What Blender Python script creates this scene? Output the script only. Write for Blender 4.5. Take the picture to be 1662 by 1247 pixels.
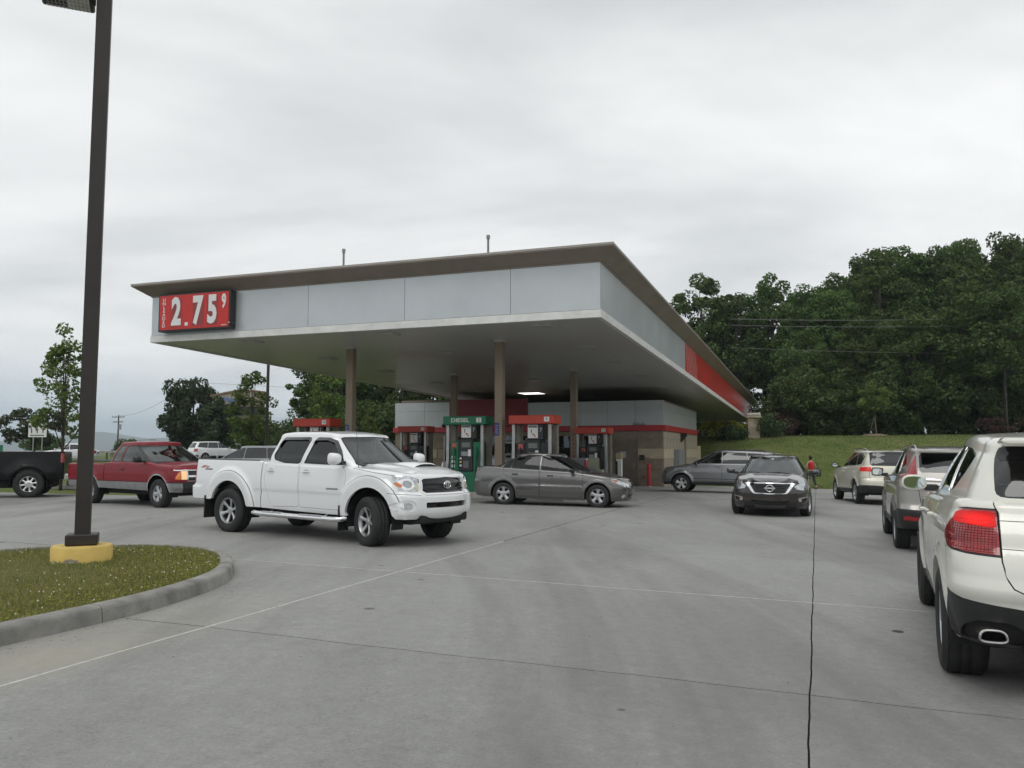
import bpy, bmesh, math, random
import numpy as np
from mathutils import Vector, Matrix
from mathutils.geometry import delaunay_2d_cdt
random.seed(7); RNG = np.random.default_rng(11)
PI = math.pi
for o in list(bpy.data.objects): bpy.data.objects.remove(o, do_unlink=True)
scene = bpy.context.scene
COL = scene.collection

# ------------------------------------------------------------ camera
cam_d = bpy.data.cameras.new('camera'); cam = bpy.data.objects.new('camera', cam_d); COL.objects.link(cam)
cam_d.sensor_width = 36.0; cam_d.lens = 36.0*1345/1662
cam.location = (0, 0, 1.55); cam.rotation_euler = (PI/2+math.radians(4.654), 0, 0)
cam_d.clip_start = 0.05; cam_d.clip_end = 12000
scene.camera = cam

# ------------------------------------------------------------ world: overcast cloud deck over a Nishita sky
SUN_EL, SUN_AZ = math.radians(58), math.radians(205)
world = bpy.data.worlds.new('World'); scene.world = world; world.use_nodes = True
nt = world.node_tree; nt.nodes.clear()
def N(t, typ, **kw):
    n = t.nodes.new(typ)
    for k, v in kw.items(): setattr(n, k, v)
    return n
def ramp(n, stops):
    cr = n.color_ramp
    while len(cr.elements) > 1: cr.elements.remove(cr.elements[-1])
    cr.elements[0].position = stops[0][0]; cr.elements[0].color = (*stops[0][1], 1)
    for p, c in stops[1:]:
        e = cr.elements.new(p); e.color = (*c, 1)
wo = N(nt, 'ShaderNodeOutputWorld'); bg = N(nt, 'ShaderNodeBackground'); bg.inputs['Strength'].default_value = 0.1
sky = N(nt, 'ShaderNodeTexSky', sky_type='NISHITA', sun_disc=False)
sky.sun_elevation = SUN_EL; sky.sun_rotation = SUN_AZ
tc = N(nt, 'ShaderNodeTexCoord'); sep = N(nt, 'ShaderNodeSeparateXYZ'); nt.links.new(tc.outputs['Generated'], sep.inputs[0])
def M(t, op, a, b=None, c=None, clamp=False):
    n = N(t, 'ShaderNodeMath', operation=op, use_clamp=clamp)
    for i, v in enumerate((a, b, c)):
        if v is None: continue
        if isinstance(v, (int, float)): n.inputs[i].default_value = v
        else: t.links.new(v, n.inputs[i])
    return n.outputs[0]
zc = M(nt, 'ADD', M(nt, 'MAXIMUM', sep.outputs[2], 0.0), 0.22)
cmb = N(nt, 'ShaderNodeCombineXYZ')
nt.links.new(M(nt, 'DIVIDE', sep.outputs[0], zc), cmb.inputs[0]); nt.links.new(M(nt, 'DIVIDE', sep.outputs[1], zc), cmb.inputs[1])
mp = N(nt, 'ShaderNodeMapping'); mp.inputs['Scale'].default_value = (0.75, 1.15, 1); mp.inputs['Location'].default_value = (1.3, 0.4, 0)
mp.inputs['Rotation'].default_value = (0, 0, 0.35)
nt.links.new(cmb.outputs[0], mp.inputs[0])
n1 = N(nt, 'ShaderNodeTexNoise'); n1.inputs['Scale'].default_value = 1.0; n1.inputs['Detail'].default_value = 5; n1.inputs['Roughness'].default_value = 0.52; n1.inputs['Distortion'].default_value = 0.35
nt.links.new(mp.outputs[0], n1.inputs['Vector'])
cr = N(nt, 'ShaderNodeValToRGB'); ramp(cr, [(0.31, (5.2, 5.35, 5.45)), (0.43, (6.5, 6.6, 6.6)), (0.54, (7.9, 7.95, 7.9)), (0.66, (9.1, 9.15, 9.05))])
nt.links.new(n1.outputs[0], cr.inputs[0])
# bluish thin band low over the horizon on the left (north-west), as behind the mountains
hz = N(nt, 'ShaderNodeValToRGB'); ramp(hz, [(0.0, (1, 1, 1)), (0.035, (0.85, 0.85, 0.85)), (0.11, (0, 0, 0))])
nt.links.new(sep.outputs[2], hz.inputs[0])
mx0 = N(nt, 'ShaderNodeMix', data_type='RGBA'); mx0.inputs['B'].default_value = (4.6, 5.9, 7.2, 1)
nt.links.new(M(nt, 'MULTIPLY', hz.outputs[0], M(nt, 'MULTIPLY_ADD', sep.outputs[0], -1.2, 0.12, clamp=True)), mx0.inputs['Factor'])
nt.links.new(cr.outputs[0], mx0.inputs['A'])
mx = N(nt, 'ShaderNodeMix', data_type='RGBA'); mx.inputs['Factor'].default_value = 0.95
nt.links.new(sky.outputs[0], mx.inputs['A']); nt.links.new(mx0.outputs['Result'], mx.inputs['B'])
nt.links.new(mx.outputs['Result'], bg.inputs['Color']); nt.links.new(bg.outputs[0], wo.inputs[0])

sun_d = bpy.data.lights.new('sun', 'SUN'); sun_d.energy = 0.55; sun_d.angle = math.radians(30); sun_d.color = (1, 0.97, 0.93)
sun = bpy.data.objects.new('sun', sun_d); COL.objects.link(sun)
sd = Vector((math.sin(SUN_AZ)*math.cos(SUN_EL), math.cos(SUN_AZ)*math.cos(SUN_EL), math.sin(SUN_EL)))
sun.rotation_euler = (-sd).to_track_quat('-Z', 'Y').to_euler()

scene.render.engine = 'CYCLES'
vs = scene.view_settings; vs.view_transform = 'Standard'; vs.look = 'None'; vs.exposure = 0.34; vs.gamma = 1.0; vs.use_curve_mapping = False
scene.cycles.max_bounces = 8; scene.cycles.transparent_max_bounces = 16

# ------------------------------------------------------------ coordinates of the place
# forecourt frame: a = along the lanes (20.1 deg right of the view), r = across them to the right
A0 = math.radians(20.1064)
cA, sA = math.cos(A0), math.sin(A0)
def ts(r, a): return (r*cA+a*sA, -r*sA+a*cA)
def st(x, y): return (x*cA-y*sA, x*sA+y*cA)
def gzs(r, a):
    zr = -0.0139*min(12, r) if r > -14 else 0.1946
    za = -0.0004*max(0, a-15)**2 if a < 46 else -0.3844-0.0248*(min(a, 60)-46)
    return zr+za
def gz(x, y): return gzs(*st(x, y))
def S3(r, a, z): x, y = ts(r, a); return (x, y, z)
FR = Matrix.Rotation(-A0, 4, 'Z')          # objects built in (r, a, z) get this matrix

# ------------------------------------------------------------ materials
MATS = {}
def pm(name, col, rough=0.5, metal=0.0, coat=0.0, spec=0.5, ns=0, na=0.0, bump=0.0, bs=40, emis=None, es=0, nrough=0.0):
    if name in MATS: return MATS[name]
    m = bpy.data.materials.new(name); m.use_nodes = True; t = m.node_tree; b = t.nodes['Principled BSDF']
    b.inputs['Base Color'].default_value = (*col, 1); b.inputs['Roughness'].default_value = rough
    b.inputs['Metallic'].default_value = metal; b.inputs['Coat Weight'].default_value = coat; b.inputs['Coat Roughness'].default_value = 0.04
    b.inputs['Specular IOR Level'].default_value = spec
    tcn = N(t, 'ShaderNodeTexCoord')
    if ns or nrough:
        nz = N(t, 'ShaderNodeTexNoise'); nz.inputs['Scale'].default_value = ns or 3; nz.inputs['Detail'].default_value = 5; nz.inputs['Roughness'].default_value = 0.6
        t.links.new(tcn.outputs['Object'], nz.inputs['Vector'])
        if na:
            r = N(t, 'ShaderNodeValToRGB'); ramp(r, [(0.3, tuple(c*(1-na) for c in col)), (0.7, tuple(min(1, c*(1+na)) for c in col))])
            t.links.new(nz.outputs[0], r.inputs[0]); t.links.new(r.outputs[0], b.inputs['Base Color'])
        if nrough:
            t.links.new(M(t, 'MULTIPLY_ADD', nz.outputs[0], nrough, rough-nrough*.5, clamp=True), b.inputs['Roughness'])
    if bump:
        nb = N(t, 'ShaderNodeTexNoise'); nb.inputs['Scale'].default_value = bs; nb.inputs['Detail'].default_value = 3
        t.links.new(tcn.outputs['Object'], nb.inputs['Vector'])
        bp = N(t, 'ShaderNodeBump'); bp.inputs['Strength'].default_value = 1; bp.inputs['Distance'].default_value = bump
        t.links.new(nb.outputs[0], bp.inputs['Height']); t.links.new(bp.outputs[0], b.inputs['Normal'])
    if emis: b.inputs['Emission Color'].default_value = (*emis, 1); b.inputs['Emission Strength'].default_value = es
    MATS[name] = m; return m
def paint(name, col, metal=0.0, rough=0.35, dirt=0.25, coat=1.0):
    """car paint with clear coat, a little road film towards random patches"""
    if name in MATS: return MATS[name]
    m = pm(name, col, rough, metal, coat=coat, spec=.3 if coat < 1 else .5); t = m.node_tree; b = t.nodes['Principled BSDF']
    tcn = N(t, 'ShaderNodeTexCoord'); nz = N(t, 'ShaderNodeTexNoise'); nz.inputs['Scale'].default_value = 2.2; nz.inputs['Detail'].default_value = 6
    t.links.new(tcn.outputs['Object'], nz.inputs['Vector'])
    sp = N(t, 'ShaderNodeSeparateXYZ'); t.links.new(tcn.outputs['Object'], sp.inputs[0])
    low = M(t, 'MULTIPLY_ADD', sp.outputs[2], -2.2, 1.55, clamp=True)      # film thrown up by the wheels, lower 0.7 m
    f = M(t, 'MULTIPLY', M(t, 'MULTIPLY', low, nz.outputs[0]), dirt*1.6, clamp=True)
    mixn = N(t, 'ShaderNodeMix', data_type='RGBA'); mixn.inputs['A'].default_value = (*col, 1); mixn.inputs['B'].default_value = (0.17, 0.155, 0.135, 1)
    t.links.new(f, mixn.inputs['Factor']); t.links.new(mixn.outputs['Result'], b.inputs['Base Color'])
    t.links.new(M(t, 'MULTIPLY_ADD', nz.outputs[0], 0.10, 0.0, clamp=True), b.inputs['Coat Roughness'])
    return m
def glass(name, tint, gloss=1.0, rough=0.03):
    if name in MATS: return MATS[name]
    m = bpy.data.materials.new(name); m.use_nodes = True; t = m.node_tree; t.nodes.clear()
    o = N(t, 'ShaderNodeOutputMaterial'); tr = N(t, 'ShaderNodeBsdfTransparent'); tr.inputs[0].default_value = (*tint, 1)
    g = N(t, 'ShaderNodeBsdfGlossy'); g.inputs['Roughness'].default_value = rough; g.inputs[0].default_value = (0.93, 0.96, 0.97, 1)
    fr = N(t, 'ShaderNodeFresnel'); fr.inputs[0].default_value = 1.55
    mxs = N(t, 'ShaderNodeMixShader'); t.links.new(M(t, 'MULTIPLY_ADD', fr.outputs[0], 1.15*gloss, 0.02, clamp=True), mxs.inputs[0])
    t.links.new(tr.outputs[0], mxs.inputs[1]); t.links.new(g.outputs[0], mxs.inputs[2]); t.links.new(mxs.outputs[0], o.inputs[0])
    MATS[name] = m; return m
RUBBER = lambda: pm('tyre_rubber', (0.018, 0.018, 0.018), 0.75, ns=9, na=0.35, bump=0.002, bs=120)
BLK = lambda: pm('black_plastic', (0.02, 0.02, 0.021), 0.5, ns=14, na=0.25, nrough=.15)
DARK = lambda: pm('underbody_dark', (0.012, 0.012, 0.012), 0.85, ns=5, na=.4)
GLOSSBLK = lambda: pm('gloss_black', (0.01, 0.01, 0.011), 0.12, ns=8, na=.2)
CHROME = lambda: pm('chrome', (0.78, 0.78, 0.79), 0.12, 1.0, ns=12, na=.06)
ALLOY = lambda: pm('alloy_silver', (0.52, 0.53, 0.54), 0.32, 0.85, ns=11, na=.15)
TINT = lambda: glass('privacy_glass', (0.035, 0.037, 0.04))
CLEAR = lambda: glass('clear_glass', (0.45, 0.52, 0.49))
MID = lambda: glass('side_glass', (0.26, 0.29, 0.28))
SEATM = lambda: pm('seat_fabric', (0.09, 0.09, 0.095), 0.85, ns=20, na=.25)
TRIM = lambda: pm('cabin_trim', (0.045, 0.046, 0.05), 0.7, ns=12, na=.3)

# ------------------------------------------------------------ mesh helpers
def meta(o, label=None, cat=None, group=None, kind=None):
    if label: o['label'] = label
    if cat: o['category'] = cat
    if group: o['group'] = group
    if kind: o['kind'] = kind
    return o
def empty(name, label, cat, loc=(0, 0, 0), rz=0, group=None, matrix=None):
    o = bpy.data.objects.new(name, None); COL.objects.link(o); o.empty_display_size = 0.2
    if matrix is not None: o.matrix_world = matrix
    else: o.location = loc; o.rotation_euler = (0, 0, rz)
    return meta(o, label, cat, group)
def mk(name, verts, faces, mat, parent=None, smooth=False, normals=None, matrix=None, loc=None, rz=None):
    me = bpy.data.meshes.new(name); me.from_pydata([tuple(v) for v in verts], [], faces)
    if mat is not None:
        for m in (mat if isinstance(mat, (list, tuple)) else [mat]): me.materials.append(m)
    if smooth or normals is not None: me.polygons.foreach_set('use_smooth', [True]*len(me.polygons))
    me.update()
    if normals is not None: me.normals_split_custom_set_from_vertices([tuple(n) for n in normals])
    return link(name, me, parent, matrix, loc, rz)
def link(name, me, parent=None, matrix=None, loc=None, rz=None):
    o = bpy.data.objects.new(name, me); COL.objects.link(o)
    if parent is not None: o.parent = parent
    if matrix is not None: o.matrix_local = matrix
    if loc is not None: o.location = loc
    if rz is not None: o.rotation_euler = (0, 0, rz)
    return o
class MB:
    def __init__(s): s.v = []; s.f = []
    def add(s, vs, fs):
        n = len(s.v); s.v += [tuple(v) for v in vs]; s.f += [tuple(i+n for i in f) for f in fs]; return s
    def box(s, x0, x1, y0, y1, z0, z1):
        return s.add([(x0, y0, z0), (x1, y0, z0), (x1, y1, z0), (x0, y1, z0), (x0, y0, z1), (x1, y0, z1), (x1, y1, z1), (x0, y1, z1)],
                     [(3, 2, 1, 0), (4, 5, 6, 7), (0, 1, 5, 4), (1, 2, 6, 5), (2, 3, 7, 6), (3, 0, 4, 7)])
    def bbox(s, x0, x1, y0, y1, z0, z1, b=0.01):
        """box with chamfered edges (convex hull of 24 points)"""
        pts = []
        for X, sx in ((x0, 1), (x1, -1)):
            for Y, sy in ((y0, 1), (y1, -1)):
                for Z, sz in ((z0, 1), (z1, -1)):
                    pts += [(X, Y+sy*b, Z+sz*b), (X+sx*b, Y, Z+sz*b), (X+sx*b, Y+sy*b, Z)]
        bm = bmesh.new()
        for p in pts: bm.verts.new(p)
        r = bmesh.ops.convex_hull(bm, input=bm.verts); bm.verts.index_update()
        vs = [v.co[:] for v in bm.verts]; fs = [tuple(v.index for v in f.verts) for f in bm.faces]; bm.free()
        return s.add(vs, fs)
    def tube(s, pts, r, n=8, caps=True):
        pts = [Vector(p) for p in pts]; rs = r if isinstance(r, (list, tuple)) else [r]*len(pts); rings = []; up = None
        base = len(s.v)
        for i, p in enumerate(pts):
            d = (pts[min(i+1, len(pts)-1)]-pts[max(i-1, 0)]).normalized()
            if up is None: up = d.orthogonal().normalized()
            up = (up-d*up.dot(d)).normalized(); w = d.cross(up)
            s.v += [tuple(p+(up*math.cos(2*PI*k/n)+w*math.sin(2*PI*k/n))*rs[i]) for k in range(n)]
        for i in range(len(pts)-1):
            for k in range(n):
                a = base+i*n+k; b = base+i*n+(k+1) % n; s.f.append((a, b, b+n, a+n))
        if caps:
            s.f.append(tuple(base+k for k in reversed(range(n)))); s.f.append(tuple(base+(len(pts)-1)*n+k for k in range(n)))
        return s
    def lathe(s, prof, axis='z', n=24, c=(0, 0, 0), closed=False):
        base = len(s.v); m = len(prof)
        for k in range(n):
            a = 2*PI*k/n; ca, sa = math.cos(a), math.sin(a)
            for r, h in prof:
                p = (r*ca, r*sa, h) if axis == 'z' else ((r*ca, h, r*sa) if axis == 'y' else (h, r*ca, r*sa))
                s.v.append((p[0]+c[0], p[1]+c[1], p[2]+c[2]))
        for k in range(n):
            for j in range(m-1 if not closed else m):
                a = base+k*m+j; b = base+k*m+(j+1) % m; c2 = base+((k+1) % n)*m+(j+1) % m; d = base+((k+1) % n)*m+j
                s.f.append((a, d, c2, b) if axis == 'z' else (a, b, c2, d))
        return s
    def prism(s, poly, h0, h1, axis='z'):
        n = len(poly); f = {'z': lambda p, h: (p[0], p[1], h), 'y': lambda p, h: (p[0], h, p[1]), 'x': lambda p, h: (h, p[0], p[1])}[axis]
        vs = [f(p, h0) for p in poly]+[f(p, h1) for p in poly]
        return s.add(vs, [tuple(reversed(range(n))), tuple(range(n, 2*n))]+[(i, (i+1) % n, (i+1) % n+n, i+n) for i in range(n)])
    def ico(s, c, r, sub=2, sc=(1, 1, 1), jit=0):
        bm = bmesh.new(); bmesh.ops.create_icosphere(bm, subdivisions=sub, radius=r)
        vs = [(v.co.x*sc[0]*(1+random.uniform(-jit, jit))+c[0], v.co.y*sc[1]*(1+random.uniform(-jit, jit))+c[1], v.co.z*sc[2]*(1+random.uniform(-jit, jit))+c[2]) for v in bm.verts]
        fs = [tuple(v.index for v in f.verts) for f in bm.faces]; bm.free(); return s.add(vs, fs)
    def build(s, name, mat, parent=None, smooth=False, **kw):
        o = mk(name, s.v, s.f, mat, parent, smooth, **kw)
        bm = bmesh.new(); bm.from_mesh(o.data); bmesh.ops.recalc_face_normals(bm, faces=bm.faces)
        if smooth:
            for e in bm.edges:
                if len(e.link_faces) == 2 and e.calc_face_angle(0) > 0.7: e.smooth = False
        bm.to_mesh(o.data); bm.free(); return o
def text_mesh(body, size, extrude=0.004, sx=1.0, align='CENTER', space=1.0, bold=.012):
    cu = bpy.data.curves.new('lettering', 'FONT'); cu.body = body; cu.size = size; cu.extrude = extrude; cu.align_x = align; cu.align_y = 'CENTER'; cu.space_character = space; cu.resolution_u = 3
    cu.offset = size*bold
    o = bpy.data.objects.new('t', cu); COL.objects.link(o); dg = bpy.context.evaluated_depsgraph_get()
    me = bpy.data.meshes.new_from_object(o.evaluated_get(dg)); bpy.data.objects.remove(o)
    for v in me.vertices: v.co.x *= sx
    return me
def lettering(name, body, size, mat, parent, mtx, sx=1.0, extrude=0.004, space=1.0, align='CENTER', bold=.012):
    me = text_mesh(body, size, extrude, sx, align, space, bold); me.materials.clear(); me.materials.append(mat); me.name = name
    return link(name, me, parent, matrix=mtx)
def face_mtx(loc, nrm, up=(0, 0, 1)):
    """text plane: +Z of the lettering along nrm, +Y up"""
    n = Vector(nrm).normalized(); u = Vector(up); u = (u-n*u.dot(n)).normalized(); r = u.cross(n)
    return Matrix(((r.x, u.x, n.x, loc[0]), (r.y, u.y, n.y, loc[1]), (r.z, u.z, n.z, loc[2]), (0, 0, 0, 1)))
# ------------------------------------------------------------ vehicle bodywork: analytic shells cut into panels
def spl(pts):
    """smooth monotone curve through (t, value) points -> function (table lookup)"""
    pts = sorted(pts); X = np.array([p[0] for p in pts], float); Y = np.array([p[1] for p in pts], float)
    if len(X) == 1: return lambda t, c=float(Y[0]): c
    h = np.diff(X); d = np.diff(Y)/h; m = np.zeros(len(X)); m[0] = d[0]; m[-1] = d[-1]
    for i in range(1, len(X)-1):
        m[i] = 0 if d[i-1]*d[i] <= 0 else 2*d[i-1]*d[i]/(d[i-1]+d[i])
    tt = np.linspace(X[0], X[-1], 500); k = np.clip(np.searchsorted(X, tt, 'right')-1, 0, len(h)-1)
    u = (tt-X[k])/h[k]; H = h[k]
    v = (2*u**3-3*u**2+1)*Y[k]+(u**3-2*u**2+u)*H*m[k]+(-2*u**3+3*u**2)*Y[k+1]+(u**3-u**2)*H*m[k+1]
    tab = v.tolist(); x0 = float(X[0]); inv = 499/(float(X[-1])-x0)
    def f(t):
        s = (t-x0)*inv
        if s <= 0: return tab[0]
        if s >= 499: return tab[499]
        i = int(s); w = s-i; return tab[i]*(1-w)+tab[i+1]*w
    return f
def sstep(x, a, b):
    t = max(0, min(1, (x-a)/(b-a))); return t*t*(3-2*t)
def inpoly(P, poly):
    x, y = P[:, 0], P[:, 1]; c = np.zeros(len(P), bool); n = len(poly)
    for i in range(n):
        x1, y1 = poly[i]; x2, y2 = poly[(i+1) % n]
        if y1 == y2: continue
        m = ((y1 > y) != (y2 > y)) & (x < (x2-x1)*(y-y1)/(y2-y1)+x1); c ^= m
    return c
def offset_poly(poly, d):
    """shrink (d>0) a polygon of (a,b) points"""
    n = len(poly); A = sum(poly[i][0]*poly[(i+1) % n][1]-poly[(i+1) % n][0]*poly[i][1] for i in range(n)); s = 1 if A > 0 else -1; out = []
    for i in range(n):
        p0, p, p1 = poly[i-1], poly[i], poly[(i+1) % n]
        def nr(a, b):
            dx, dy = b[0]-a[0], b[1]-a[1]; l = math.hypot(dx, dy) or 1; return (-dy/l*s, dx/l*s)
        n1, n2 = nr(p0, p), nr(p, p1); k = 1+n1[0]*n2[0]+n1[1]*n2[1]; k = max(k, .35)
        out.append((p[0]+d*(n1[0]+n2[0])/k, p[1]+d*(n1[1]+n2[1])/k))
    return out
class Shell:
    def __init__(s, xf, xr, hw, rf=(.3, .3), rr=(.2, .2), bf=.08, br=.04, bsF=.03, bsR=.02, T=None, R=None, Z0=None, crown=None, zref=1.0,
                 disp=None, extra=None, Hs=.8, nv=12, nq=.07):
        F = lambda p: spl(p) if isinstance(p, (list, tuple)) else p
        s.xf, s.xr, s.hw, s.T, s.R, s.Z0 = F(xf), F(xr), F(hw), F(T), F(R), F(Z0)
        s.cr = F(crown) if crown else (lambda x: .03)
        s.rf, s.rr, s.bf, s.br, s.bsF, s.bsR, s.zref, s.disp, s.extra = rf, rr, bf, br, bsF, bsR, zref, disp, extra
        h = s.hw(zref); L = s.xf(zref)-s.xr(zref); s.hw0 = h
        seg = [h-bsF-rf[1], .75*(rf[0]+rf[1]), L-rf[0]-rr[0]-bf-br, .75*(rr[0]+rr[1]), h-bsR-rr[1]]
        s.seg = seg; s.Q = [0]
        for d in seg: s.Q.append(s.Q[-1]+d)
        s.Hs = Hs; s.Ra = .12; s.W = .9; s.V1 = Hs; s.V2 = Hs+s.Ra; s.V3 = s.V2+s.W; s.nv = nv; s.nq = nq
    def outline(s, q, z):
        xf, xr, hw = s.xf(z), s.xr(z), s.hw(z); rfx, rfy = s.rf; rrx, rry = s.rr; Q = s.Q
        yF = hw-s.bsF-rfy; xcF = xf-s.bf-rfx; yR = hw-s.bsR-rry; xcR = xr+s.br+rrx
        if q <= Q[1]:
            t = q/Q[1]; nx, ny = yF, 2*s.bf*t; x, y = xf-s.bf*t*t, t*yF
        elif q <= Q[2]:
            p = (q-Q[1])/(Q[2]-Q[1])*PI/2; c, n = math.cos(p), math.sin(p); x, y = xcF+rfx*c, yF+rfy*n; nx, ny = c/rfx, n/rfy
        elif q <= Q[3]:
            t = (q-Q[2])/(Q[3]-Q[2]); x = xcF+(xcR-xcF)*t; u = 1-2*t
            b = s.bsF if u > 0 else s.bsR; y = hw-b*abs(u)**2.5; nx = 2.5*b*abs(u)**1.5*(1 if u > 0 else -1)*2/max(.1, xcF-xcR); ny = 1
        elif q <= Q[4]:
            p = (q-Q[3])/(Q[4]-Q[3])*PI/2; c, n = math.cos(p), math.sin(p); x, y = xcR-rrx*n, yR+rry*c; nx, ny = -n/rrx, c/rry
        else:
            t = 1-(q-Q[4])/(Q[5]-Q[4]); nx, ny = -yR, 2*s.br*t; x, y = xr+s.br*t*t, t*yR
        l = math.hypot(nx, ny) or 1
        return x, y, nx/l, ny/l
    def Tt(s, x, y):
        z = s.T(x)+s.cr(x)*(1-(y/s.hw0)**2)
        if s.extra: z += s.extra(x, y)
        return z
    def map(s, q, v):
        xt, yt, _, _ = s.outline(q, s.zref); T, R, Z0 = s.Tt(xt, yt), s.R(xt), s.Z0(xt)
        if v <= s.V1:
            z = Z0+(v/s.V1)*(T-R-Z0); x, y, nx, ny = s.outline(q, z); d = s.disp(x, y, z) if s.disp else 0
            return (x+nx*d, y+ny*d, z)
        x, y, nx, ny = s.outline(q, T-R); d = s.disp(x, y, T-R) if s.disp else 0
        if v <= s.V2:
            p = (v-s.V1)/s.Ra*PI/2; k = d-R*(1-math.cos(p)); return (x+nx*k, y+ny*k, T-R+R*math.sin(p))
        k = d-R; ex, ey = x+nx*k, max(0, y+ny*k); w = (v-s.V2)/s.W; Y = ey*(1-w)
        return (ex, Y, s.Tt(ex, Y)+(T-s.Tt(ex, ey))*(1-w)**2)
    def pn(s, q, v):
        p = s.map(q, v)
        if v > s.V2+.03*s.W:
            x, y = p[0], p[1]; e = .01; gx = (s.Tt(x+e, y)-s.Tt(x-e, y))/(2*e); gy = (s.Tt(x, y+e)-s.Tt(x, y-e))/(2*e)
            n = Vector((-gx, -gy, 1)).normalized(); return p, tuple(n)
        e = .012; q0, q1 = max(0, q-e), min(s.Q[5], q+e); v0, v1 = max(0, v-e), min(s.V2, v+e)
        if v <= s.V2 and v > s.V1: v0 = max(v-e, 0)
        a, b, c, d = s.map(q0, v), s.map(q1, v), s.map(q, v0), s.map(q, v1)
        dq = Vector(b)-Vector(a); dv = Vector(d)-Vector(c); n = dq.cross(dv)
        if q == 0: dq.z = 0
        if n.length < 1e-9: n = Vector((0, 0, 1))
        n.normalize(); x, y, nx, ny = s.outline(q, p[2])
        if n.x*nx+n.y*ny+n.z*.3 < 0: n = -n
        if q <= 1e-6 or q >= s.Q[5]-1e-6: n.y = 0; n.normalize()
        return p, tuple(n)
    # ---- from body coordinates to (q, v)
    def qside(s, x, z):
        xf, xr = s.xf(z), s.xr(z); rfx = s.rf[0]; rrx = s.rr[0]; xcF = xf-s.bf-rfx; xcR = xr+s.br+rrx; Q = s.Q
        if x > xcF: return Q[1]+(Q[2]-Q[1])*math.acos(max(0, min(1, (x-xcF)/rfx)))/(PI/2)
        if x < xcR: return Q[3]+(Q[4]-Q[3])*math.asin(max(0, min(1, (xcR-x)/rrx)))/(PI/2)
        return Q[2]+(Q[3]-Q[2])*(xcF-x)/(xcF-xcR)
    def vz(s, q, z):
        xt, yt, _, _ = s.outline(q, s.zref); T, R, Z0 = s.Tt(xt, yt), s.R(xt), s.Z0(xt)
        if z <= T-R: return max(-.2, s.V1*(z-Z0)/(T-R-Z0))
        return s.V1+s.Ra*math.asin(min(1, (z-T+R)/R))/(PI/2)
    def conv(s, p):
        k, a, b = p; Q = s.Q
        if k == 's': q = s.qside(a, b); return (q, s.vz(q, b))
        if k == 'f':
            yF = s.hw(b)-s.bsF-s.rf[1]; q = a/yF*Q[1] if a <= yF else Q[1]+(Q[2]-Q[1])*math.asin(min(1, (a-yF)/s.rf[1]))/(PI/2)
            return (q, s.vz(q, b))
        if k == 'r':
            yR = s.hw(b)-s.bsR-s.rr[1]; q = Q[5]-a/yR*(Q[5]-Q[4]) if a <= yR else Q[4]-(Q[4]-Q[3])*math.asin(min(1, (a-yR)/s.rr[1]))/(PI/2)
            return (q, s.vz(q, b))
        if k == 't':
            q = s.qside(a, s.zref)
            for _ in range(4):     # find q whose top edge has this x
                ex = s.map(q, s.V2)[0]; q += (ex-a)*(1 if s.Q[1] < q < s.Q[4] else .3); q = max(0, min(s.Q[5], q))
            ey = max(.02, s.map(q, s.V2)[1]); return (q, s.V2+s.W*max(0, 1-b/ey))
        return (a, b)
    def dens(s, pts, step=.05):
        out = []; n = len(pts)
        for i in range(n):
            a, b = pts[i], pts[(i+1) % n]
            if a[0] == b[0]:
                m = max(1, int(math.hypot(a[1]-b[1], a[2]-b[2])/step))
                out += [s.conv((a[0], a[1]+(b[1]-a[1])*k/m, a[2]+(b[2]-a[2])*k/m)) for k in range(m)]
            else:
                A, B = s.conv(a), s.conv(b); m = max(1, int(math.hypot(A[0]-B[0], A[1]-B[1])/step))
                out += [(A[0]+(B[0]-A[0])*k/m, A[1]+(B[1]-A[1])*k/m) for k in range(m)]
        Q5, V3 = s.Q[5], s.V3
        return [(max(0, min(Q5, a)), max(0, min(V3, b))) for a, b in out]
    def place(s, p, off=0.0):
        """point and normal on the shell for a ('s',x,z) style coordinate"""
        q, v = s.conv(p); P, n = s.pn(q, v); return Vector(P)+Vector(n)*off, Vector(n)
    def build(s, root, base, regions, qlines=()):
        Q = s.Q; qs = []
        for i, d in enumerate(s.seg):
            m = max(2, int(round(d/(s.nq*.6 if i in (1, 3) else s.nq)))); qs += [Q[i]+d*k/m for k in range(m)]
        qs.append(Q[5]); vl = [s.V1*k/s.nv for k in range(s.nv)]+[s.V1+s.Ra*k/4 for k in range(4)]+[s.V2+s.W*k/6 for k in range(7)]
        polys = []
        for R_ in regions: polys.append([s.dens(p, R_.get('step', .05)) for p in R_['p']])
        pts = [(q, v) for q in qs for v in vl]; edges = []
        for pl in polys:
            for p in pl:
                b = len(pts); pts += p; edges += [(b+i, b+(i+1) % len(p)) for i in range(len(p))]
        r = delaunay_2d_cdt([Vector(p) for p in pts], edges, [], 0, 1e-4, False)
        V = [(v.x, v.y) for v in r[0]]; F = r[2]
        tri = np.array([f for f in F if len(f) == 3], int); Va = np.array(V); C = Va[tri].mean(1)
        cls = np.zeros(len(tri), int)
        for i, pl in enumerate(polys):
            for p in pl: cls[inpoly(C, p)] = i+1
        PN = {}
        def g(i):
            if i not in PN: PN[i] = s.pn(max(0, min(Q[5], V[i][0])), max(0, min(s.V3, V[i][1])))
            return PN[i]
        allr = [base]+list(regions); out = []
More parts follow.
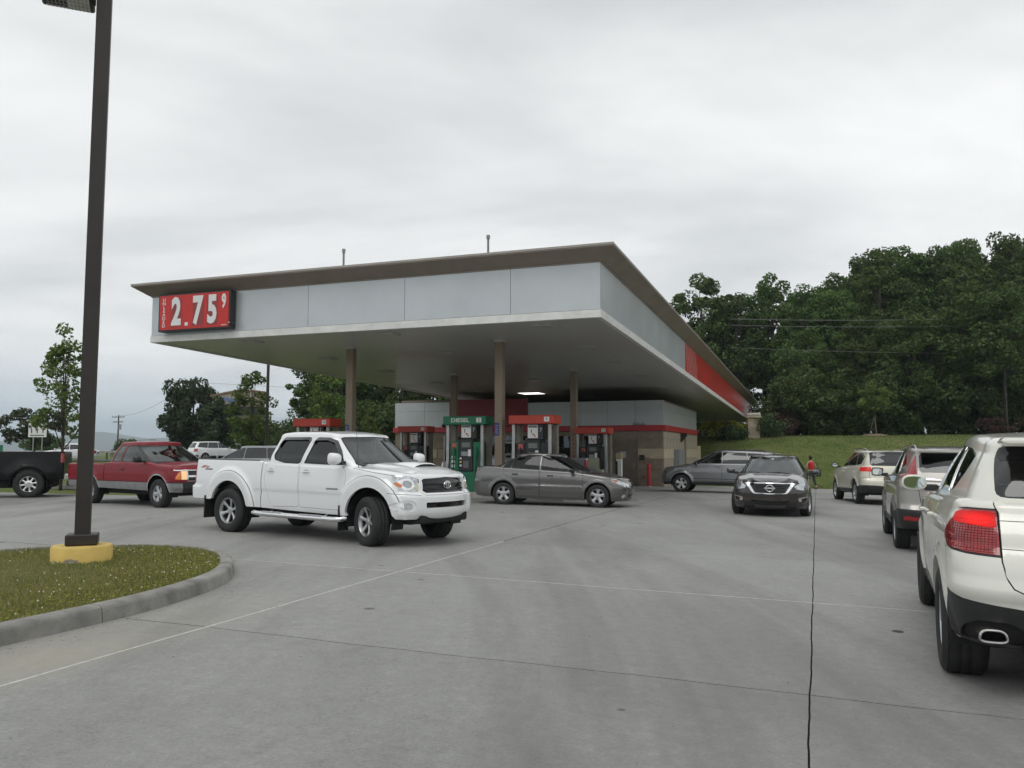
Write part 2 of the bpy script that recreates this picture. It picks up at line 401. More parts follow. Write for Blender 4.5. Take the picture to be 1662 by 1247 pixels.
        for k, R_ in enumerate(allr):
            if R_['m'] is None: continue
            T_ = tri[cls == k]
            if not len(T_): continue
            off = R_.get('off', 0.0); sk = R_.get('skirt', .02); idx = {}; vs = []; ns = []; fs = []
            bulge = R_.get('bulge', 0)
            for t in T_:
                f = []
                for i in t:
                    i = int(i)
                    if i not in idx:
                        P, n = g(i); idx[i] = len(vs); vs.append((P[0]+n[0]*off, P[1]+n[1]*off, P[2]+n[2]*off)); ns.append(n)
                    f.append(idx[i])
                a, b, c = (Vector(vs[j]) for j in f); nn = (b-a).cross(c-a)
                if nn.dot(Vector(ns[f[0]])+Vector(ns[f[1]])+Vector(ns[f[2]])) < 0: f.reverse()
                fs.append(tuple(f))
            cnt = {}
            for f in fs:
                for a, b in ((f[0], f[1]), (f[1], f[2]), (f[2], f[0])): cnt[(min(a, b), max(a, b))] = cnt.get((min(a, b), max(a, b)), [])+[(a, b)]
            inv = {j: i for i, j in idx.items()}
            for key, l in cnt.items():
                if len(l) != 1: continue
                a, b = l[0]; qa, qb = V[inv[a]], V[inv[b]]
                if (qa[0] < 1e-5 and qb[0] < 1e-5) or (qa[0] > Q[5]-1e-5 and qb[0] > Q[5]-1e-5) or (qa[1] > s.V3-1e-5 and qb[1] > s.V3-1e-5): continue
                pa, pb, na, nb = Vector(vs[a]), Vector(vs[b]), Vector(ns[a]), Vector(ns[b])
                en = (pb-pa).cross(na)
                if en.length < 1e-9: continue
                en.normalize(); n0 = len(vs)
                vs += [tuple(pa), tuple(pb), tuple(pb-nb*sk), tuple(pa-na*sk)]; ns += [tuple(en)]*4; fs.append((n0+3, n0+2, n0+1, n0)[::1])
                # orientation
                q_ = (Vector(vs[n0+2])-Vector(vs[n0+1])).cross(Vector(vs[n0+0])-Vector(vs[n0+1]))
            mode = R_.get('mode', 'c')
            mv = [(x, -y, z) for x, y, z in vs]; mn = [(x, -y, z) for x, y, z in ns]; mf = [tuple(reversed(f)) for f in fs]
            nm = R_['n']; M_ = R_['m']; par = R_.get('parent', root)
            if mode == 'c':
                n0 = len(vs); o = mk(nm, vs+mv, fs+[tuple(i+n0 for i in f) for f in mf], M_, par, normals=ns+mn); out.append(o)
            else:
                if mode in ('both', 'l'): out.append(mk(nm, vs, fs, M_, par, normals=ns))
                if mode in ('both', 'r'): out.append(mk(nm, mv, mf, M_, par, normals=mn))
            for o in out[-2:]:
                if R_.get('label') and o.name.startswith(nm): o['label'] = R_['label']
        return out
def S_(pts): return [('s', x, z) for x, z in pts]
def F_(pts): return [('f', y, z) for y, z in pts]
def Rr(pts): return [('r', y, z) for y, z in pts]
def T_(pts): return [('t', x, y) for x, y in pts]
def circ(cx, cz, r, a0=0, a1=360, n=28, rz=None): return [(cx+r*math.cos(math.radians(a0+(a1-a0)*k/n)), cz+(rz or r)*math.sin(math.radians(a0+(a1-a0)*k/n))) for k in range(n+(a1-a0 < 360))]
def rnd(poly, r=.04, n=4):
    """round the corners of a polygon"""
    out = []; m = len(poly)
    for i in range(m):
        p0, p, p1 = Vector(poly[i-1]), Vector(poly[i]), Vector(poly[(i+1) % m])
        a, b = p0-p, p1-p; ra = min(r, a.length*.45, b.length*.45); A, B = p+a.normalized()*ra, p+b.normalized()*ra
        for k in range(n+1):
            t = k/n; q = A*(1-t)**2+p*2*t*(1-t)+B*t*t; out.append((q.x, q.y))
    return out
def arch(cx, cz, r, zb=-.1, n=20):
    """wheel opening: circle above, straight down to below the sill"""
    return [(cx+r, zb)]+[(cx+r*math.cos(PI*k/n), cz+r*math.sin(PI*k/n)) for k in range(n+1)]+[(cx-r, zb)]
class Car:
    def __init__(s, name, label, cat, x, y, yaw, group=None, z=None):
        z0 = gz(x, y) if z is None else z; s.yaw = math.radians(yaw); e = .5
        if z is None: n = Vector((-(gz(x+e, y)-gz(x-e, y))/(2*e), -(gz(x, y+e)-gz(x, y-e))/(2*e), 1)).normalized()
        else: n = Vector((0, 0, 1))
        f = Vector((math.cos(s.yaw), math.sin(s.yaw), 0)); f = (f-n*f.dot(n)).normalized(); l = n.cross(f)
        mt = Matrix(((f.x, l.x, n.x, x), (f.y, l.y, n.y, y), (f.z, l.z, n.z, z0), (0, 0, 0, 1)))
        s.root = empty(name, label, cat, matrix=mt, group=group)
    def seam(s, L, name, pts, m, w=.009, conv=S_, **kw):
        """panel 'name' with a dark shut line around it"""
        L.append(dict(n='panel_gap', m=DARK(), p=[conv(pts)], off=-.007, skirt=.004, mode='both', **{k: v for k, v in kw.items() if k == 'step'}))
        L.append(dict(n=name, m=m, p=[conv(offset_poly(pts, w))], off=kw.get('off', 0), skirt=.012, mode='both'))
    def wheel_set(s, R, w, rr, xs, track, style, steer=0, dual=False, rim=None):
        tm = tyre_mesh(R, w, rr); rm = rim_mesh(rr, w, style); hb = hub_mesh(rr, w)
        rimm = rim or ALLOY()
        for i, x in enumerate(xs):
            for sgn in (1, -1):
                T = Matrix.Translation((x, sgn*track, R-.012))
                if i == 0 and steer: T = T @ Matrix.Rotation(math.radians(steer), 4, 'Z')
                if sgn < 0: T = T @ Matrix.Rotation(PI, 4, 'Z')
                h = link('wheel', hb, s.root, matrix=T)
                ty = link('tyre', tm, h); ri = link('rim', rm, h, matrix=Matrix.Rotation(random.uniform(0, 1), 4, 'Y'))
                if not len(rm.materials): rm.materials.append(rimm); rm.materials.append(DARK())
                if not len(tm.materials): tm.materials.append(RUBBER())
                if not len(hb.materials): hb.materials.append(DARK())
                # liner inside the arch
    def liners(s, R, xs, yin, yout, gap=.07, cz=None):
        for x in xs:
            for sg in (1, -1):
                mb = MB(); n = 14; r = R+gap; cz_ = cz or R; pr = [(x+r*math.cos(PI*(-.08+1.16*k/n)), cz_+r*math.sin(PI*(-.08+1.16*k/n))) for k in range(n+1)]
                b = len(mb.v)
                for px, pz in pr: mb.v += [(px, sg*yin, pz), (px, sg*yout, pz)]
                for k in range(n): mb.f.append((b+2*k, b+2*k+1, b+2*k+3, b+2*k+2))
                c = len(mb.v); mb.v.append((x, sg*yin, cz_)); 
                for k in range(n): mb.f.append((b+2*k, b+2*k+2, c))
                mb.build('wheel_arch_liner', DARK(), s.root, True)
    def under(s, x0, x1, hy, z0, z1, mid=None):
        mb = MB(); mb.bbox(x0, x1, -hy, hy, z0, z1, .04)
        if mid: mb.bbox(mid[0], mid[1], -mid[2], mid[2], mid[3], mid[3]+.15, .03)
        mb.build('underbody', DARK(), s.root)
    def seats(s, xs, y, z, h=.62, wheel=None, m=None, floor=None):
        m = m or SEATM()
        for x in xs:
            for sg in (1, -1):
                mb = MB(); mb.bbox(x-.30, x-.14, sg*y-.24, sg*y+.24, z-.45, z+h-.24, .05); mb.bbox(x-.27, x-.16, sg*y-.13, sg*y+.13, z+h-.20, z+h, .04)
                mb.bbox(x-.27, x+.25, sg*y-.24, sg*y+.24, z-.5, z-.38, .04); mb.build('seat', m, s.root, True)
        if wheel:
            x, yy, zz = wheel; mb = MB(); n = 20; rr = .185
            pts = [(x-.07*math.sin(2*PI*k/n)*1.0, yy+rr*math.cos(2*PI*k/n), zz+rr*.93*math.sin(2*PI*k/n)) for k in range(n+1)]
            mb.tube(pts, .016, 6, False); mb.tube([(x, yy-rr, zz), (x+.02, yy, zz-.01), (x, yy+rr, zz)], .02, 6); mb.build('steering_wheel', BLK(), s.root, True)
    def mirror(s, x, y, z, mat, L=.14, W=.22, H=.15, face=True, only=None, shape=4.0):
        for sg in (1, -1):
            if only and sg != only: continue
            bm = bmesh.new(); bmesh.ops.create_cube(bm, size=1); bmesh.ops.subdivide_edges(bm, edges=bm.edges, cuts=3, use_grid_fill=True)
            for v in bm.verts:
                c = v.co*2; l = (abs(c.x)**shape+abs(c.y)**shape+abs(c.z)**shape)**(1/shape); c = c/l if l else c
                fl = 1.0 if c.x < -.25 else 1-.25*(c.x+.25)
                v.co = Vector(((c.x if c.x > -.55 else -.55)*L*.5, c.y*W*.5*fl, c.z*H*.5*fl))
            vs = [(v.co.x+x, v.co.y+sg*(y+W*.5+.06), v.co.z+z) for v in bm.verts]; fs = [tuple(v.index for v in f.verts) for f in bm.faces]; bm.free()
            mb = MB().add(vs, fs); o = mb.build('side_mirror', mat, s.root, True)
            if face:
                c = [( -.0, a*.40*W, b*.36*H) for a, b in [(math.copysign(abs(math.cos(t))**(2/shape), math.cos(t)), math.copysign(abs(math.sin(t))**(2/shape), math.sin(t))) for t in [2*PI*k/20 for k in range(20)]]]
                xx = x-L*.275-.004
                MB().add([(xx, p[1]+sg*(y+W*.5+.06), p[2]+z) for p in c]+[(xx+.01, p[1]+sg*(y+W*.5+.06), p[2]+z) for p in c],
                         [tuple(range(20)), tuple(range(39, 19, -1))]+[(i, (i+1) % 20, (i+1) % 20+20, i+20) for i in range(20)]).build('mirror_glass', pm('mirror_glass', (.55, .6, .6), .03, 1.0, ns=3, na=.05), o)
            MB().bbox(x-.03, x+.05, min(sg*(y-.03), sg*(y+.09)), max(sg*(y-.03), sg*(y+.09)), z-H*.5, z-H*.5+.06, .01).build('mirror_arm', BLK(), o)
    def handles(s, sh, xs, z, mat, only=None, w=.16):
        for x in xs:
            if not isinstance(x, tuple): x = (x, z)
            for sg in (1, -1):
                if only and sg != only: continue
                p, n = sh.place(('s', x[0], x[1])); mb = MB(); Y = p.y+.028
                mb.tube([(p.x-w/2, p.y-.005, p.z), (p.x-w/2+.02, Y, p.z+.003), (p.x+w/2-.02, Y, p.z+.003), (p.x+w/2, p.y-.005, p.z)], .0135, 6)
                mb.v = [(a, b*sg, c) for a, b, c in mb.v]; mb.build('door_handle', mat, s.root, True)
    def plate(s, x, z, nrm=-1, y=0, txt=None, col=(.75, .75, .72)):
        pl = MB().box(x-.006, x+.006, y-.155, y+.155, z-.08, z+.08).build('licence_plate', pm('plate_white', col, .45, ns=30, na=.15), s.root); return pl
def tyre_mesh(R, w, rr):
    h = w/2; prof = [(rr-.012, -h*.78), (rr+.01, -h*.92), ((R+rr)/2, -h*1.03), (R-.035, -h*.97), (R-.008, -h*.80)]
    for k, yy in enumerate([-.5, -.47, -.45, -.16, -.13, -.11, .11, .13, .16, .45, .47, .5]):
        prof.append((R-(.010 if k % 3 == 1 else 0), yy*w*.78))
    prof += [(R-.008, h*.80), (R-.035, h*.97), ((R+rr)/2, h*1.03), (rr+.01, h*.92), (rr-.012, h*.78)]
    mb = MB().lathe(prof, 'y', 48)
    # tread blocks: shallow cross cuts on the shoulders
    m = len(prof); 
    for k in range(0, 48, 2):
        for j in (4, 5, len(prof)-5, len(prof)-6):
            i = k*m+j; x, y, z = mb.v[i]; l = math.hypot(x, z); mb.v[i] = (x*(l-.009)/l, y, z*(l-.009)/l)
    me = bpy.data.meshes.new('tyre'); me.from_pydata(mb.v, [], mb.f); me.polygons.foreach_set('use_smooth', [True]*len(me.polygons)); me.update(); return me
def hub_mesh(rr, w):
    mb = MB().lathe([(0.001, w*.05), (rr*.8, w*.05), (rr*.97, w*.3), (rr*.97, -w*.38), (0.001, -w*.38)], 'y', 24)
    me = bpy.data.meshes.new('wheel'); me.from_pydata(mb.v, [], mb.f); me.update(); return me
def rim_mesh(rr, w, st):
    """st: dict(n spokes, w0 hub width, w1 rim width, split, hub, dish, steel)"""
    h = w/2; mb = MB()
    y0 = h*.80
    mb.lathe([(rr*.90, y0*.55), (rr*.93, y0*.9), (rr-.004, y0*1.08), (rr+.008, y0*1.06), (rr+.006, y0*.85), (rr*.95, y0*.4)], 'y', 48)
    n = st['n']; hub = st.get('hub', .26)*rr; ro = rr*.93; yh = y0*(st.get('yh', .72)); yo = y0*st.get('yo', .86); th = .035
    bow = st.get('bow', 0)
    def spoke(a, w0, w1, wm=None, r0=hub*.8):
        wm = wm or (w0+w1)/2; rm_ = (r0+ro)/2
        P = []
        for r, ww, yy in ((r0, w0, yh), (rm_, wm, (yh+yo)/2+bow), (ro, w1, yo)):
            for t, dy in ((-1, -.3*ww), (-.55, 0), (.55, 0), (1, -.3*ww)): P.append((r, t*ww/2, yy+dy*.35))
            for t in (1, -1): P.append((r, t*ww/2, yy-th))
        ca, sa = math.cos(a), math.sin(a); V = [(r*ca-t*sa, y, r*sa+t*ca) for r, t, y in P]; F = []
        for k in range(2):
            for j in range(6): F.append((k*6+j, k*6+(j+1) % 6, (k+1)*6+(j+1) % 6, (k+1)*6+j))
        F += [(0, 5, 4, 3, 2, 1), (12, 13, 14, 15, 16, 17)]; mb.add(V, F)
    for k in range(n):
        a = 2*PI*k/n
        if st.get('split'):
            for d in (-1, 1):
                spoke(a+d*st['split']*.5, st['w0']*rr, st['w1']*rr)
        else: spoke(a, st['w0']*rr, st['w1']*rr, st.get('wm', None) and st['wm']*rr)
    mb.lathe([(0.001, yh+.012), (hub*.45, yh+.012), (hub*.5, yh+.004), (hub*.95, yh), (hub, yh-.03)], 'y', 24)
    for k in range(st.get('lugs', 5)):
        a = 2*PI*(k+.5)/st.get('lugs', 5); mb.lathe([(.010, yh-.004), (.010, yh+.004), (.001, yh+.005)], 'y', 6, c=(hub*.72*math.cos(a), 0, hub*.72*math.sin(a)))
    me = bpy.data.meshes.new('rim'); me.from_pydata(mb.v, [], mb.f)
    bm = bmesh.new(); bm.from_mesh(me); bmesh.ops.recalc_face_normals(bm, faces=bm.faces)
    for f in bm.faces: f.smooth = True
    for e in bm.edges:
        if len(e.link_faces) == 2 and e.calc_face_angle(0) > .55: e.smooth = False
    bm.to_mesh(me); bm.free(); return me
# ------------------------------------------------------------ terrain, forecourt slabs
def concrete_mat():
    m = bpy.data.materials.new('concrete_paving'); m.use_nodes = True; t = m.node_tree; b = t.nodes['Principled BSDF']; b.inputs['Roughness'].default_value = .78; b.inputs['Specular IOR Level'].default_value = .35
    g = N(t, 'ShaderNodeNewGeometry'); pos = g.outputs['Position']
    def noise(sc, det, rough=.55, stretch=None, dist=0.0, off=(0, 0, 0)):
        n = N(t, 'ShaderNodeTexNoise'); n.inputs['Scale'].default_value = sc; n.inputs['Detail'].default_value = det; n.inputs['Roughness'].default_value = rough; n.inputs['Distortion'].default_value = dist
        mp = N(t, 'ShaderNodeMapping'); mp.inputs['Rotation'].default_value = (0, 0, A0); mp.inputs['Scale'].default_value = stretch or (1, 1, 1); mp.inputs['Location'].default_value = off
        t.links.new(pos, mp.inputs[0]); t.links.new(mp.outputs[0], n.inputs['Vector']); return n.outputs[0]
    big = noise(.16, 4, .6, None, .6); mid = noise(.9, 5, .6, (1, .45, 1), .3); streak = noise(2.2, 4, .6, (1.6, .22, 1), .2, (5, 2, 0)); fine = noise(42, 3, .85); med = noise(9, 4, .65)
    v = M(t, 'ADD', M(t, 'MULTIPLY', big, .30), M(t, 'ADD', M(t, 'MULTIPLY', mid, .24), M(t, 'ADD', M(t, 'MULTIPLY', streak, .11), M(t, 'ADD', M(t, 'MULTIPLY', med, .30), M(t, 'MULTIPLY', fine, .60)))))
    r = N(t, 'ShaderNodeValToRGB'); ramp(r, [(.56, (.165, .166, .160)), (.68, (.238, .240, .230)), (.83, (.288, .290, .277)), (.97, (.38, .38, .36))]); t.links.new(v, r.inputs[0])
    # tyre-darkened lane centres: oil film, long along the lane
    oil = noise(.55, 4, .6, (1.0, .16, 1), .5, (11, 3, 0)); om = N(t, 'ShaderNodeValToRGB'); ramp(om, [(.50, (0, 0, 0)), (.68, (1, 1, 1))]); t.links.new(oil, om.inputs[0])
    mx1 = N(t, 'ShaderNodeMix', data_type='RGBA'); mx1.inputs['B'].default_value = (.115, .115, .112, 1); t.links.new(M(t, 'MULTIPLY', om.outputs[0], .5), mx1.inputs['Factor']); t.links.new(r.outputs[0], mx1.inputs['A'])
    # round dark gum / oil spots and light specks
    vo = N(t, 'ShaderNodeTexVoronoi'); vo.inputs['Scale'].default_value = 1.15; t.links.new(pos, vo.inputs['Vector'])
    sz = M(t, 'MULTIPLY_ADD', M(t, 'FRACT', M(t, 'MULTIPLY', vo.outputs['Color'], 7.3)), .12, -.035)
    sp = M(t, 'LESS_THAN', vo.outputs['Distance'], sz)
    mx2 = N(t, 'ShaderNodeMix', data_type='RGBA'); mx2.inputs['B'].default_value = (.085, .085, .08, 1); t.links.new(M(t, 'MULTIPLY', sp, .75), mx2.inputs['Factor']); t.links.new(mx1.outputs['Result'], mx2.inputs['A'])
    v4 = N(t, 'ShaderNodeTexVoronoi'); v4.inputs['Scale'].default_value = 3.1; t.links.new(pos, v4.inputs['Vector'])
    s4 = M(t, 'LESS_THAN', v4.outputs['Distance'], M(t, 'MULTIPLY_ADD', M(t, 'FRACT', M(t, 'MULTIPLY', v4.outputs['Color'], 5.7)), .085, -.035))
    mx5 = N(t, 'ShaderNodeMix', data_type='RGBA'); mx5.inputs['B'].default_value = (.10, .10, .095, 1); t.links.new(M(t, 'MULTIPLY', s4, .5), mx5.inputs['Factor']); t.links.new(mx2.outputs['Result'], mx5.inputs['A']); mx2 = mx5
    v3 = N(t, 'ShaderNodeTexVoronoi'); v3.inputs['Scale'].default_value = 7; t.links.new(pos, v3.inputs['Vector'])
    s3 = M(t, 'LESS_THAN', v3.outputs['Distance'], M(t, 'MULTIPLY_ADD', M(t, 'FRACT', M(t, 'MULTIPLY', v3.outputs['Color'], 9.1)), .10, -.06))
    mx3 = N(t, 'ShaderNodeMix', data_type='RGBA'); mx3.inputs['B'].default_value = (.42, .42, .40, 1); t.links.new(M(t, 'MULTIPLY', s3, .55), mx3.inputs['Factor']); t.links.new(mx2.outputs['Result'], mx3.inputs['A'])
    # silt washed along the island kerb (warm tan), a stain with its own outline
    sx = N(t, 'ShaderNodeSeparateXYZ'); t.links.new(pos, sx.inputs[0])
    rr = M(t, 'SUBTRACT', M(t, 'MULTIPLY', sx.outputs[0], cA), M(t, 'MULTIPLY', sx.outputs[1], sA)); aa = M(t, 'ADD', M(t, 'MULTIPLY', sx.outputs[0], sA), M(t, 'MULTIPLY', sx.outputs[1], cA))
    near = M(t, 'MULTIPLY_ADD', M(t, 'ABSOLUTE', M(t, 'ADD', rr, 5.35)), -1.9, 1.35, clamp=True); fa = M(t, 'MULTIPLY_ADD', aa, -.34, 2.6, clamp=True)
    sil = M(t, 'MULTIPLY', M(t, 'MULTIPLY', near, fa), M(t, 'MULTIPLY_ADD', mid, 1.8, -.45, clamp=True), clamp=True)
    mx4 = N(t, 'ShaderNodeMix', data_type='RGBA'); mx4.inputs['B'].default_value = (.36, .325, .245, 1); t.links.new(sil, mx4.inputs['Factor']); t.links.new(mx3.outputs['Result'], mx4.inputs['A'])
    oi = N(t, 'ShaderNodeObjectInfo'); hs = N(t, 'ShaderNodeHueSaturation'); t.links.new(M(t, 'MULTIPLY_ADD', oi.outputs['Random'], .13, .935), hs.inputs['Value']); t.links.new(mx4.outputs['Result'], hs.inputs['Color'])
    t.links.new(hs.outputs[0], b.inputs['Base Color'])
    t.links.new(M(t, 'MULTIPLY_ADD', mid, -.25, .83), b.inputs['Roughness'])
    bp = N(t, 'ShaderNodeBump'); bp.inputs['Distance'].default_value = .006; bp.inputs['Strength'].default_value = .8; t.links.new(M(t, 'ADD', fine, M(t, 'MULTIPLY', med, 1.5)), bp.inputs['Height']); t.links.new(bp.outputs[0], b.inputs['Normal'])
    return m
def grass_mat(name='grass_ground', c0=(.055, .088, .022), c1=(.115, .145, .042), c2=(.18, .16, .08)):
    m = bpy.data.materials.new(name); m.use_nodes = True; t = m.node_tree; b = t.nodes['Principled BSDF']; b.inputs['Roughness'].default_value = .95; b.inputs['Specular IOR Level'].default_value = .1
    g = N(t, 'ShaderNodeNewGeometry'); n1 = N(t, 'ShaderNodeTexNoise'); n1.inputs['Scale'].default_value = .5; n1.inputs['Detail'].default_value = 8; n1.inputs['Roughness'].default_value = .7; t.links.new(g.outputs['Position'], n1.inputs['Vector'])
    n2 = N(t, 'ShaderNodeTexNoise'); n2.inputs['Scale'].default_value = 12; n2.inputs['Detail'].default_value = 4; t.links.new(g.outputs['Position'], n2.inputs['Vector'])
    r = N(t, 'ShaderNodeValToRGB'); ramp(r, [(.34, c0), (.52, c1), (.68, c2)]); t.links.new(M(t, 'ADD', M(t, 'MULTIPLY', n1.outputs[0], .7), M(t, 'MULTIPLY', n2.outputs[0], .3)), r.inputs[0]); t.links.new(r.outputs[0], b.inputs['Base Color'])
    bp = N(t, 'ShaderNodeBump'); bp.inputs['Distance'].default_value = .05; t.links.new(n2.outputs[0], bp.inputs['Height']); t.links.new(bp.outputs[0], b.inputs['Normal']); return m
def sm(t): t = max(0, min(1, t)); return t*t*(3-2*t)
def terrain_h(x, y):
    r, a = st(x, y)
    # how far outside the paved lot
    if r > 16: d = r-16; d = math.hypot(max(0, d), max(0, a-47))
    elif r > -23.5: d = max(0, a-(47 if r > -14 else 47))
    else: d = max(0, min(a-23.1, 80)) if a > 23.1 else 0; d = min(d, max(0, -23.5-r)+max(0, a-47)) if a < 47 else d
    base = gzs(max(-40, min(18, r)), max(-20, min(60, a)))
    lot = base-.06 if d <= 0 else base
    wr = sm((x+4)/10.0)
    right = -.38+3.05*sm(d/17)+min(1.5, max(0, d-17)*.02)
    left = .18+.56*sm((y-27)/34)-max(0, min(y, 400)-85)*.004
    if d <= 0: return lot
    k = sm(d/.6); return lot*(1-k)+k*(wr*right+(1-wr)*left)+(.08 if k > .5 else 0)*0
def build_ground():
    gm = grass_mat()
    xs = sorted(set([-6000, -3500, -2000, -1200, -700, -400, -260, -180, -130]+list(np.arange(-100, 81, 2.0))+[90, 110, 140, 180, 260, 400, 700, 1200, 2000, 3500, 6000]))
    ys = sorted(set([-300, -120, -60, -30]+list(np.arange(-14, 100, 2.0))+[105, 115, 130, 150, 180, 230, 300, 400, 600, 900, 1400, 2200, 3500, 5200]))
    V = [(x, y, terrain_h(x, y)) for y in ys for x in xs]; n = len(xs); F = [(j*n+i, j*n+i+1, (j+1)*n+i+1, (j+1)*n+i) for j in range(len(ys)-1) for i in range(n-1)]
    meta(mk('ground', V, F, gm, smooth=True), kind='structure')
    # lot: slabs laid on a dark bedding sheet (shows in the open joints)
    pv = empty('pavement', None, None, matrix=FR.copy()); pv['kind'] = 'structure'
    cm = concrete_mat(); rnd_ = random.Random(3)
    R = [-34.0, -29.1, -24.3, -19.4, -14.5, -9.7, -4.9, -.08, 4.75, 9.6, 14.5]; A = [-6.2, -2.0, 2.05, 5.75, 9.2, 12.7, 16.5, 20.4, 24.3, 28.3, 32.3, 36.5, 41.2, 46.3]
    ph = [rnd_.uniform(0, 6) for _ in range(60)]
    def jr(i, a):   # position of long joint i at a
        w = .0035 if i == 7 else .002
        return R[i]+w*(math.sin(a*2.3+ph[i])+.6*math.sin(a*7.1+ph[i+1])+(.35*math.sin(a*19+ph[i+2]) if i == 7 else 0))
    def ja(j, r):
        w = .012 if j == 3 else .004
        return A[j]+w*(math.sin(r*1.7+ph[20+j])+.5*math.sin(r*6.3+ph[21+j]))+(-.016*(r+.1) if j == 3 else (-.022*(r+.1) if j == 4 else 0))
    gapw = {7: .0058, 6: .015}; gapa = {3: .009, 4: .014}
    bed = MB()
    for i in range(len(R)-1):
        for j in range(len(A)-1):
            if R[i] < -24 and A[j+1] > 24: continue
            nu, nv = (24, 24) if (-10 < R[i] < 6 and A[j] < 20) else (4, 4)
            g0, g1 = gapw.get(i, .004), gapw.get(i+1, .004); h0, h1 = gapa.get(j, .003), gapa.get(j+1, .003); V = []
            jit = rnd_.uniform(0, .0012)
            for q in range(nv+1):
                for p in range(nu+1):
                    tu, tv = p/nu, q/nv; r_, a_ = R[i]+(R[i+1]-R[i])*tu, A[j]+(A[j+1]-A[j])*tv
                    r0, r1 = jr(i, a_)+g0, jr(i+1, a_)-g1; a0, a1 = ja(j, r_)+h0, ja(j+1, r_)-h1
                    rr, aa = r0+(r1-r0)*tu, a0+(a1-a0)*tv; V.append((rr, aa, gzs(rr, aa)+jit))
            n = nu+1; F = [(q*n+p, q*n+p+1, (q+1)*n+p+1, (q+1)*n+p) for q in range(nv) for p in range(nu)]
            ring = [p for p in range(nu+1)]+[q*n+nu for q in range(1, nv+1)]+[nv*n+p for p in range(nu-1, -1, -1)]+[q*n for q in range(nv-1, 0, -1)]
            b = len(V); V += [(V[k][0], V[k][1], V[k][2]-.05) for k in ring]; m_ = len(ring); F += [(ring[(k+1) % m_], ring[k], b+k, b+(k+1) % m_) for k in range(m_)]
            o = mk('slab', V, F, cm, pv)
    # joint fill: dark in most, pale sealant in two
    def strip(name, pts, w, dz, mat):
        mb = MB(); n = len(pts)
        for k, (r_, a_) in enumerate(pts):
            p, q = pts[max(0, k-1)], pts[min(n-1, k+1)]; dx, dy = q[0]-p[0], q[1]-p[1]; l = math.hypot(dx, dy); nx, ny = -dy/l, dx/l
            for s_ in (1, -1): rr, aa = r_+nx*w*s_, a_+ny*w*s_; mb.v.append((rr, aa, gzs(rr, aa)-dz))
        mb.f = [(2*k, 2*k+1, 2*k+3, 2*k+2) for k in range(n-1)]; return mb.build(name, mat, pv)
    pale = pm('joint_sealant_pale', (.47, .46, .43), .7, ns=22, na=.22); dk = pm('joint_dirt', (.03, .03, .028), .9, ns=15, na=.5)
    strip('joint_sealant', [(jr(6, a), a) for a in np.arange(-6, 13.2, .2)], .022, .0005, pale)
    strip('joint_sealant', [(r, ja(4, r)) for r in np.arange(-9.6, 4.7, .2)], .022, .0005, pale)
    for i in range(len(R)):
        if i != 6: strip('joint_filler', [(jr(i, a), a) for a in np.arange(-6.2, 46 if R[i] > -24 else 23.6, .4)], .022, .03, dk)
    for j in range(len(A)):
        if j != 4: strip('joint_filler', [(r, ja(j, r)) for r in np.arange(-34 if A[j] < 24 else -24.2, 14.5, .5)], .02, .03, dk)
    o = MB().lathe([(.001, 0), (.045, 0), (.05, -.006)], 'z', 20).build('drain_cover', pm('iron_cap', (.03, .03, .03), .6, .3, ns=20, na=.4), None, matrix=Matrix.Translation(S3(.62, 8.05, gzs(.62, 8.05)+.004)))
    meta(o, 'small round black iron cap set in the concrete beside the white suv rear wheel', 'cap')
    for r_, a_, s_ in ((1.85, 5.35, .03), (-8.0, 10.2, 0)):
        if s_: meta(MB().bbox(-.03, .03, -.012, .012, 0, .012, .003).build('litter', pm('paper_white', (.75, .75, .72), .7, ns=30, na=.1), None, matrix=Matrix.Translation(S3(r_, a_, gzs(r_, a_)+.002)) @ Matrix.Rotation(.4, 4, 'Z')), 'tiny scrap of white paper on the concrete near the lower right corner', 'litter')
def smooth_closed(pts, n=8):
    out = []; m = len(pts)
    for i in range(m):
        p0, p1, p2, p3 = (Vector(pts[(i+k-1) % m]) for k in range(4))
        for k in range(n):
            t = k/n; out.append(tuple(.5*((2*p1)+(-p0+p2)*t+(2*p0-5*p1+4*p2-p3)*t*t+(-p0+3*p1-3*p2+p3)*t**3)))
    return out
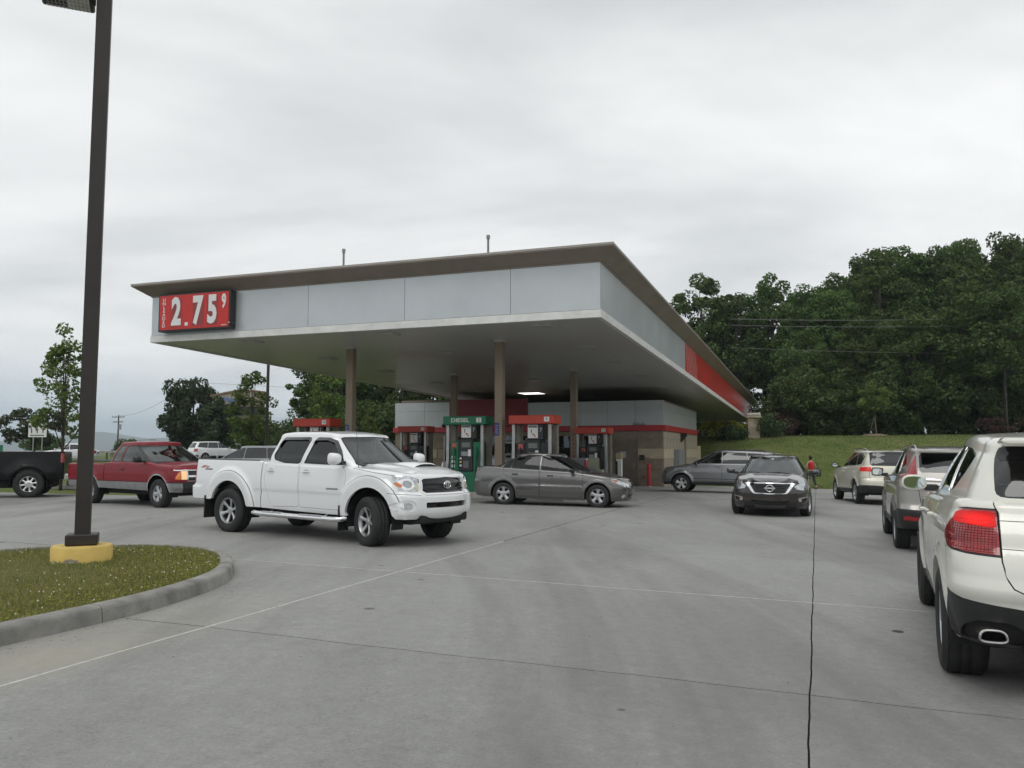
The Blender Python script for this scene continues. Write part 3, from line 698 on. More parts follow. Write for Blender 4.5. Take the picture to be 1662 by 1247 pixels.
def kerb_island():
    outer = [(-5.9, -3), (-5.88, 0), (-5.85, 2.5), (-5.82, 4.75), (-5.80, 5.66), (-5.84, 6.3), (-6.0, 7.12), (-6.28, 7.85), (-6.75, 8.52), (-7.25, 9.02), (-7.80, 9.30), (-8.40, 9.36), (-9.0, 9.18), (-9.55, 8.78), (-10.0, 8.15), (-10.35, 7.2), (-10.6, 6), (-10.7, 3), (-10.7, -3)]
    P = smooth_closed([(a, b) for a, b in outer], 6)
    km = pm('kerb_concrete', (.235, .230, .212), .88, ns=3.5, na=.35, bump=.006, bs=45)
    isl = empty('kerb', None, None, matrix=FR.copy()); isl['kind'] = 'structure'
    # kerb in lengths with a joint between them
    n = len(P); cum = [0]
    for i in range(n): cum.append(cum[-1]+math.dist(P[i], P[(i+1) % n]))
    def at(s):
        s %= cum[-1]; i = max(0, np.searchsorted(cum, s)-1); i = int(min(i, n-1)); t = (s-cum[i])/max(1e-6, cum[i+1]-cum[i]); a, b = P[i], P[(i+1) % n]
        p = (a[0]+(b[0]-a[0])*t, a[1]+(b[1]-a[1])*t); d = Vector((b[0]-a[0], b[1]-a[1])).normalized(); return p, (-d.y, d.x)
    # find arc length nearest the visible joint at (-5.80, 5.6)
    s0 = min(np.arange(0, cum[-1], .05), key=lambda s: math.dist(at(s)[0], (-5.80, 5.62)))
    prof = [(0.0, -.03), (.012, .10), (.02, .128), (.045, .145), (.15, .150), (.165, .145), (.17, .05)]
    L = cum[-1]; seg = 3.05; k = int(L/seg); seg = L/k
    for j in range(k):
        a, b = s0+j*seg+.006, s0+(j+1)*seg-.006; m = 22; V = []
        for i in range(m+1):
            p, nr = at(a+(b-a)*i/m)
            for o, h in prof: 
                o2 = o+.003*math.sin(i*2.1+o*40+j) ; rr, aa = p[0]+nr[0]*o2, p[1]+nr[1]*o2; V.append((rr, aa, gzs(rr, aa)+h))
        q = len(prof); F = [(i*q+c, i*q+c+1, (i+1)*q+c+1, (i+1)*q+c) for i in range(m) for c in range(q-1)]+[tuple(range(q)), tuple(m*q+c for c in reversed(range(q)))]
        mb = MB(); mb.v = V; mb.f = F; mb.build('kerb_stone', km, isl, True)
    inner = [(at(s)[0][0]+at(s)[1][0]*.15, at(s)[0][1]+at(s)[1][1]*.15) for s in np.linspace(0, L, 120, endpoint=False)]
    # soil sheet
    def top(r, a): return gzs(r, a)+.10
    ce = (-8.3, 4.0); V = [(*p, top(*p)) for p in inner]; 
    V += [(ce[0]+(p[0]-ce[0])*.5, ce[1]+(p[1]-ce[1])*.5, top(p[0], p[1])+.045) for p in inner]+[(ce[0], ce[1], gzs(*ce)+.15)]; m = len(inner)
    F = [(i, (i+1) % m, (i+1) % m+m, i+m) for i in range(m)]+[(i+m, (i+1) % m+m, 2*m) for i in range(m)]
    mk('soil', V, F, grass_mat('island_soil', (.07, .08, .025), (.13, .125, .05), (.21, .17, .09)), isl, True)
    # grass: real blades + clover, one mesh of ground cover
    poly = np.array(inner); pts = []
    def dens(r, a):
        d = math.hypot(r-2, a+0); return 1
    N_ = 78000; xy = RNG.uniform((-11.7, -.5), (-5.7, 10.2), (N_*2, 2)); xy = xy[inpoly(xy, inner)][:N_]
    # denser toward the camera, drop what is far outside the frame
    X = np.array([ts(r, a) for r, a in xy]); keep = (np.abs(X[:, 0]/np.maximum(X[:, 1], .1)) < .70) & (X[:, 1] > 3); xy = xy[keep]
    nb = len(xy); h = RNG.uniform(.022, .060, nb); w = RNG.uniform(.003, .006, nb); th = RNG.uniform(0, 2*PI, nb); ln = RNG.uniform(.2, .9, nb)*h; la = RNG.uniform(0, 2*PI, nb)
    base = np.array([gzs(r, a) for r, a in xy])+.105
    dd = np.array([min(1.0, .045*1.0) for _ in xy])
    # match the soil's gentle crown
    cvec = np.hypot(xy[:, 0]-ce[0], (xy[:, 1]-ce[1])*.45); base += .03*np.clip(1-cvec/3.0, 0, 1)
    p0 = np.stack([xy[:, 0]-np.cos(th)*w, xy[:, 1]-np.sin(th)*w, base], 1); p1 = np.stack([xy[:, 0]+np.cos(th)*w, xy[:, 1]+np.sin(th)*w, base], 1); p2 = np.stack([xy[:, 0]+np.cos(la)*ln, xy[:, 1]+np.sin(la)*ln, base+h], 1)
    V = np.stack([p0, p1, p2], 1).reshape(-1, 3)
    gm = leaf_mat('lawn_blades', [(.09, .13, .026), (.18, .21, .045), (.34, .28, .12), (.12, .17, .032)], 1.2)
    o = fast_mesh('grass', V, np.arange(nb*3).reshape(-1, 3), gm, isl); o['kind'] = 'stuff'
    # clover leaves and heads nearer the right-hand kerb
    nb = 15000; xy = RNG.uniform((-11.2, 2.5), (-5.9, 9.9), (nb*3, 2)); xy = xy[inpoly(xy, inner)]
    edge = np.min(np.hypot(xy[:, None, 0]-poly[None, ::3, 0], xy[:, None, 1]-poly[None, ::3, 1]), 1); pr = np.exp(-edge/.55)*(xy[:, 0] > -8.8)+.10; xy = xy[RNG.uniform(0, 1, len(xy)) < pr][:nb]; nb = len(xy)
    base = np.array([gzs(r, a) for r, a in xy])+.14+RNG.uniform(0, .02, nb); s = RNG.uniform(.006, .012, nb); V = []; 
    th = RNG.uniform(0, 2*PI, nb); tl = RNG.uniform(-.5, .5, (nb, 2)); q = []
    for k in range(4):
        an = th+k*PI/2; q.append(np.stack([xy[:, 0]+np.cos(an)*s, xy[:, 1]+np.sin(an)*s, base+s*(np.cos(an)*tl[:, 0]+np.sin(an)*tl[:, 1])], 1))
    V = np.stack(q, 1).reshape(-1, 3); o = fast_mesh('clover', V, np.arange(nb*4).reshape(-1, 4), leaf_mat('clover_leaf', [(.25, .29, .03), (.38, .39, .06), (.15, .21, .03)], 1.0), isl); o['kind'] = 'stuff'
    nb = 300; xy = RNG.uniform((-10.8, 3), (-5.9, 9.9), (nb*6, 2)); xy = xy[inpoly(xy, inner)]; edge = np.min(np.hypot(xy[:, None, 0]-poly[None, ::3, 0], xy[:, None, 1]-poly[None, ::3, 1]), 1); xy = xy[RNG.uniform(0, 1, len(xy)) < np.exp(-edge/1.1)+.12][:nb]
    mb = MB()
    for r_, a_ in xy: mb.ico((r_, a_, gzs(r_, a_)+.155+random.uniform(0, .02)), random.uniform(.005, .009), 1)
    o = mb.build('clover_flower', pm('clover_white', (.62, .60, .48), .8, ns=30, na=.15), isl); o['kind'] = 'stuff'
def fast_mesh(name, V, F, mat, parent=None, matrix=None, link_it=True):
    me = bpy.data.meshes.new(name); k = F.shape[1]; me.vertices.add(len(V)); me.vertices.foreach_set('co', np.asarray(V, np.float32).ravel()); me.loops.add(F.size); me.loops.foreach_set('vertex_index', F.astype(np.int32).ravel())
    me.polygons.add(len(F)); me.polygons.foreach_set('loop_start', np.arange(0, F.size, k, dtype=np.int32)); me.polygons.foreach_set('loop_total', np.full(len(F), k, np.int32)); me.update(calc_edges=True); me.materials.append(mat)
    return link(name, me, parent, matrix) if link_it else me
def leaf_mat(name, cols, sc=.6, trans=.35, rough=.6):
    """foliage: colour varies from leaf to leaf (own random per island) and in drifts through the plant; light passes through"""
    if name in MATS: return MATS[name]
    m = bpy.data.materials.new(name); m.use_nodes = True; t = m.node_tree; t.nodes.clear(); o = N(t, 'ShaderNodeOutputMaterial')
    g = N(t, 'ShaderNodeNewGeometry'); n1 = N(t, 'ShaderNodeTexNoise'); n1.inputs['Scale'].default_value = sc; n1.inputs['Detail'].default_value = 3; tcn = N(t, 'ShaderNodeTexCoord'); t.links.new(g.outputs['Position'], n1.inputs['Vector'])
    v = M(t, 'ADD', M(t, 'MULTIPLY', g.outputs['Random Per Island'], .5), M(t, 'MULTIPLY', n1.outputs[0], .5)); r = N(t, 'ShaderNodeValToRGB'); k = len(cols); ramp(r, [(.2+.6*i/(k-1), c) for i, c in enumerate(cols)]); t.links.new(v, r.inputs[0])
    oi = N(t, 'ShaderNodeObjectInfo'); hs = N(t, 'ShaderNodeHueSaturation'); t.links.new(r.outputs[0], hs.inputs['Color']); t.links.new(M(t, 'MULTIPLY_ADD', oi.outputs['Random'], .5, .75), hs.inputs['Value']); t.links.new(M(t, 'MULTIPLY_ADD', oi.outputs['Random'], .03, .485), hs.inputs['Hue'])
    d = N(t, 'ShaderNodeBsdfDiffuse'); t.links.new(hs.outputs[0], d.inputs[0]); tr = N(t, 'ShaderNodeBsdfTranslucent'); t.links.new(hs.outputs[0], tr.inputs[0]); gl = N(t, 'ShaderNodeBsdfGlossy'); gl.inputs['Roughness'].default_value = rough; gl.inputs[0].default_value = (.5, .5, .5, 1)
    m1 = N(t, 'ShaderNodeMixShader'); m1.inputs[0].default_value = trans; t.links.new(d.outputs[0], m1.inputs[1]); t.links.new(tr.outputs[0], m1.inputs[2]); m2 = N(t, 'ShaderNodeMixShader'); m2.inputs[0].default_value = .05; t.links.new(m1.outputs[0], m2.inputs[1]); t.links.new(gl.outputs[0], m2.inputs[2]); t.links.new(m2.outputs[0], o.inputs[0])
    MATS[name] = m; return m
# ------------------------------------------------------------ canopy
ZT = lambda a: -.0178*(a-21.2)
def canopy():
    c = empty('gas_canopy', 'long flat fuel station canopy with grey metal fascia, brown cornice and red end section', 'canopy', matrix=FR.copy())
    r0, r1, a0, a1 = -20.35, -5.27, 21.22, 76.1; zb, zf, zt, zc = 5.10, 5.32, 6.58, 6.96
    pan = pm('fascia_metal', (.52, .55, .57), .36, .35, ns=.7, na=.07, nrough=.12); white = pm('trim_white', (.70, .70, .68), .5, ns=3, na=.12); brown = pm('cornice_brown', (.235, .195, .160), .5, .1, ns=1.5, na=.12); red = pm('fascia_red', (.50, .030, .022), .35, .1, ns=1.2, na=.22, nrough=.15)
    def slab(name, rA, rB, aA, aB, zA, zB, m, b=0):
        V = [(r, a, z+ZT(a)) for z in (zA, zB) for r, a in ((rA, aA), (rB, aA), (rB, aB), (rA, aB))]
        return mk(name, V, [(3, 2, 1, 0), (4, 5, 6, 7), (0, 1, 5, 4), (1, 2, 6, 5), (2, 3, 7, 6), (3, 0, 4, 7)], m, c)
    # soffit strips
    sof = pm('soffit_white_metal', (.52, .52, .505), .36, .0, ns=.2, na=.05, nrough=.08, spec=.4, coat=.15)
    n = 33; w = (r1-r0-.24)/n
    for k in range(n):
        ra = r0+.12+k*w; nn = 8; V = []; 
        for j in range(nn+1):
            a = a0+.12+(a1-a0-.24)*j/nn
            for r, z in ((ra, zb+.050), (ra+.006, zb+.042), (ra+w-.004, zb+.042), (ra+w-.001, zb+.050)): V.append((r, a, z+ZT(a)))
        mk('soffit_panel', V, [(j*4+i, (j+1)*4+i, (j+1)*4+i+1, j*4+i+1) for j in range(nn) for i in range(3)], sof, c)
    slab('roof_deck', r0+.1, r1-.1, a0+.1, a1-.1, zb+.06, zt+.12, pm('deck_grey', (.3, .3, .3), .8, ns=2, na=.2))
    # white bottom trim
    t = .05
    slab('bottom_trim', r0-.02, r1+.02, a0-.02, a0+.12, zb, zf-.012, white); slab('bottom_trim', r1-.12, r1+.02, a0+.121, a1, zb, zf-.012, white)
    slab('bottom_trim', r0-.02, r0+.12, a0+.121, a1, zb, zf-.012, white); slab('bottom_trim', r0+.121, r1-.121, a1-.12, a1, zb, zf-.012, white)
    # front fascia panels
    seams = [r0, -17.8, -14.35, -11.08, -7.81, r1]
    for A, B in zip(seams[:-1], seams[1:]): slab('fascia_panel', A+.006, B-.006, a0, a0+.05, zf, zt, pan)
    aseams = list(np.linspace(a0+.052, 36.4, 5))
    for A, B in zip(aseams[:-1], aseams[1:]): slab('fascia_panel', r1-.05, r1, A+.003, B-.003, zf, zt, pan)
    for A, B in zip(np.linspace(a0+.052, a1, 15)[:-1], np.linspace(a0+.052, a1, 15)[1:]): slab('fascia_panel', r0, r0+.05, A+.005, B-.005, zf, zt, pan)
    rs = np.linspace(40.2, a1, 11)
    for A, B in zip(rs[:-1], rs[1:]): slab('fascia_panel', r1-.05, r1, A+.004, B-.004, zf, zt, red)
    # striped transition: leaning white pinstripes on red
    slab('stripe_panel', r1-.05, r1, 36.405, 40.195, zf, zt, red)
    wm = pm('pinstripe', (.62, .40, .38), .5, ns=5, na=.1)
    for k in range(7):
        a = 36.6+k*.49; V = []
        for z, da in ((zf+.01, .55), (zt-.01, 0)):
            for d, o in ((-.05, 0), (.05, 0)): aa = a+da+d; V.append((r1+.003, aa, z+ZT(aa)))
        V += [(v[0]+.003, v[1], v[2]) for v in V]; mk('pinstripe', V, [(0, 1, 3, 2), (4, 6, 7, 5), (0, 4, 5, 1), (2, 3, 7, 6), (0, 2, 6, 4), (1, 5, 7, 3)], wm, c)
    # faded ghost lettering on the red end
    gh = pm('ghost_lettering', (.52, .10, .085), .5, ns=9, na=.5)
    for body, zz, aa in (("MEMBERS", 5.68, 50.0), ("SAVINGS", 5.22, 50.6)): pass
    # cornice: sloping soffit out to a thin brow, mitred round the canopy
    prof = [(0, zt+.002), (.03, zt+.002), (.03, zt+.035), (.065, zt+.045), (.445, zc-.08), (.46, zc-.08), (.466, zc), (.445, zc+.012), (-.10, zc-.05)]
    cr = [(r0, a0, -1, -1), (r1, a0, 1, -1), (r1, a1, 1, 1), (r0, a1, -1, 1)]
    for k in range(4):
        A, B = cr[k], cr[(k+1) % 4]; V = []
        for P in (A, B):
            for o, z in prof: r, a = P[0]+P[2]*o, P[1]+P[3]*o; V.append((r, a, z+ZT(a)))
        q = len(prof); mb = MB(); mb.v = V; mb.f = [(i, i+1, q+i+1, q+i) for i in range(q-1)]; mb.build('cornice', brown, c)
    em = pm('brow_edge', (.36, .33, .30), .45, .3, ns=2, na=.1)
    for k in range(4):
        A, B = cr[k], cr[(k+1) % 4]; V = []
        for P in (A, B):
            for o, z in ((.469, zc-.045), (.475, zc-.045), (.475, zc+.014), (.445, zc+.018)): r, a = P[0]+P[2]*o, P[1]+P[3]*o; V.append((r, a, z+ZT(a)))
        mb = MB(); mb.v = V; mb.f = [(i, i+1, 4+i+1, 4+i) for i in range(3)]+[(3, 0, 4, 7)]; mb.build('brow_edge', em, c)
    # recessed box lights
    lf = pm('lamp_housing', (.42, .42, .40), .5, ns=6, na=.15); ll = pm('lamp_lens_off', (.55, .56, .55), .3, 0, .4, ns=30, na=.2); lo = pm('lamp_lens_on', (.9, .9, .88), .3, ns=30, na=.1, emis=(1, .98, .94), es=1.6)
    for ri, r in enumerate((-17.1, -12.1, -7.15)):
        for ai, a in enumerate((22.2, 26.65, 31.1, 36.2, 41.3, 46.2, 52, 58, 64, 70)):
            lit = (ri == 0 and ai == 99)
            z = zb+.042+ZT(a); mb = MB(); mb.add([(r-.30, a-.30, z), (r+.30, a-.30, z), (r+.30, a+.30, z), (r-.30, a+.30, z), (r-.24, a-.24, z-.05), (r+.24, a-.24, z-.05), (r+.24, a+.24, z-.05), (r-.24, a+.24, z-.05)], [(0, 1, 5, 4), (1, 2, 6, 5), (2, 3, 7, 6), (3, 0, 4, 7), (4, 5, 6, 7)])
            h = mb.build('canopy_light', lf, c); MB().box(r-.20, r+.20, a-.20, a+.20, z-.056, z-.051).build('light_lens', ll, h)
    z = zb+.04+ZT(42.9); h = MB().box(-15.2, -13.9, 42.2, 43.5, z-.04, z).build('canopy_light', lf, c); MB().box(-15.15, -13.95, 42.25, 43.45, z-.045, z-.0405).build('light_lens', lo, h)
    # columns
    cm = pm('column_tan', (.27, .212, .155), .55, ns=1.2, na=.12); blue = pm('notice_blue', (.05, .06, .20), .5, ns=30, na=.3)
    cols = []
    for ai, a in enumerate((24.5, 33.1, 58.5, 68.5)):
        for ri, r in enumerate((-14.8, -9.38)):
            if a > 40 and ri == 0: pass
            g = gzs(r, a); zt_ = zb+.045+ZT(a); col = MB().bbox(r-.13, r+.13, a-.13, a+.13, g, zt_, .012).build('column', cm, c)
            MB().bbox(r-.15, r+.15, a-.15, a+.15, zt_-.06, zt_, .005).build('collar', sof, col)
            if ai == 0: 
                s = MB().box(r-.125, r+.03, a-.140, a-.133, 2.05, 2.45).build('notice', blue, col)
                [MB().box(r-.10, r+.005-.03*(k % 2), a-.1425, a-.1402, 2.12+k*.06, 2.135+k*.06).build('notice_line', pm('notice_text', (.45, .45, .55), .6, ns=20, na=.1), s) for k in range(5)]
            if ai == 1 and ri == 1: [MB().box(r-.05+.01*(k % 2), r+.05-.02*(k % 3), a-.1345, a-.1305, 1.3+k*.17, 1.40+k*.17).build('stencil_mark', pm('stencil_red', (.30, .10, .08), .7, ns=20, na=.4), col) for k in range(6)]
    return c
def vent(label, r, a, z, h):
    t = empty('vent_pipe', label, 'vent pipe', S3(r, a, z)); m = pm('vent_grey', (.25, .24, .23), .6, .4, ns=9, na=.25)
    MB().tube([(0, 0, 0), (0, 0, h)], .035, 10).build('pipe', m, t, True); MB().lathe([(.001, 0), (.06, 0), (.06, .10), (.045, .12), (.001, .12)], 'z', 12).build('vent_cap', m, t, True, matrix=Matrix.Translation((0, 0, h))); MB().lathe([(.001, -.02), (.055, -.02), (.055, .03), (.001, .03)], 'z', 12).build('pipe_collar', m, t, True, matrix=Matrix.Translation((0, 0, h*.68)))
def price_sign():
    t = empty('price_sign', 'red fuel price sign reading UNLEADED 2.75 9 on the canopy front', 'price sign', matrix=FR @ Matrix.Translation((-18.40, 20.93, 5.985)) @ Matrix.Diagonal((1.10, 1.1, .985, 1)))
    W_, H_ = 1.25, .575; red = pm('sign_red', (.52, .022, .018), .4, ns=4, na=.08); blk = pm('sign_black', (.015, .015, .016), .4, ns=9, na=.2); wt = pm('sign_white', (.72, .72, .72), .5, ns=18, na=.06); dim = pm('digit_window', (.27, .035, .035), .4, ns=6, na=.12)
    MB().bbox(-W_-.03, W_+.03, 0.0, .24, -H_-.04, H_+.03, .01).build('cabinet', blk, t)
    MB().box(-W_+.02, W_-.02, -.006, -.001, -H_+.015, H_-.015).build('face', red, t)
    for cx, w, h, cz in ((-.62, .19, .46, -.02), (.16, .19, .46, -.02), (.66, .19, .46, -.02)): MB().box(cx-w, cx+w, -.010, -.0065, cz-h, cz+h).build('digit_window', dim, t)
    n = (0, -1, 0)
    for k, ch in enumerate('UNLEADED'): lettering('letter', ch, .145, wt, t, face_mtx((-1.07, -.009, .42-k*.122), n), sx=1.1, extrude=.002)
    for ch, x, s in (('2', -.62, 1.20), ('7', .14, 1.20), ('5', .66, 1.20)): lettering('digit', ch, s, wt, t, face_mtx((x, -.0125, -.02), n), sx=.56, extrude=.002, bold=.045)
    MB().box(-.30, -.19, -.0145, -.0085, -.46, -.35).build('decimal_point', wt, t)
    lettering('digit', '9', .60, wt, t, face_mtx((1.06, -.010, .24), n), sx=.5, extrude=.002, bold=.04)
    MB().box(.98, 1.16, -.008, -.0065, -.52, -.50).build('maker_strip', wt, t)
    MB().ico((W_+.02, -.02, -.45), .03, 1).build('latch', CHROME(), t); MB().box(W_+.06, W_+.12, .02, .10, -.52, -.44).build('junction_box', blk, t)
# ------------------------------------------------------------ pumps
def pump_island(label, r0, r1, a):
    o = empty('pump_island', label, 'pump island', matrix=FR.copy()); km = pm('island_concrete', (.33, .32, .30), .85, ns=4, na=.2)
    g = gzs((r0+r1)/2, a); MB().bbox(r0, r1, a-.55, a+.55, g-.1, g+.15, .03).build('island_base', km, o)
    for r in (r0-.25,):
        MB().tube([(r, a-.4, g), (r, a-.4, g+.9), (r, a-.3, g+1.0), (r, a+.3, g+1.0), (r, a+.4, g+.9), (r, a+.4, g)], .06, 10).build('guard_hoop', pm('bollard_red', (.40, .02, .03), .5, ns=5, na=.2), o, True)
def fuel_pump(label, r, a, num, diesel=False, scale=1.11, ztop=2.66):
    g = gzs(r, a)+.15
    t = empty('fuel_pump', label, 'fuel pump', matrix=FR @ Matrix.Translation((r, a, g)) @ Matrix.Scale(scale, 4), group='fuel pumps under the canopy')
    H = (ztop-g)/scale-.24
    red = pm('pump_red', (.47, .045, .022), .4, ns=4, na=.1); grn = pm('pump_green', (.004, .135, .065), .4, ns=4, na=.12); cap = grn if diesel else red
    st_ = pm('pump_steel', (.42, .42, .41), .38, .7, ns=5, na=.15); blk = pm('pump_black', (.018, .018, .02), .4, ns=9, na=.25); wt = pm('paper_white', (.75, .75, .72), .7, ns=30, na=.1); tan = pm('post_tan', (.20, .18, .15), .5, .2, ns=3, na=.15)
    W = .66
    MB().bbox(-W, W-.0, -.38, .32, H, H+.24, .015).build('pump_header', cap, t)
    nf = (0, -1, 0)
    MB().box(.38, .53, -.3835, -.3805, H+.06, H+.19).build('number_plate', pm('number_plate_white', (.7, .7, .66), .5, ns=20, na=.1), t)
    lettering('pump_number', num, .12, pm('number_black', (.04, .04, .04), .5, ns=20, na=.1), t, face_mtx((.455, -.3845, H+.125), nf), extrude=.001)
    if diesel: lettering('pump_lettering', 'DIESEL', .155, wt, t, face_mtx((-.12, -.3825, H+.12), nf), sx=1.25, extrude=.001)
    for x in (-.56, .50):
        MB().bbox(x-.045, x+.045, -.26, -.17, -.02, H, .008).build('post', st_, t); MB().bbox(x-.03, x+.10, .10, .30, -.02, H, .008).build('post', tan, t)
    body = cap if diesel else blk
    MB().bbox(-.44, .44, -.26, .26, 0, 1.02, .02).build('pump_cabinet', pm('cabinet_white', (.62, .62, .60), .45, ns=4, na=.1) if not diesel else grn, t)
    MB().bbox(-.46, -.20, -.285, .285, .62, 1.44, .02).build('hose_bay', body, t); MB().bbox(.24, .46, -.285, .285, .62, 1.44, .02).build('hose_bay', body, t)
    dh = MB().bbox(-.20, .24, -.30, .30, .60, 1.52, .02).build('dispenser_head', blk, t)
    MB().box(-.10, .16, -.306, -.3005, 1.28, 1.42).build('display', pm('lcd_grey', (.16, .18, .16), .25, ns=20, na=.15), dh); MB().box(-.12, .10, -.306, -.3005, 1.04, 1.16).build('keypad', pm('keypad_grey', (.28, .29, .29), .5, ns=60, na=.5), dh)
    MB().box(.10, .19, -.312, -.3065, 1.03, 1.22).build('sticker', wt, dh)
    for k, z in enumerate((.74, .84, .94)): MB().bbox(-.16, -.10, -.315, -.30, z, z+.05, .004).build('grade_button', [wt, pm('btn_yel', (.6, .5, .1), .5, ns=9, na=.1), wt][k], dh)
    MB().box(-.05, .12, -.307, -.3005, .70, .90).build('card_panel', pm('card_panel', (.12, .12, .13), .4, ns=50, na=.5), dh)
    # topper with price poster
    MB().bbox(-.16, .30, -.20, .20, 1.52, 1.98, .01).build('pump_topper', blk, t)
    ps = MB().box(-.15, .145, -.212, -.2005, 1.56, 1.93).build('price_poster', wt, t); [MB().box(x0, x1, -.2135, -.2125, z0, z1).build('poster_mark', pm('poster_red', (.45, .06, .05), .5, ns=20, na=.1) if k else pm('poster_dark', (.15, .17, .2), .6, ns=40, na=.4), ps) for k, (x0, x1, z0, z1) in enumerate(((-.06, -.03, 1.70, 1.80), (-.02, .05, 1.64, 1.68), (.03, .09, 1.60, 1.63)))]
    MB().box(-.13, .12, -.2135, -.2125, 1.85, 1.90).build('poster_heading', pm('poster_dark', (.15, .17, .2), .6, ns=40, na=.4), ps)
    lettering('topper_text', '7', .15, pm('topper_grey', (.5, .52, .55), .5, ns=20, na=.1), t, face_mtx((.225, -.2035, 1.78), nf), extrude=.001)
    MB().box(-.40, -.27, -.292, -.2855, 1.25, 1.40).build('sticker', pm('sticker_red', (.45, .10, .10), .5, ns=20, na=.2), t)
    for z in (1.05, .93, .80): MB().box(-.42, -.31, -.292, -.2855, z-.09, z-.01).build('sticker', wt, t)
    # hoses and nozzles
    for x, dx in ((.36, .10), (-.33, -.10)):
        MB().tube([(x, -.27, 1.40), (x+dx*.5, -.42, 1.9), (x, -.34, H-.1), (x+.04, -.30, H)], .013, 6).build('hose', blk, t, True) if x > 0 else None
        MB().tube([(x, -.30, 1.30), (x+dx, -.42, .95), (x+dx*1.5, -.45, .40), (x+dx*.5, -.42, .20), (x-.02, -.36, .50), (x, -.33, .95)], .014, 6).build('hose', blk, t, True)
        nz = MB(); nz.tube([(x, -.33, .95), (x, -.37, 1.12), (x, -.36, 1.22), (x, -.30, 1.30)], [.03, .035, .025, .014], 8); nz.build('nozzle', grn if diesel else blk, t, True)
    return t
def bollard(label, r, a, h=1.1, rad=.11):
    g = gzs(r, a); t = empty('bollard', label, 'bollard', S3(r, a, g)); MB().lathe([(rad, 0), (rad, h-.08), (rad*.85, h-.02), (rad*.4, h+.02), (.001, h+.025)], 'z', 20).build('post', pm('bollard_red', (.40, .02, .03), .5, ns=5, na=.2), t, True); MB().lathe([(rad+.03, 0), (rad+.03, .02), (rad, .03)], 'z', 20).build('base_ring', pm('island_concrete', (.33, .32, .30), .85, ns=4, na=.2), t)
def kiosk():
    k = empty('kiosk', 'tan block fuel kiosk with grey metal upper panels and red band under the canopy', 'kiosk', matrix=FR.copy())
    rL, rR, a0, a1 = -22.0, -7.08, 41.2, 53.5; g = -.30
    dark = pm('block_brown', (.235, .19, .145), .9, ns=3, na=.18, bump=.002, bs=60); tan = pm('block_tan', (.44, .385, .275), .9, ns=3, na=.14, bump=.002, bs=60); mid = pm('block_mid', (.33, .285, .22), .9, ns=3, na=.14, bump=.002, bs=60)
    panm = pm('kiosk_panel', (.46, .48, .49), .4, .4, ns=1, na=.06); red = pm('band_red', (.42, .022, .030), .4, ns=2, na=.1); redp = pm('feature_red', (.25, .016, .026), .45, ns=2, na=.12); brown = pm('coping_brown', (.20, .15, .12), .5, ns=2, na=.1)
    core = MB(); core.box(rL+.05, rR-.05, a0+.05, a1-.05, g, 4.0); core.build('core_wall', mid, k)
    # block courses on front and right face; tone changes by band
    def tone(z): return dark if z < .78 else (tan if z < 1.80 else dark)
    blocks = {}
    hB, wB = .51, 1.02; nz = 5
    me_c = {}
    def block(ax, u0, u1, z0, z1, mat, name='block'):
        w = u1-u0; h = z1-z0; key = (ax, round(w, 3), round(h, 3), mat.name)
        if key not in me_c:
            mb = MB(); mb.bbox(0, w, 0, .06, 0, h, .006) if ax == 'f' else mb.bbox(-.06, 0, 0, w, 0, h, .006)
            me = bpy.data.meshes.new(name); me.from_pydata(mb.v, [], mb.f); me.materials.append(mat); me.update(); me_c[key] = me
        o = link(name, me_c[key], k); o.location = (u0, a0, z0) if ax == 'f' else (rR, u0, z0)
    for zi in range(6):
        z0 = g+zi*hB-.04; z1 = z0+hB-.006; 
        if z0 > 2.4: break
        z1 = min(z1, 2.57); off = wB/2 if zi % 2 else 0; u = rL+.0
        us = [rL]+[rL+off+j*wB for j in range(1 if off == 0 else 0, 16) if rL+.1 < rL+off+j*wB < rR-.1]+[rR-.061]
        for A, B in zip(us[:-1], us[1:]):
            if -19.1 < (A+B)/2 < -9.75 and z0 > .3 and z0 < 2.1: continue    # glazed shop front bay
            block('f', A+.003, B-.003, z0, z1, mid if False else tone(z0+.1))
        us = [a0]+[a0+off+j*wB for j in range(1 if off == 0 else 0, 14) if a0+.1 < a0+off+j*wB < a1-.1]+[a1]
        for A, B in zip(us[:-1], us[1:]): block('s', A+.003, B-.003, z0, z1, tan if z0 > -.1 and z0 < 2.6 and tone(z0+.1) is tan else mid)
    # shop front glass + frames
    gl = glass('kiosk_glass', (.10, .12, .12), 1.0); fr = pm('frame_alu', (.35, .35, .34), .4, .6, ns=6, na=.1)
    MB().box(-19.05, -9.8, a0+.4, a0+.44, .2, 2.4).build('back_wall', pm('shop_dark', (.05, .045, .04), .8, ns=2, na=.5), k)
    for j in range(5):
        x0 = -19.0+j*1.84; MB().box(x0+.04, x0+1.80, a0-.002, a0+.01, .25, 2.35).build('shop_window', gl, k); MB().box(x0-.03, x0+.035, a0-.03, a0+.05, .2, 2.4).build('window_frame', fr, k)
    dm = pm('door_brown', (.15, .12, .10), .5, .1, ns=2, na=.15)
    d = MB().bbox(-9.50, -8.44, a0-.035, a0-.002, gzs(-9, a0)+.01, 2.10, .006).build('door', dm, k); MB().box(-9.56, -9.505, a0-.045, a0-.001, -.1, 2.16).build('door_frame', dm, d); MB().box(-8.435, -8.38, a0-.045, a0-.001, -.1, 2.16).build('door_frame', dm, d); MB().tube([(-8.58, a0-.035, .72), (-8.58, a0-.09, .74), (-8.58, a0-.09, 1.0), (-8.58, a0-.035, 1.02)], .012, 6).build('door_handle', pm('handle_steel', (.3, .3, .3), .4, .8, ns=5, na=.1), d)
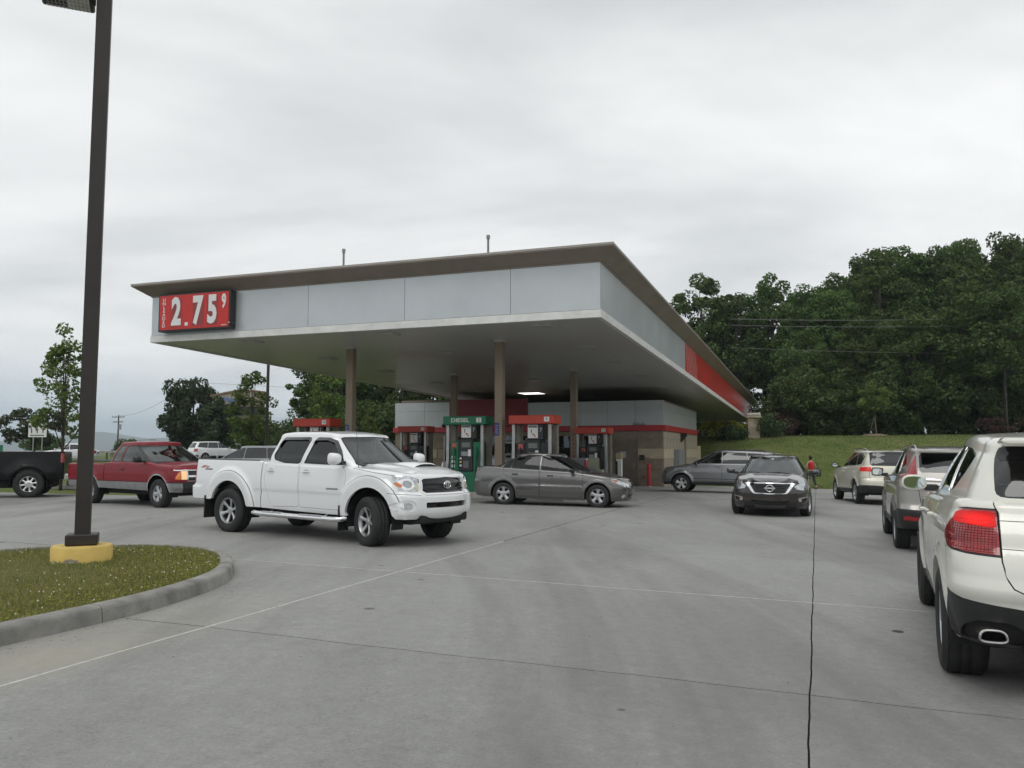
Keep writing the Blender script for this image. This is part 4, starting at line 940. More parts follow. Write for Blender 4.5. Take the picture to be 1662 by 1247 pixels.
    for x0, x1, z0, z1, m, nm in ((-9.30, -8.98, 1.24, 1.55, pm('notice_pale', (.38, .37, .42), .6, ns=40, na=.4), 'notice'), (-8.30, -8.05, 1.12, 1.38, BLK(), 'notice'), (-8.02, -7.80, 1.14, 1.26, pm('notice_brown', (.28, .18, .15), .6, ns=30, na=.4), 'notice'), (-8.12, -8.02, .95, 1.03, pm('notice_red', (.3, .07, .06), .6, ns=30, na=.3), 'notice'), (-8.12, -8.02, .22, .36, pm('notice_red', (.3, .07, .06), .6, ns=30, na=.3), 'alarm_box')): MB().box(x0, x1, a0-.05, a0-.002, z0, z1).build(nm, m, k)
    # red band and upper panels
    MB().bbox(rL-.10, rR+.10, a0-.10, a0+.2, 2.58, 2.86, .01).build('red_band', red, k); MB().bbox(rR-.2, rR+.10, a0+.201, a1-.3, 2.58, 2.86, .01).build('red_band', red, k); MB().bbox(rL-.10, rL+.2, a0+.201, a1, 2.58, 2.86, .01).build('red_band', red, k)
    us = [rL-.02, -20.2, -18.66]; 
    for A, B in zip(us[:-1], us[1:]):
        for z0, z1 in ((2.862, 3.75), (3.756, 4.22)): MB().bbox(A+.005, B-.005, a0-.03, a0+.1, z0, z1, .004).build('metal_panel', panm, k)
    us = list(np.linspace(-14.2, rR+.03, 6))
    for A, B in zip(us[:-1], us[1:]):
        for z0, z1 in ((2.862, 3.60), (3.606, 4.10)): MB().bbox(A+.005, B-.005, a0-.03, a0+.1, z0, z1, .004).build('metal_panel', panm, k)
    us = list(np.linspace(a0+.105, a1-.4, 5))
    for A, B in zip(us[:-1], us[1:]):
        for z0, z1 in ((2.862, 3.60), (3.606, 4.0)): MB().bbox(rR-.1, rR+.03, A+.005, B-.005, z0, z1, .004).build('metal_panel', panm, k)
    f = MB().bbox(-18.655, -14.205, a0-.14, a0+.1, 2.862, 4.33, .01).build('red_feature_panel', redp, k)
    for j in range(9):
        x = -16.75+j*.19; mb = MB(); mb.add([(x, a0-.146, 2.9), (x+.03, a0-.146, 2.9), (x+.83, a0-.146, 4.30), (x+.80, a0-.146, 4.30), (x, a0-.141, 2.9), (x+.03, a0-.141, 2.9), (x+.83, a0-.141, 4.3), (x+.80, a0-.141, 4.3)], [(0, 1, 2, 3), (7, 6, 5, 4), (0, 4, 5, 1), (1, 5, 6, 2), (2, 6, 7, 3), (3, 7, 4, 0)]); mb.build('pinstripe', pm('stripe_darkred', (.34, .05, .06), .5, ns=9, na=.1), f)
    MB().bbox(rL+.2, -18.7, a0+.3, a1, 4.22, 4.38, .01).build('coping', brown, k); MB().bbox(rL, rR, a0+.05, a1-.1, 4.0, 4.1, .01).build('roof', brown, k)
    # cabinets, lamps, duct
    MB().bbox(rR+.005, rR+.30, 44.25, 46.1, -.25, 1.66, .01).build('meter_cabinet', pm('cabinet_grey', (.26, .27, .28), .5, .3, ns=5, na=.1), k)
    MB().bbox(rR+.005, rR+.10, 48.0, 48.2, -.3, 2.58, .01).build('downpipe', pm('column_tan', (.27, .212, .155), .55, ns=1.2, na=.12), k)
    MB().add([(rR+.005, 46.6, 2.05), (rR+.005, 47.0, 2.05), (rR+.005, 47.0, 2.55), (rR+.005, 46.6, 2.55), (rR+.35, 46.6, 2.45), (rR+.35, 47.0, 2.45), (rR+.3, 47.0, 2.56), (rR+.3, 46.6, 2.56)], [(0, 1, 2, 3), (4, 7, 6, 5), (0, 4, 5, 1), (1, 5, 6, 2), (2, 6, 7, 3), (3, 7, 4, 0)]).build('wall_light', BLK(), k)
    for x in (-7.95, -7.75, -7.50): MB().ico((x-.55, a0-.18, 2.93), .07, 2).build('flood_lamp', pm('lamp_grey', (.30, .31, .32), .3, .3, ns=9, na=.2), k, True)
    MB().ico((-21.0+2.0, a0-.15, 2.95), .10, 2, (1, 1, 1)).build('flood_lamp', BLK(), k, True)
    MB().bbox(rR-3.0, rR+.02, a1, a1+1.5, -.6, 1.9, .02).build('screen_wall', tan, k)
    return k
def pillar():
    r, a = -4.15, 62.0; g = terrain_h(*ts(r, a)); z = 4.30; t = empty('pillar', 'tan masonry pillar with cap beyond the far right corner of the canopy', 'pillar', matrix=FR @ Matrix.Translation((r, a, 0)))
    tan = pm('block_tan', (.44, .385, .275), .9, ns=3, na=.14, bump=.002, bs=60); mid = pm('block_mid', (.33, .285, .22), .9, ns=3, na=.14, bump=.002, bs=60)
    zz = g-.3; k = 0
    while zz < z-.4:
        z1 = min(zz+.5, z-.35); MB().bbox(-.40, .40, -.4, .4, zz, z1-.008, .008).build('block', tan if zz > 2.9 else mid, t); zz = z1; k += 1
        if z1 >= z-.36: break
    MB().bbox(-.50, .50, -.5, .5, z-.35, z-.22, .02).build('cap', tan, t); MB().bbox(-.46, .46, -.46, .46, z-.218, z, .05).build('cap', pm('cap_pale', (.5, .47, .42), .7, ns=5, na=.1), t)
def stand_towel():
    r, a = -8.62, 38.0; g = gzs(r, a); t = empty('windscreen_service_stand', 'white and black service stand with tan lid in front of the kiosk door', 'service stand', matrix=FR @ Matrix.Translation((r, a, g)))
    MB().bbox(-.12, .14, -.12, .12, 0, 1.30, .02).build('stand_body', pm('paper_white', (.75, .75, .72), .7, ns=30, na=.1), t); MB().bbox(-.14, -.04, -.14, .0, .2, 1.2, .01).build('stand_panel', BLK(), t); MB().bbox(-.13, .16, -.14, .14, 1.302, 1.58, .02).build('lid', pm('lid_tan', (.42, .37, .22), .6, ns=5, na=.1), t)
    e = empty('fire_extinguisher', 'red fire extinguisher standing left of the service stand', 'fire extinguisher', matrix=FR @ Matrix.Translation((r-.5, a+.1, g))); MB().lathe([(.001, 0), (.09, 0), (.09, .48), (.05, .58), (.03, .60), (.001, .6)], 'z', 16).build('cylinder', pm('bollard_red', (.40, .02, .03), .5, ns=5, na=.2), e, True); MB().tube([(0, 0, .58), (.02, 0, .68), (.10, 0, .66)], .02, 6).build('valve', BLK(), e)
def light_pole(label, x, y, z0, h, w=.1, head=None, base=True, rot=.40):
    t = empty('lamp_post', label, 'lamp post', (x, y, z0), rot); br = pm('pole_bronze', (.038, .032, .029), .5, .3, ns=2, na=.15)
    if base:
        yl = bpy.data.materials.new('base_yellow_paint'); yl.use_nodes = True; tt = yl.node_tree; b = tt.nodes['Principled BSDF']; b.inputs['Roughness'].default_value = .7
        tcn = N(tt, 'ShaderNodeTexCoord'); sp = N(tt, 'ShaderNodeSeparateXYZ'); tt.links.new(tcn.outputs['Object'], sp.inputs[0]); nz = N(tt, 'ShaderNodeTexNoise'); nz.inputs['Scale'].default_value = 6; nz.inputs['Detail'].default_value = 6; tt.links.new(tcn.outputs['Object'], nz.inputs['Vector'])
        f = M(tt, 'GREATER_THAN', M(tt, 'ADD', M(tt, 'MULTIPLY', sp.outputs[2], 3.4), M(tt, 'MULTIPLY', nz.outputs[0], 1.1)), .80); mxx = N(tt, 'ShaderNodeMix', data_type='RGBA'); mxx.inputs['A'].default_value = (.27, .235, .18, 1); mxx.inputs['B'].default_value = (.60, .43, .12, 1)
        tt.links.new(f, mxx.inputs['Factor']); hs = N(tt, 'ShaderNodeHueSaturation'); tt.links.new(M(tt, 'MULTIPLY_ADD', nz.outputs[0], .5, .75), hs.inputs['Value']); tt.links.new(mxx.outputs['Result'], hs.inputs['Color']); tt.links.new(hs.outputs[0], b.inputs['Base Color'])
        MB().lathe([(.335, -.1), (.34, .22), (.325, .240), (.001, .245)], 'z', 36).build('footing', yl, t, True)
        MB().bbox(-.175, .175, -.175, .175, .247, .375, .012).build('base_cover', br, t); z1 = .30
    else: z1 = 0
    mb = MB(); wb_, wt_ = w, w*1.02
    mb.add([(sx*q, sy*q, zz) for zz, q in ((z1, wb_), (h, wt_)) for sx, sy in ((-1, -1), (1, -1), (1, 1), (-1, 1))], [(0, 1, 5, 4), (1, 2, 6, 5), (2, 3, 7, 6), (3, 0, 4, 7), (4, 5, 6, 7)]); mb.build('pole', br, t)
    if head:
        hx0, hx1, hy, hz = head
        MB().bbox(-.16, -.1, -.05, .05, hz+.04, hz+.12, .005).build('arm', br, t)
        hd = MB().bbox(hx0, hx1, -hy, hy, hz+.02, hz+.16, .02).build('lamp_head', br, t)
        MB().box(hx0+.05, hx1-.05, -hy+.05, hy-.05, hz+.004, hz+.019).build('lamp_lens', pm('lens_frost', (.72, .72, .70), .4, ns=10, na=.1), hd)
        mb = MB(); n = 11
        for i in range(n): x = hx0+.08+(hx1-hx0-.16)*i/(n-1); mb.box(x-.004, x+.004, -hy+.06, hy-.06, hz-.008, hz+.004)
        for i in range(4): y_ = -hy+.1+(2*hy-.2)*i/3; mb.box(hx0+.06, hx1-.06, y_-.004, y_+.004, hz-.012, hz-.0082)
        o = mb.build('louvre', pm('louvre_grey', (.4, .4, .4), .4, .5, ns=9, na=.1), hd); o['kind'] = 'stuff'
        MB().box(hx0+.04, hx0+.3, -.13, .13, hz+.0, hz+.003).build('led_driver', BLK(), hd)
    return t
def far_things():
    # far road with guard rail
    asph = pm('asphalt', (.052, .052, .054), .9, ns=1.5, na=.25); V = []; F = []
    xs = list(range(-240, 0, 8)); 
    for i, x in enumerate(xs):
        for y in (66.5, 79.5): V.append((x, y, .80 if x > -90 else .80+(x+90)*.004))
    F = [(2*i, 2*i+2, 2*i+3, 2*i+1) for i in range(len(xs)-1)]
    rd = mk('road', V, F, asph); rd['kind'] = 'structure'
    mk('edge_line', [(v[0], 67.0 if i % 2 == 0 else 67.15, v[2]+.004) for i, v in enumerate(V)], F, pm('line_white', (.6, .6, .58), .7, ns=5, na=.2), rd)
    # concrete lot edge kerb on the left
    kb = empty('kerb', None, None, matrix=FR.copy()); kb['kind'] = 'structure'; km = pm('kerb_concrete', (.235, .230, .212), .88, ns=3.5, na=.35, bump=.006, bs=45)
    for j in range(10):
        r = -24.0-j*3.05-3.04; mb = MB(); mb.bbox(r, r+3.04, 23.15, 23.32, .16, .335, .015); mb.build('kerb_stone', km, kb)
    for j in range(8): MB().bbox(-24.15, -23.98, 23.33+j*3.05, 23.33+j*3.05+3.04, -.1, gzs(-24, 25+j*3.05)+.14, .015).build('kerb_stone', km, kb)
    gr = empty('guard_rail', 'galvanised guard rail with wooden posts along the far road', 'guard rail', (-26, 82, .78)); gm = pm('galvanised', (.30, .31, .31), .5, .6, ns=4, na=.2); wm = pm('post_wood', (.10, .085, .065), .9, ns=3, na=.3)
    mb = MB(); pr = [(.0, .62), (-.05, .66), (0, .72), (-.05, .78), (0, .84)]
    for x in (-50, 60): mb.v += [(x, y_, z_) for y_, z_ in pr]
    mb.f = [(i, i+1, 6+i, 5+i) for i in range(4)]; mb.build('rail', gm, gr)
    mb2 = MB().bbox(-.08, .08, .02, .16, -.3, .75, .01); me = None
    for x in np.arange(-50, 60, 2.4):
        if me is None: o = mb2.build('post', wm, gr); me = o.data; o.location = (x, 0, 0)
        else: o = link('post', me, gr); o.location = (x, 0, 0)
    # board sign of the shopping centre, half hidden by trees
    bx, by = -28.0, 85; s = empty('billboard', 'tall beige pylon sign with arched top and blue lettering, half hidden by trees', 'sign', (bx, by, .38)); s.scale = (1.2, 1.2, 1.2)
    cream = pm('pylon_cream', (.36, .32, .24), .8, ns=3, na=.1); bd = pm('pylon_brown', (.22, .14, .09), .7, ns=3, na=.1); w = 2.15
    arc = [(-w, 5.62)]+[(-w+2*w*i/12, 5.62+.50*math.sin(PI*(i/12)**.8*.62+.0)) for i in range(13)]+[(w, 5.0)]
    MB().prism([(-w, 5.0), (w, 5.0), (w, 6.05)]+[(w-2*w*i/12, 5.62+.45*math.sin(PI*(1-i/12)*.75)) for i in range(1, 13)], -.5, .5, 'y').build('sign_top', cream, s)
    top = [(w-2*w*i/12, 5.62+.45*math.sin(PI*(1-i/12)*.75)) for i in range(0, 13)]
    MB().prism([(w+.12, top[0][1])]+top[1:-1]+[(-w-.15, top[-1][1])]+[(-w-.15, top[-1][1]+.14)]+[(x, z+.14) for x, z in reversed(top[1:-1])]+[(w+.12, top[0][1]+.14)], -.6, .6, 'y').build('arched_coping', bd, s)
    MB().box(-w+.1, w-.1, -.45, .45, 3.1, 4.98).build('sign_mid', cream, s); MB().box(-w+.45, -w+2.0, -.50, -.455, 4.05, 4.80).build('tenant_panel', pm('panel_navy', (.02, .04, .07), .4, ns=2, na=.4), s); MB().box(-w+2.02, w-.2, -.50, -.455, 4.05, 4.80).build('tenant_panel', pm('panel_dark', (.03, .03, .035), .4, ns=2, na=.4), s); MB().box(-w+1.1, -w+1.5, -.51, -.501, 4.2, 4.65).build('tenant_logo', pm('logo_teal', (.03, .25, .33), .4, ns=2, na=.3), s)
    lettering('tenant_letter', 'O', .6, pm('sign_white', (.72, .72, .72), .5, ns=18, na=.06), s, face_mtx((-w+1.85, -.515, 4.42), (0, -1, 0)), extrude=.01)
    lettering('sign_lettering', 'Walmart', .60, pm('letter_blue', (.08, .17, .40), .5, ns=9, na=.1), s, face_mtx((-w+1.75, -.51, 5.36), (0, -1, 0)), extrude=.01, sx=.95, bold=.03)
    for x in (-w+.5, w-.5): MB().bbox(x-.4, x+.4, -.4, .4, -.3, 3.1, .02).build('sign_leg', cream, s)
    MB().box(-w+.9, w-.9, -.46, .3, 2.4, 3.09).build('tenant_panel', pm('panel_grey', (.25, .24, .22), .5, ns=3, na=.3), s)
    # lane control sign
    x, y = -34.3, 60; z = .6; a = empty('road_sign', 'white lane sign with three curved black arrows on two posts behind the black pickup', 'road sign', (x, y, z)); wt = pm('sign_white', (.72, .72, .72), .5, ns=18, na=.06); bk = pm('sign_black', (.015, .015, .016), .4, ns=9, na=.2)
    MB().box(-.66, .66, -.02, .0, 1.98, 2.98).build('sign_plate', wt, a)
    for sx, ox in ((-1, -.42), (-1, -.02), (1, .40)):
        P = [(ox, 2.28), (ox, 2.5), (ox+sx*.03, 2.62), (ox+sx*.12, 2.74)]; mb = MB(); mb.tube([(p[0], -.024, p[1]) for p in P], .035, 6); mb.add([(ox+sx*.02, -.026, 2.78), (ox+sx*.22, -.026, 2.86), (ox+sx*.17, -.026, 2.62), (ox+sx*.02, -.05, 2.78), (ox+sx*.22, -.05, 2.86), (ox+sx*.17, -.05, 2.62)], [(0, 1, 2), (5, 4, 3), (0, 3, 4, 1), (1, 4, 5, 2), (2, 5, 3, 0)]); mb.build('arrow', bk, a)
    [MB().box(-.5+k*.145, -.40+k*.145, -.026, -.0205, 2.06, 2.15).build('caption_mark', bk, a) for k in range(7)]
    for xx in (-.30, .34): MB().bbox(xx-.035, xx+.035, .005, .06, -.7, 2.3, .004).build('post', gm, a)
    gsn = empty('road_sign', 'small green road sign cut by the left edge of the frame', 'road sign', (-37.3, 60, .6)); MB().box(-.8, .55, -.02, 0, .8, 1.42).build('sign_plate', pm('sign_green', (.01, .14, .08), .5, ns=9, na=.1), gsn)
    for xx in (-.5, .4): MB().bbox(xx-.03, xx+.03, .005, .06, -.6, 1.2, .004).build('post', gm, gsn)
def utility_pole(label, x, y, z0, h, arm=2.4, lamp=False, cross=2):
    t = empty('utility_pole', label, 'utility pole', (x, y, z0)); wm = pm('pole_wood', (.075, .06, .05), .9, ns=2, na=.3)
    MB().tube([(0, 0, -1), (0, 0, h)], [.17, .11], 10).build('pole', wm, t, True)
    for k in range(cross):
        z = h-.35-k*.9; MB().box(-arm/2*(1 if k == 0 else .8), arm/2*(1 if k == 0 else .8), -.20, -.09, z-.06, z+.06).build('crossarm', wm, t)
        for xx in (-arm*.45, -arm*.2, arm*.2, arm*.45): MB().lathe([(.05, 0), (.06, .06), (.03, .10), (.05, .14), (.001, .2)], 'z', 8, c=(xx*(1 if k == 0 else .8), -.15, z+.06)).build('insulator', pm('insulator_grey', (.2, .2, .2), .3, ns=9, na=.2), t)
    if lamp:
        MB().tube([(0, -.1, h-5.2), (2.5, -.1, h-4.6), (6.0, -.1, h-4.4)], .06, 6).build('lamp_arm', pm('galvanised', (.30, .31, .31), .5, .6, ns=4, na=.2), t); MB().bbox(5.8, 6.9, -.3, .1, h-4.55, h-4.3, .05).build('lamp_head', pm('lamp_grey', (.30, .31, .32), .3, .3, ns=9, na=.2), t)
        MB().lathe([(.001, 0), (.25, 0), (.25, .9), (.001, 1)], 'z', 12, c=(.4, -.2, h-2.6)).build('transformer', pm('lamp_grey', (.30, .31, .32), .3, .3, ns=9, na=.2), t)
def wire(label, p, q, sag, r=.02, n=16):
    P = []
    for k in range(n+1): t = k/n; P.append((p[0]+(q[0]-p[0])*t, p[1]+(q[1]-p[1])*t, p[2]+(q[2]-p[2])*t-sag*4*t*(1-t)))
    meta(MB().tube(P, r, 5).build('overhead_wire', pm('wire_grey', (.16, .16, .16), .6, .2, ns=2, na=.2)), label, 'wire', 'overhead wires')
# ------------------------------------------------------------ vegetation
def crown_mesh(name, mat, n, env, size, seed, clumps=60, cr=(.14, .26), flat=.75, hollow=.35, shape=None, rnd_z=1.0):
    """leaf-sized quads in many clumps spread through an uneven envelope (unit height crown, centre at 0)"""
    g = np.random.default_rng(seed); C = []; rx, ry, rz = env
    while len(C) < clumps:
        p = g.uniform(-1, 1, 3); d = np.linalg.norm(p)
        if d > 1 or d < hollow*g.uniform(.4, 1): continue
        if shape:
            w = shape((p[2]+1)/2)
            p = np.array([p[0]*w, p[1]*w, p[2]])
        C.append(p*np.array([rx, ry, rz]))
    C = np.array(C); R = g.uniform(cr[0], cr[1], clumps)*max(rx, rz*.7)
    k = g.integers(0, clumps, n); d = g.normal(size=(n, 3)); d /= np.linalg.norm(d, axis=1)[:, None]; rad = R[k]*g.uniform(.45, 1.08, n)**.6; P = C[k]+d*rad[:, None]*np.array([1, 1, flat])
    nrm = d*.6+g.normal(size=(n, 3))*.6+np.array([0, 0, .35]); nrm /= np.linalg.norm(nrm, axis=1)[:, None]; u = np.cross(nrm, g.normal(size=(n, 3))); u /= np.linalg.norm(u, axis=1)[:, None]; v = np.cross(nrm, u); s = size*g.uniform(.55, 1.25, n)[:, None]
    V = np.stack([P-u*s*.5, P+v*s*.32+nrm*s*.05, P+u*s*.5, P-v*s*.32+nrm*s*.05], 1).reshape(-1, 3)
    return fast_mesh(name, V, np.arange(n*4).reshape(-1, 4), mat, link_it=False), C
def trunk_mesh(name, C, h0, hc, r, mat, nl=9, seed=0, cz=0):
    g = random.Random(seed); mb = MB(); top = (g.uniform(-.1, .1), g.uniform(-.1, .1), hc)
    mb.tube([(0, 0, -.6), (0, 0, h0*.3), (g.uniform(-.1, .1), g.uniform(-.1, .1), h0), top], [r*1.35, r, r*.85, r*.25], 9)
    idx = list(range(len(C))); g.shuffle(idx)
    for i in idx[:nl]:
        p = C[i]; z0 = h0*.75+(hc-h0*.75)*g.uniform(0, .7); q = (p[0]*.95, p[1]*.95, p[2]+cz)
        if q[2] < z0: z0 = max(h0*.6, q[2]-.3)
        m = (q[0]*.45, q[1]*.45, z0+(q[2]-z0)*.40); mb.tube([(0, 0, z0), m, q], [r*.40, r*.24, r*.08], 6)
    me = bpy.data.meshes.new(name); me.from_pydata(mb.v, [], mb.f); me.materials.append(mat); me.polygons.foreach_set('use_smooth', [True]*len(me.polygons)); me.update(); return me
BARK = lambda: pm('bark', (.06, .05, .042), .95, ns=6, na=.4, bump=.02, bs=8)
class Kind:
    def __init__(s, leaf, n, env, size, h0, r, k=3, seed=1, nl=9, **kw):
        s.v = []; s.h0 = h0
        for i in range(k):
            cm, C = crown_mesh('crown', leaf, n, env, size, seed+i*17, **kw); cz = h0+env[2]*.92
            tm = trunk_mesh('trunk', C, h0, cz+env[2]*.55, r, BARK(), nl, seed+i, cz); s.v.append((cm, tm, cz))
    def put(s, name, label, x, y, sc=1, z=None, cat='tree', group=None, rz=None, vi=None, sz=None):
        z = terrain_h(x, y) if z is None else z; t = empty(name, label, cat, (x, y, z), random.uniform(0, 6) if rz is None else rz, group); t.scale = (sc, sc, sz or sc)
        cm, tm, cz = s.v[random.randrange(len(s.v)) if vi is None else vi]; link('trunk', tm, t); o = link('crown', cm, t); o.location = (0, 0, cz); return t
def vegetation():
    dk = leaf_mat('leaf_forest', [(.022, .045, .009), (.052, .096, .018), (.094, .150, .030), (.135, .20, .045)], .16, .35); md = leaf_mat('leaf_mid', [(.032, .062, .012), (.064, .108, .022), (.11, .16, .034)], .2, .4); yg = leaf_mat('leaf_young', [(.07, .12, .022), (.13, .19, .04), (.19, .25, .06)], .6, .4); vd = leaf_mat('leaf_evergreen', [(.018, .036, .012), (.038, .066, .022), (.065, .10, .03)], .5, .2)
    F1 = Kind(dk, 19000, (3.7, 3.7, 6.4), .33, 4.5, .30, 5, 3, 14, clumps=110, cr=(.11, .24), hollow=.35, shape=lambda t: .72+.5*math.sin(PI*min(1, t*1.05))*.6)
    F2 = Kind(md, 15000, (3.6, 3.6, 4.6), .31, 3.0, .22, 3, 41, 10, clumps=60, cr=(.18, .30), hollow=.35)
    UN = Kind(md, 8000, (2.9, 2.9, 2.4), .28, .3, .10, 3, 61, 8, clumps=44, cr=(.20, .34), hollow=.2)
    rg = random.Random(5)
    # wood on the bank to the right: height profile read along the skyline (x at y=74)
    prof = [(9, 9.0), (12, 11.5), (15.5, 15.5), (18.2, 18.0), (20.3, 15.8), (21.8, 14.0), (23.3, 17.6), (28, 17.6), (31, 18.4), (33.5, 21.2), (39, 21.2), (43, 21.2), (47, 21.2), (53, 21), (60, 21), (68, 20)]
    def H(x): return float(np.interp(x, [p[0] for p in prof], [p[1] for p in prof]))
    desc = ['tall broadleaf tree in the dark wood', 'tall leafy tree standing in the wood', 'dark forest tree on the bank']
    spots = []
    for row, y0, step in ((0, 67, 3.3), (1, 73, 3.1), (2, 80, 3.6), (3, 88, 4.6)):
        x = 9.5+row*1.1
        while x < 62+row*5:
            spots.append((x+rg.uniform(-.9, .9), y0+rg.uniform(-1.6, 1.6), row)); x += step*rg.uniform(.85, 1.2)
    ref = {}
    for i, (x, y, row) in enumerate(spots):
        if st(x, y)[0] < -1.5 and st(x, y)[1] < 83: continue
        h = ((H(x*74/y)-1.5)*(y/74)-1.6+(-1.6 if row < 1 else 0))*rg.uniform(.92, 1.01)*(1 if row else .80)
        if row == 3: h *= .97
        sc = max(.42, h/17.0)
        F1.put('forest_tree', 'broadleaf tree in the dark wood on the right bank, '+('standing in its front row' if row == 0 else ('rising behind the front row' if row < 3 else 'far back along its skyline')), x, y, min(sc, .86+.25*rg.random()), group='trees of the wood on the right bank', sz=sc)
    # shorter understory along the wood edge
    x = 21.5
    while x < 62:
        UN.put('understory_tree', 'low leafy undergrowth tree at the foot of the wood', x, 64.2+rg.uniform(-1, 1.6), rg.uniform(.62, 1.15), group='undergrowth along the edge of the wood', cat='small tree'); x += rg.uniform(1.5, 2.1)
    for k in range(7): UN.put('understory_tree', 'low leafy tree in the dark strip seen under the far end of the canopy', 9+k*2.3, 86+rg.uniform(-1, 1), rg.uniform(1.0, 1.3), group='trees seen under the far end of the canopy', cat='small tree')
    for k in range(18): UN.put('understory_tree', 'low leafy undergrowth tree at the foot of the wood', 24+k*2.2, 67.5+rg.uniform(-1, 1), rg.uniform(.8, 1.1), group='undergrowth along the edge of the wood', cat='small tree')
    F2.put('leafy_tree', 'lighter green spreading tree at the wood edge above the white suv roof', 36.2, 62.5, 1.0, sz=.98); F2.put('leafy_tree', 'mid height green tree at the wood edge right of the staked sapling', 31.0, 63.5, .82)
    F1.put('tall_tree', 'tallest tree beside the sky gap, its crown rising just right of the canopy', 18.9, 82, .95, sz=.96)
    # wood to the left behind the canopy
    xs = [(-18.5, 78, .72), (-15.6, 76, .60), (-12.8, 79, .66), (-10.2, 77, .62), (-7.6, 80, .60), (-5.0, 78, .55), (-2.4, 80, .55), (.3, 79, .55), (3.0, 78, .55), (5.8, 76, .6), (-17, 88, .80), (-13, 90, .78), (-9, 90, .74), (-5, 91, .68), (-1, 90, .62), (3, 90, .62), (7.5, 88, .66), (-20.0, 90, .74)]
    for x, y, s in xs:
        if st(x, y)[0] > -21.5 and st(x, y)[1] < 82: y += 7
        F1.put('forest_tree', 'broadleaf tree in the wood behind the canopy, left of the kiosk', x, y, s, z=.3, group='trees of the wood behind the canopy')
    for x in np.arange(-19, 8, 2.6): UN.put('understory_tree', 'low bushy tree under the wood behind the canopy', float(x)+rg.uniform(-.5, .5), 71+rg.uniform(-1, 1), rg.uniform(.7, 1.1), z=.5, group='bushes under the wood behind the canopy', cat='small tree')
    # individual ones
    Y1 = Kind(yg, 2600, (1.25, 1.25, 2.35), .155, 1.55, .055, 1, 81, 26, clumps=58, cr=(.10, .19), hollow=.25, shape=lambda t: 1.15-.8*t)
    Y1.put('young_tree', 'slender young tree with open light green crown behind the brown lamp post', -16.45, 30.4, 1.0, z=.30, rz=.6)
    Y2 = Kind(leaf_mat('leaf_young2', [(.05, .09, .018), (.10, .15, .03), (.15, .20, .05)], .6, .4), 3000, (1.75, 1.75, 3.1), .22, 1.6, .07, 1, 87, 24, clumps=56, cr=(.12, .22), hollow=.25, shape=lambda t: 1.1-.7*t)
    Y2.put('young_tree', 'young open-crowned tree in front of the tall shopping sign', -14.6, 46.5, .86, z=.35)
    Y2.put('young_tree', 'young light green tree just left of the leftmost canopy column', -11.6, 52.5, .95, z=.35, rz=2.2)
    Y1.put('young_tree', 'thin young tree low between the canopy columns beside the kiosk', -9.0, 52, .66, z=.3, rz=3.2)
    E1 = Kind(vd, 13000, (1.75, 1.75, 1.85), .20, .35, .12, 2, 91, 8, clumps=62, cr=(.20, .34), hollow=.25)
    E1.put('evergreen_tree', 'dense dark green bushy tree behind the red pickup', -33.6, 87, 1.75, z=.75, rz=2.0, vi=0, sz=2.25); E1.put('evergreen_tree', 'lower dark bushy tree touching the right side of the taller one behind the red pickup', -29.6, 83.4, 1.25, z=.55, vi=1, sz=1.62); UN.put('roadside_bush', 'light green bush at the foot of the tall shopping sign', -26.2, 83.6, .95, z=.4, cat='bush'); UN.put('roadside_bush', 'second light green bush right of the foot of the tall shopping sign', -23.6, 83.4, .8, z=.4, cat='bush')
    E2 = Kind(leaf_mat('leaf_olive', [(.022, .035, .014), (.045, .062, .022), (.07, .09, .03)], .5, .2), 4200, (2.6, 2.6, 1.6), .26, 1.5, .12, 1, 97, 14, clumps=46, cr=(.13, .24), hollow=.3)
    E2.put('roadside_tree', 'spreading dark tree at the far left behind the lane sign', -36.0, 62.5, .95, z=.6)
    for x, y, s in ((-60, 108, .7), (-52, 112, .6), (-66, 116, .8), (-44, 112, .5)): UN.put('roadside_bush', 'dark bush beyond the far road near the mountains', x, y, s, z=.2, group='bushes beyond the far road', cat='bush')
    # staked sapling on the grass bank
    SP = Kind(yg, 1700, (1.15, 1.15, 1.15), .20, 1.75, .04, 1, 103, 8, clumps=34, cr=(.18, .30), hollow=.2)
    t = SP.put('sapling', 'staked sapling with light green crown on the mulch ring of the grass bank', 25.6, 58.5, .98, cat='tree'); z = terrain_h(25.6, 58.5)
    for dx, dy in ((-.5, .2), (.45, .1), (.05, -.5)): MB().tube([(dx*.8, dy*.8, 0), (dx*.12, dy*.12, 1.25)], .013, 5).build('stake', pm('stake_wood', (.30, .25, .18), .9, ns=4, na=.2), t)
    m = MB(); m.lathe([(1.05, -.12), (.8, .05), (.4, .12), (.001, .12)], 'z', 20, c=(25.6, 58.5, z)); meta(m.build('mulch_ring', pm('mulch', (.17, .13, .085), .95, ns=8, na=.5, bump=.03, bs=14), None, True), kind='structure')
    # shrubs by the kiosk end
    SH = Kind(leaf_mat('leaf_shrub', [(.025, .05, .018), (.05, .08, .03), (.08, .115, .045)], 1, .25), 3600, (1.0, 1.0, .62), .12, .05, .05, 2, 111, 5, clumps=40, cr=(.24, .40), hollow=.1)
    SH.put('round_shrub', 'round green shrub at the foot of the tan pillar', 18.4, 60.0, 1.35, cat='shrub', z=terrain_h(18.4, 60)-.1); SH.put('round_shrub', 'green shrub half hidden left of the tan pillar', 15.7, 59, .95, cat='shrub', z=terrain_h(15.7, 59)-.1)
    YS = Kind(leaf_mat('leaf_golden', [(.24, .26, .03), (.46, .44, .05), (.62, .56, .08)], 1.5, .3), 1700, (.78, .78, .55), .12, .1, .04, 2, 121, 5, clumps=26, cr=(.24, .40), hollow=.1)
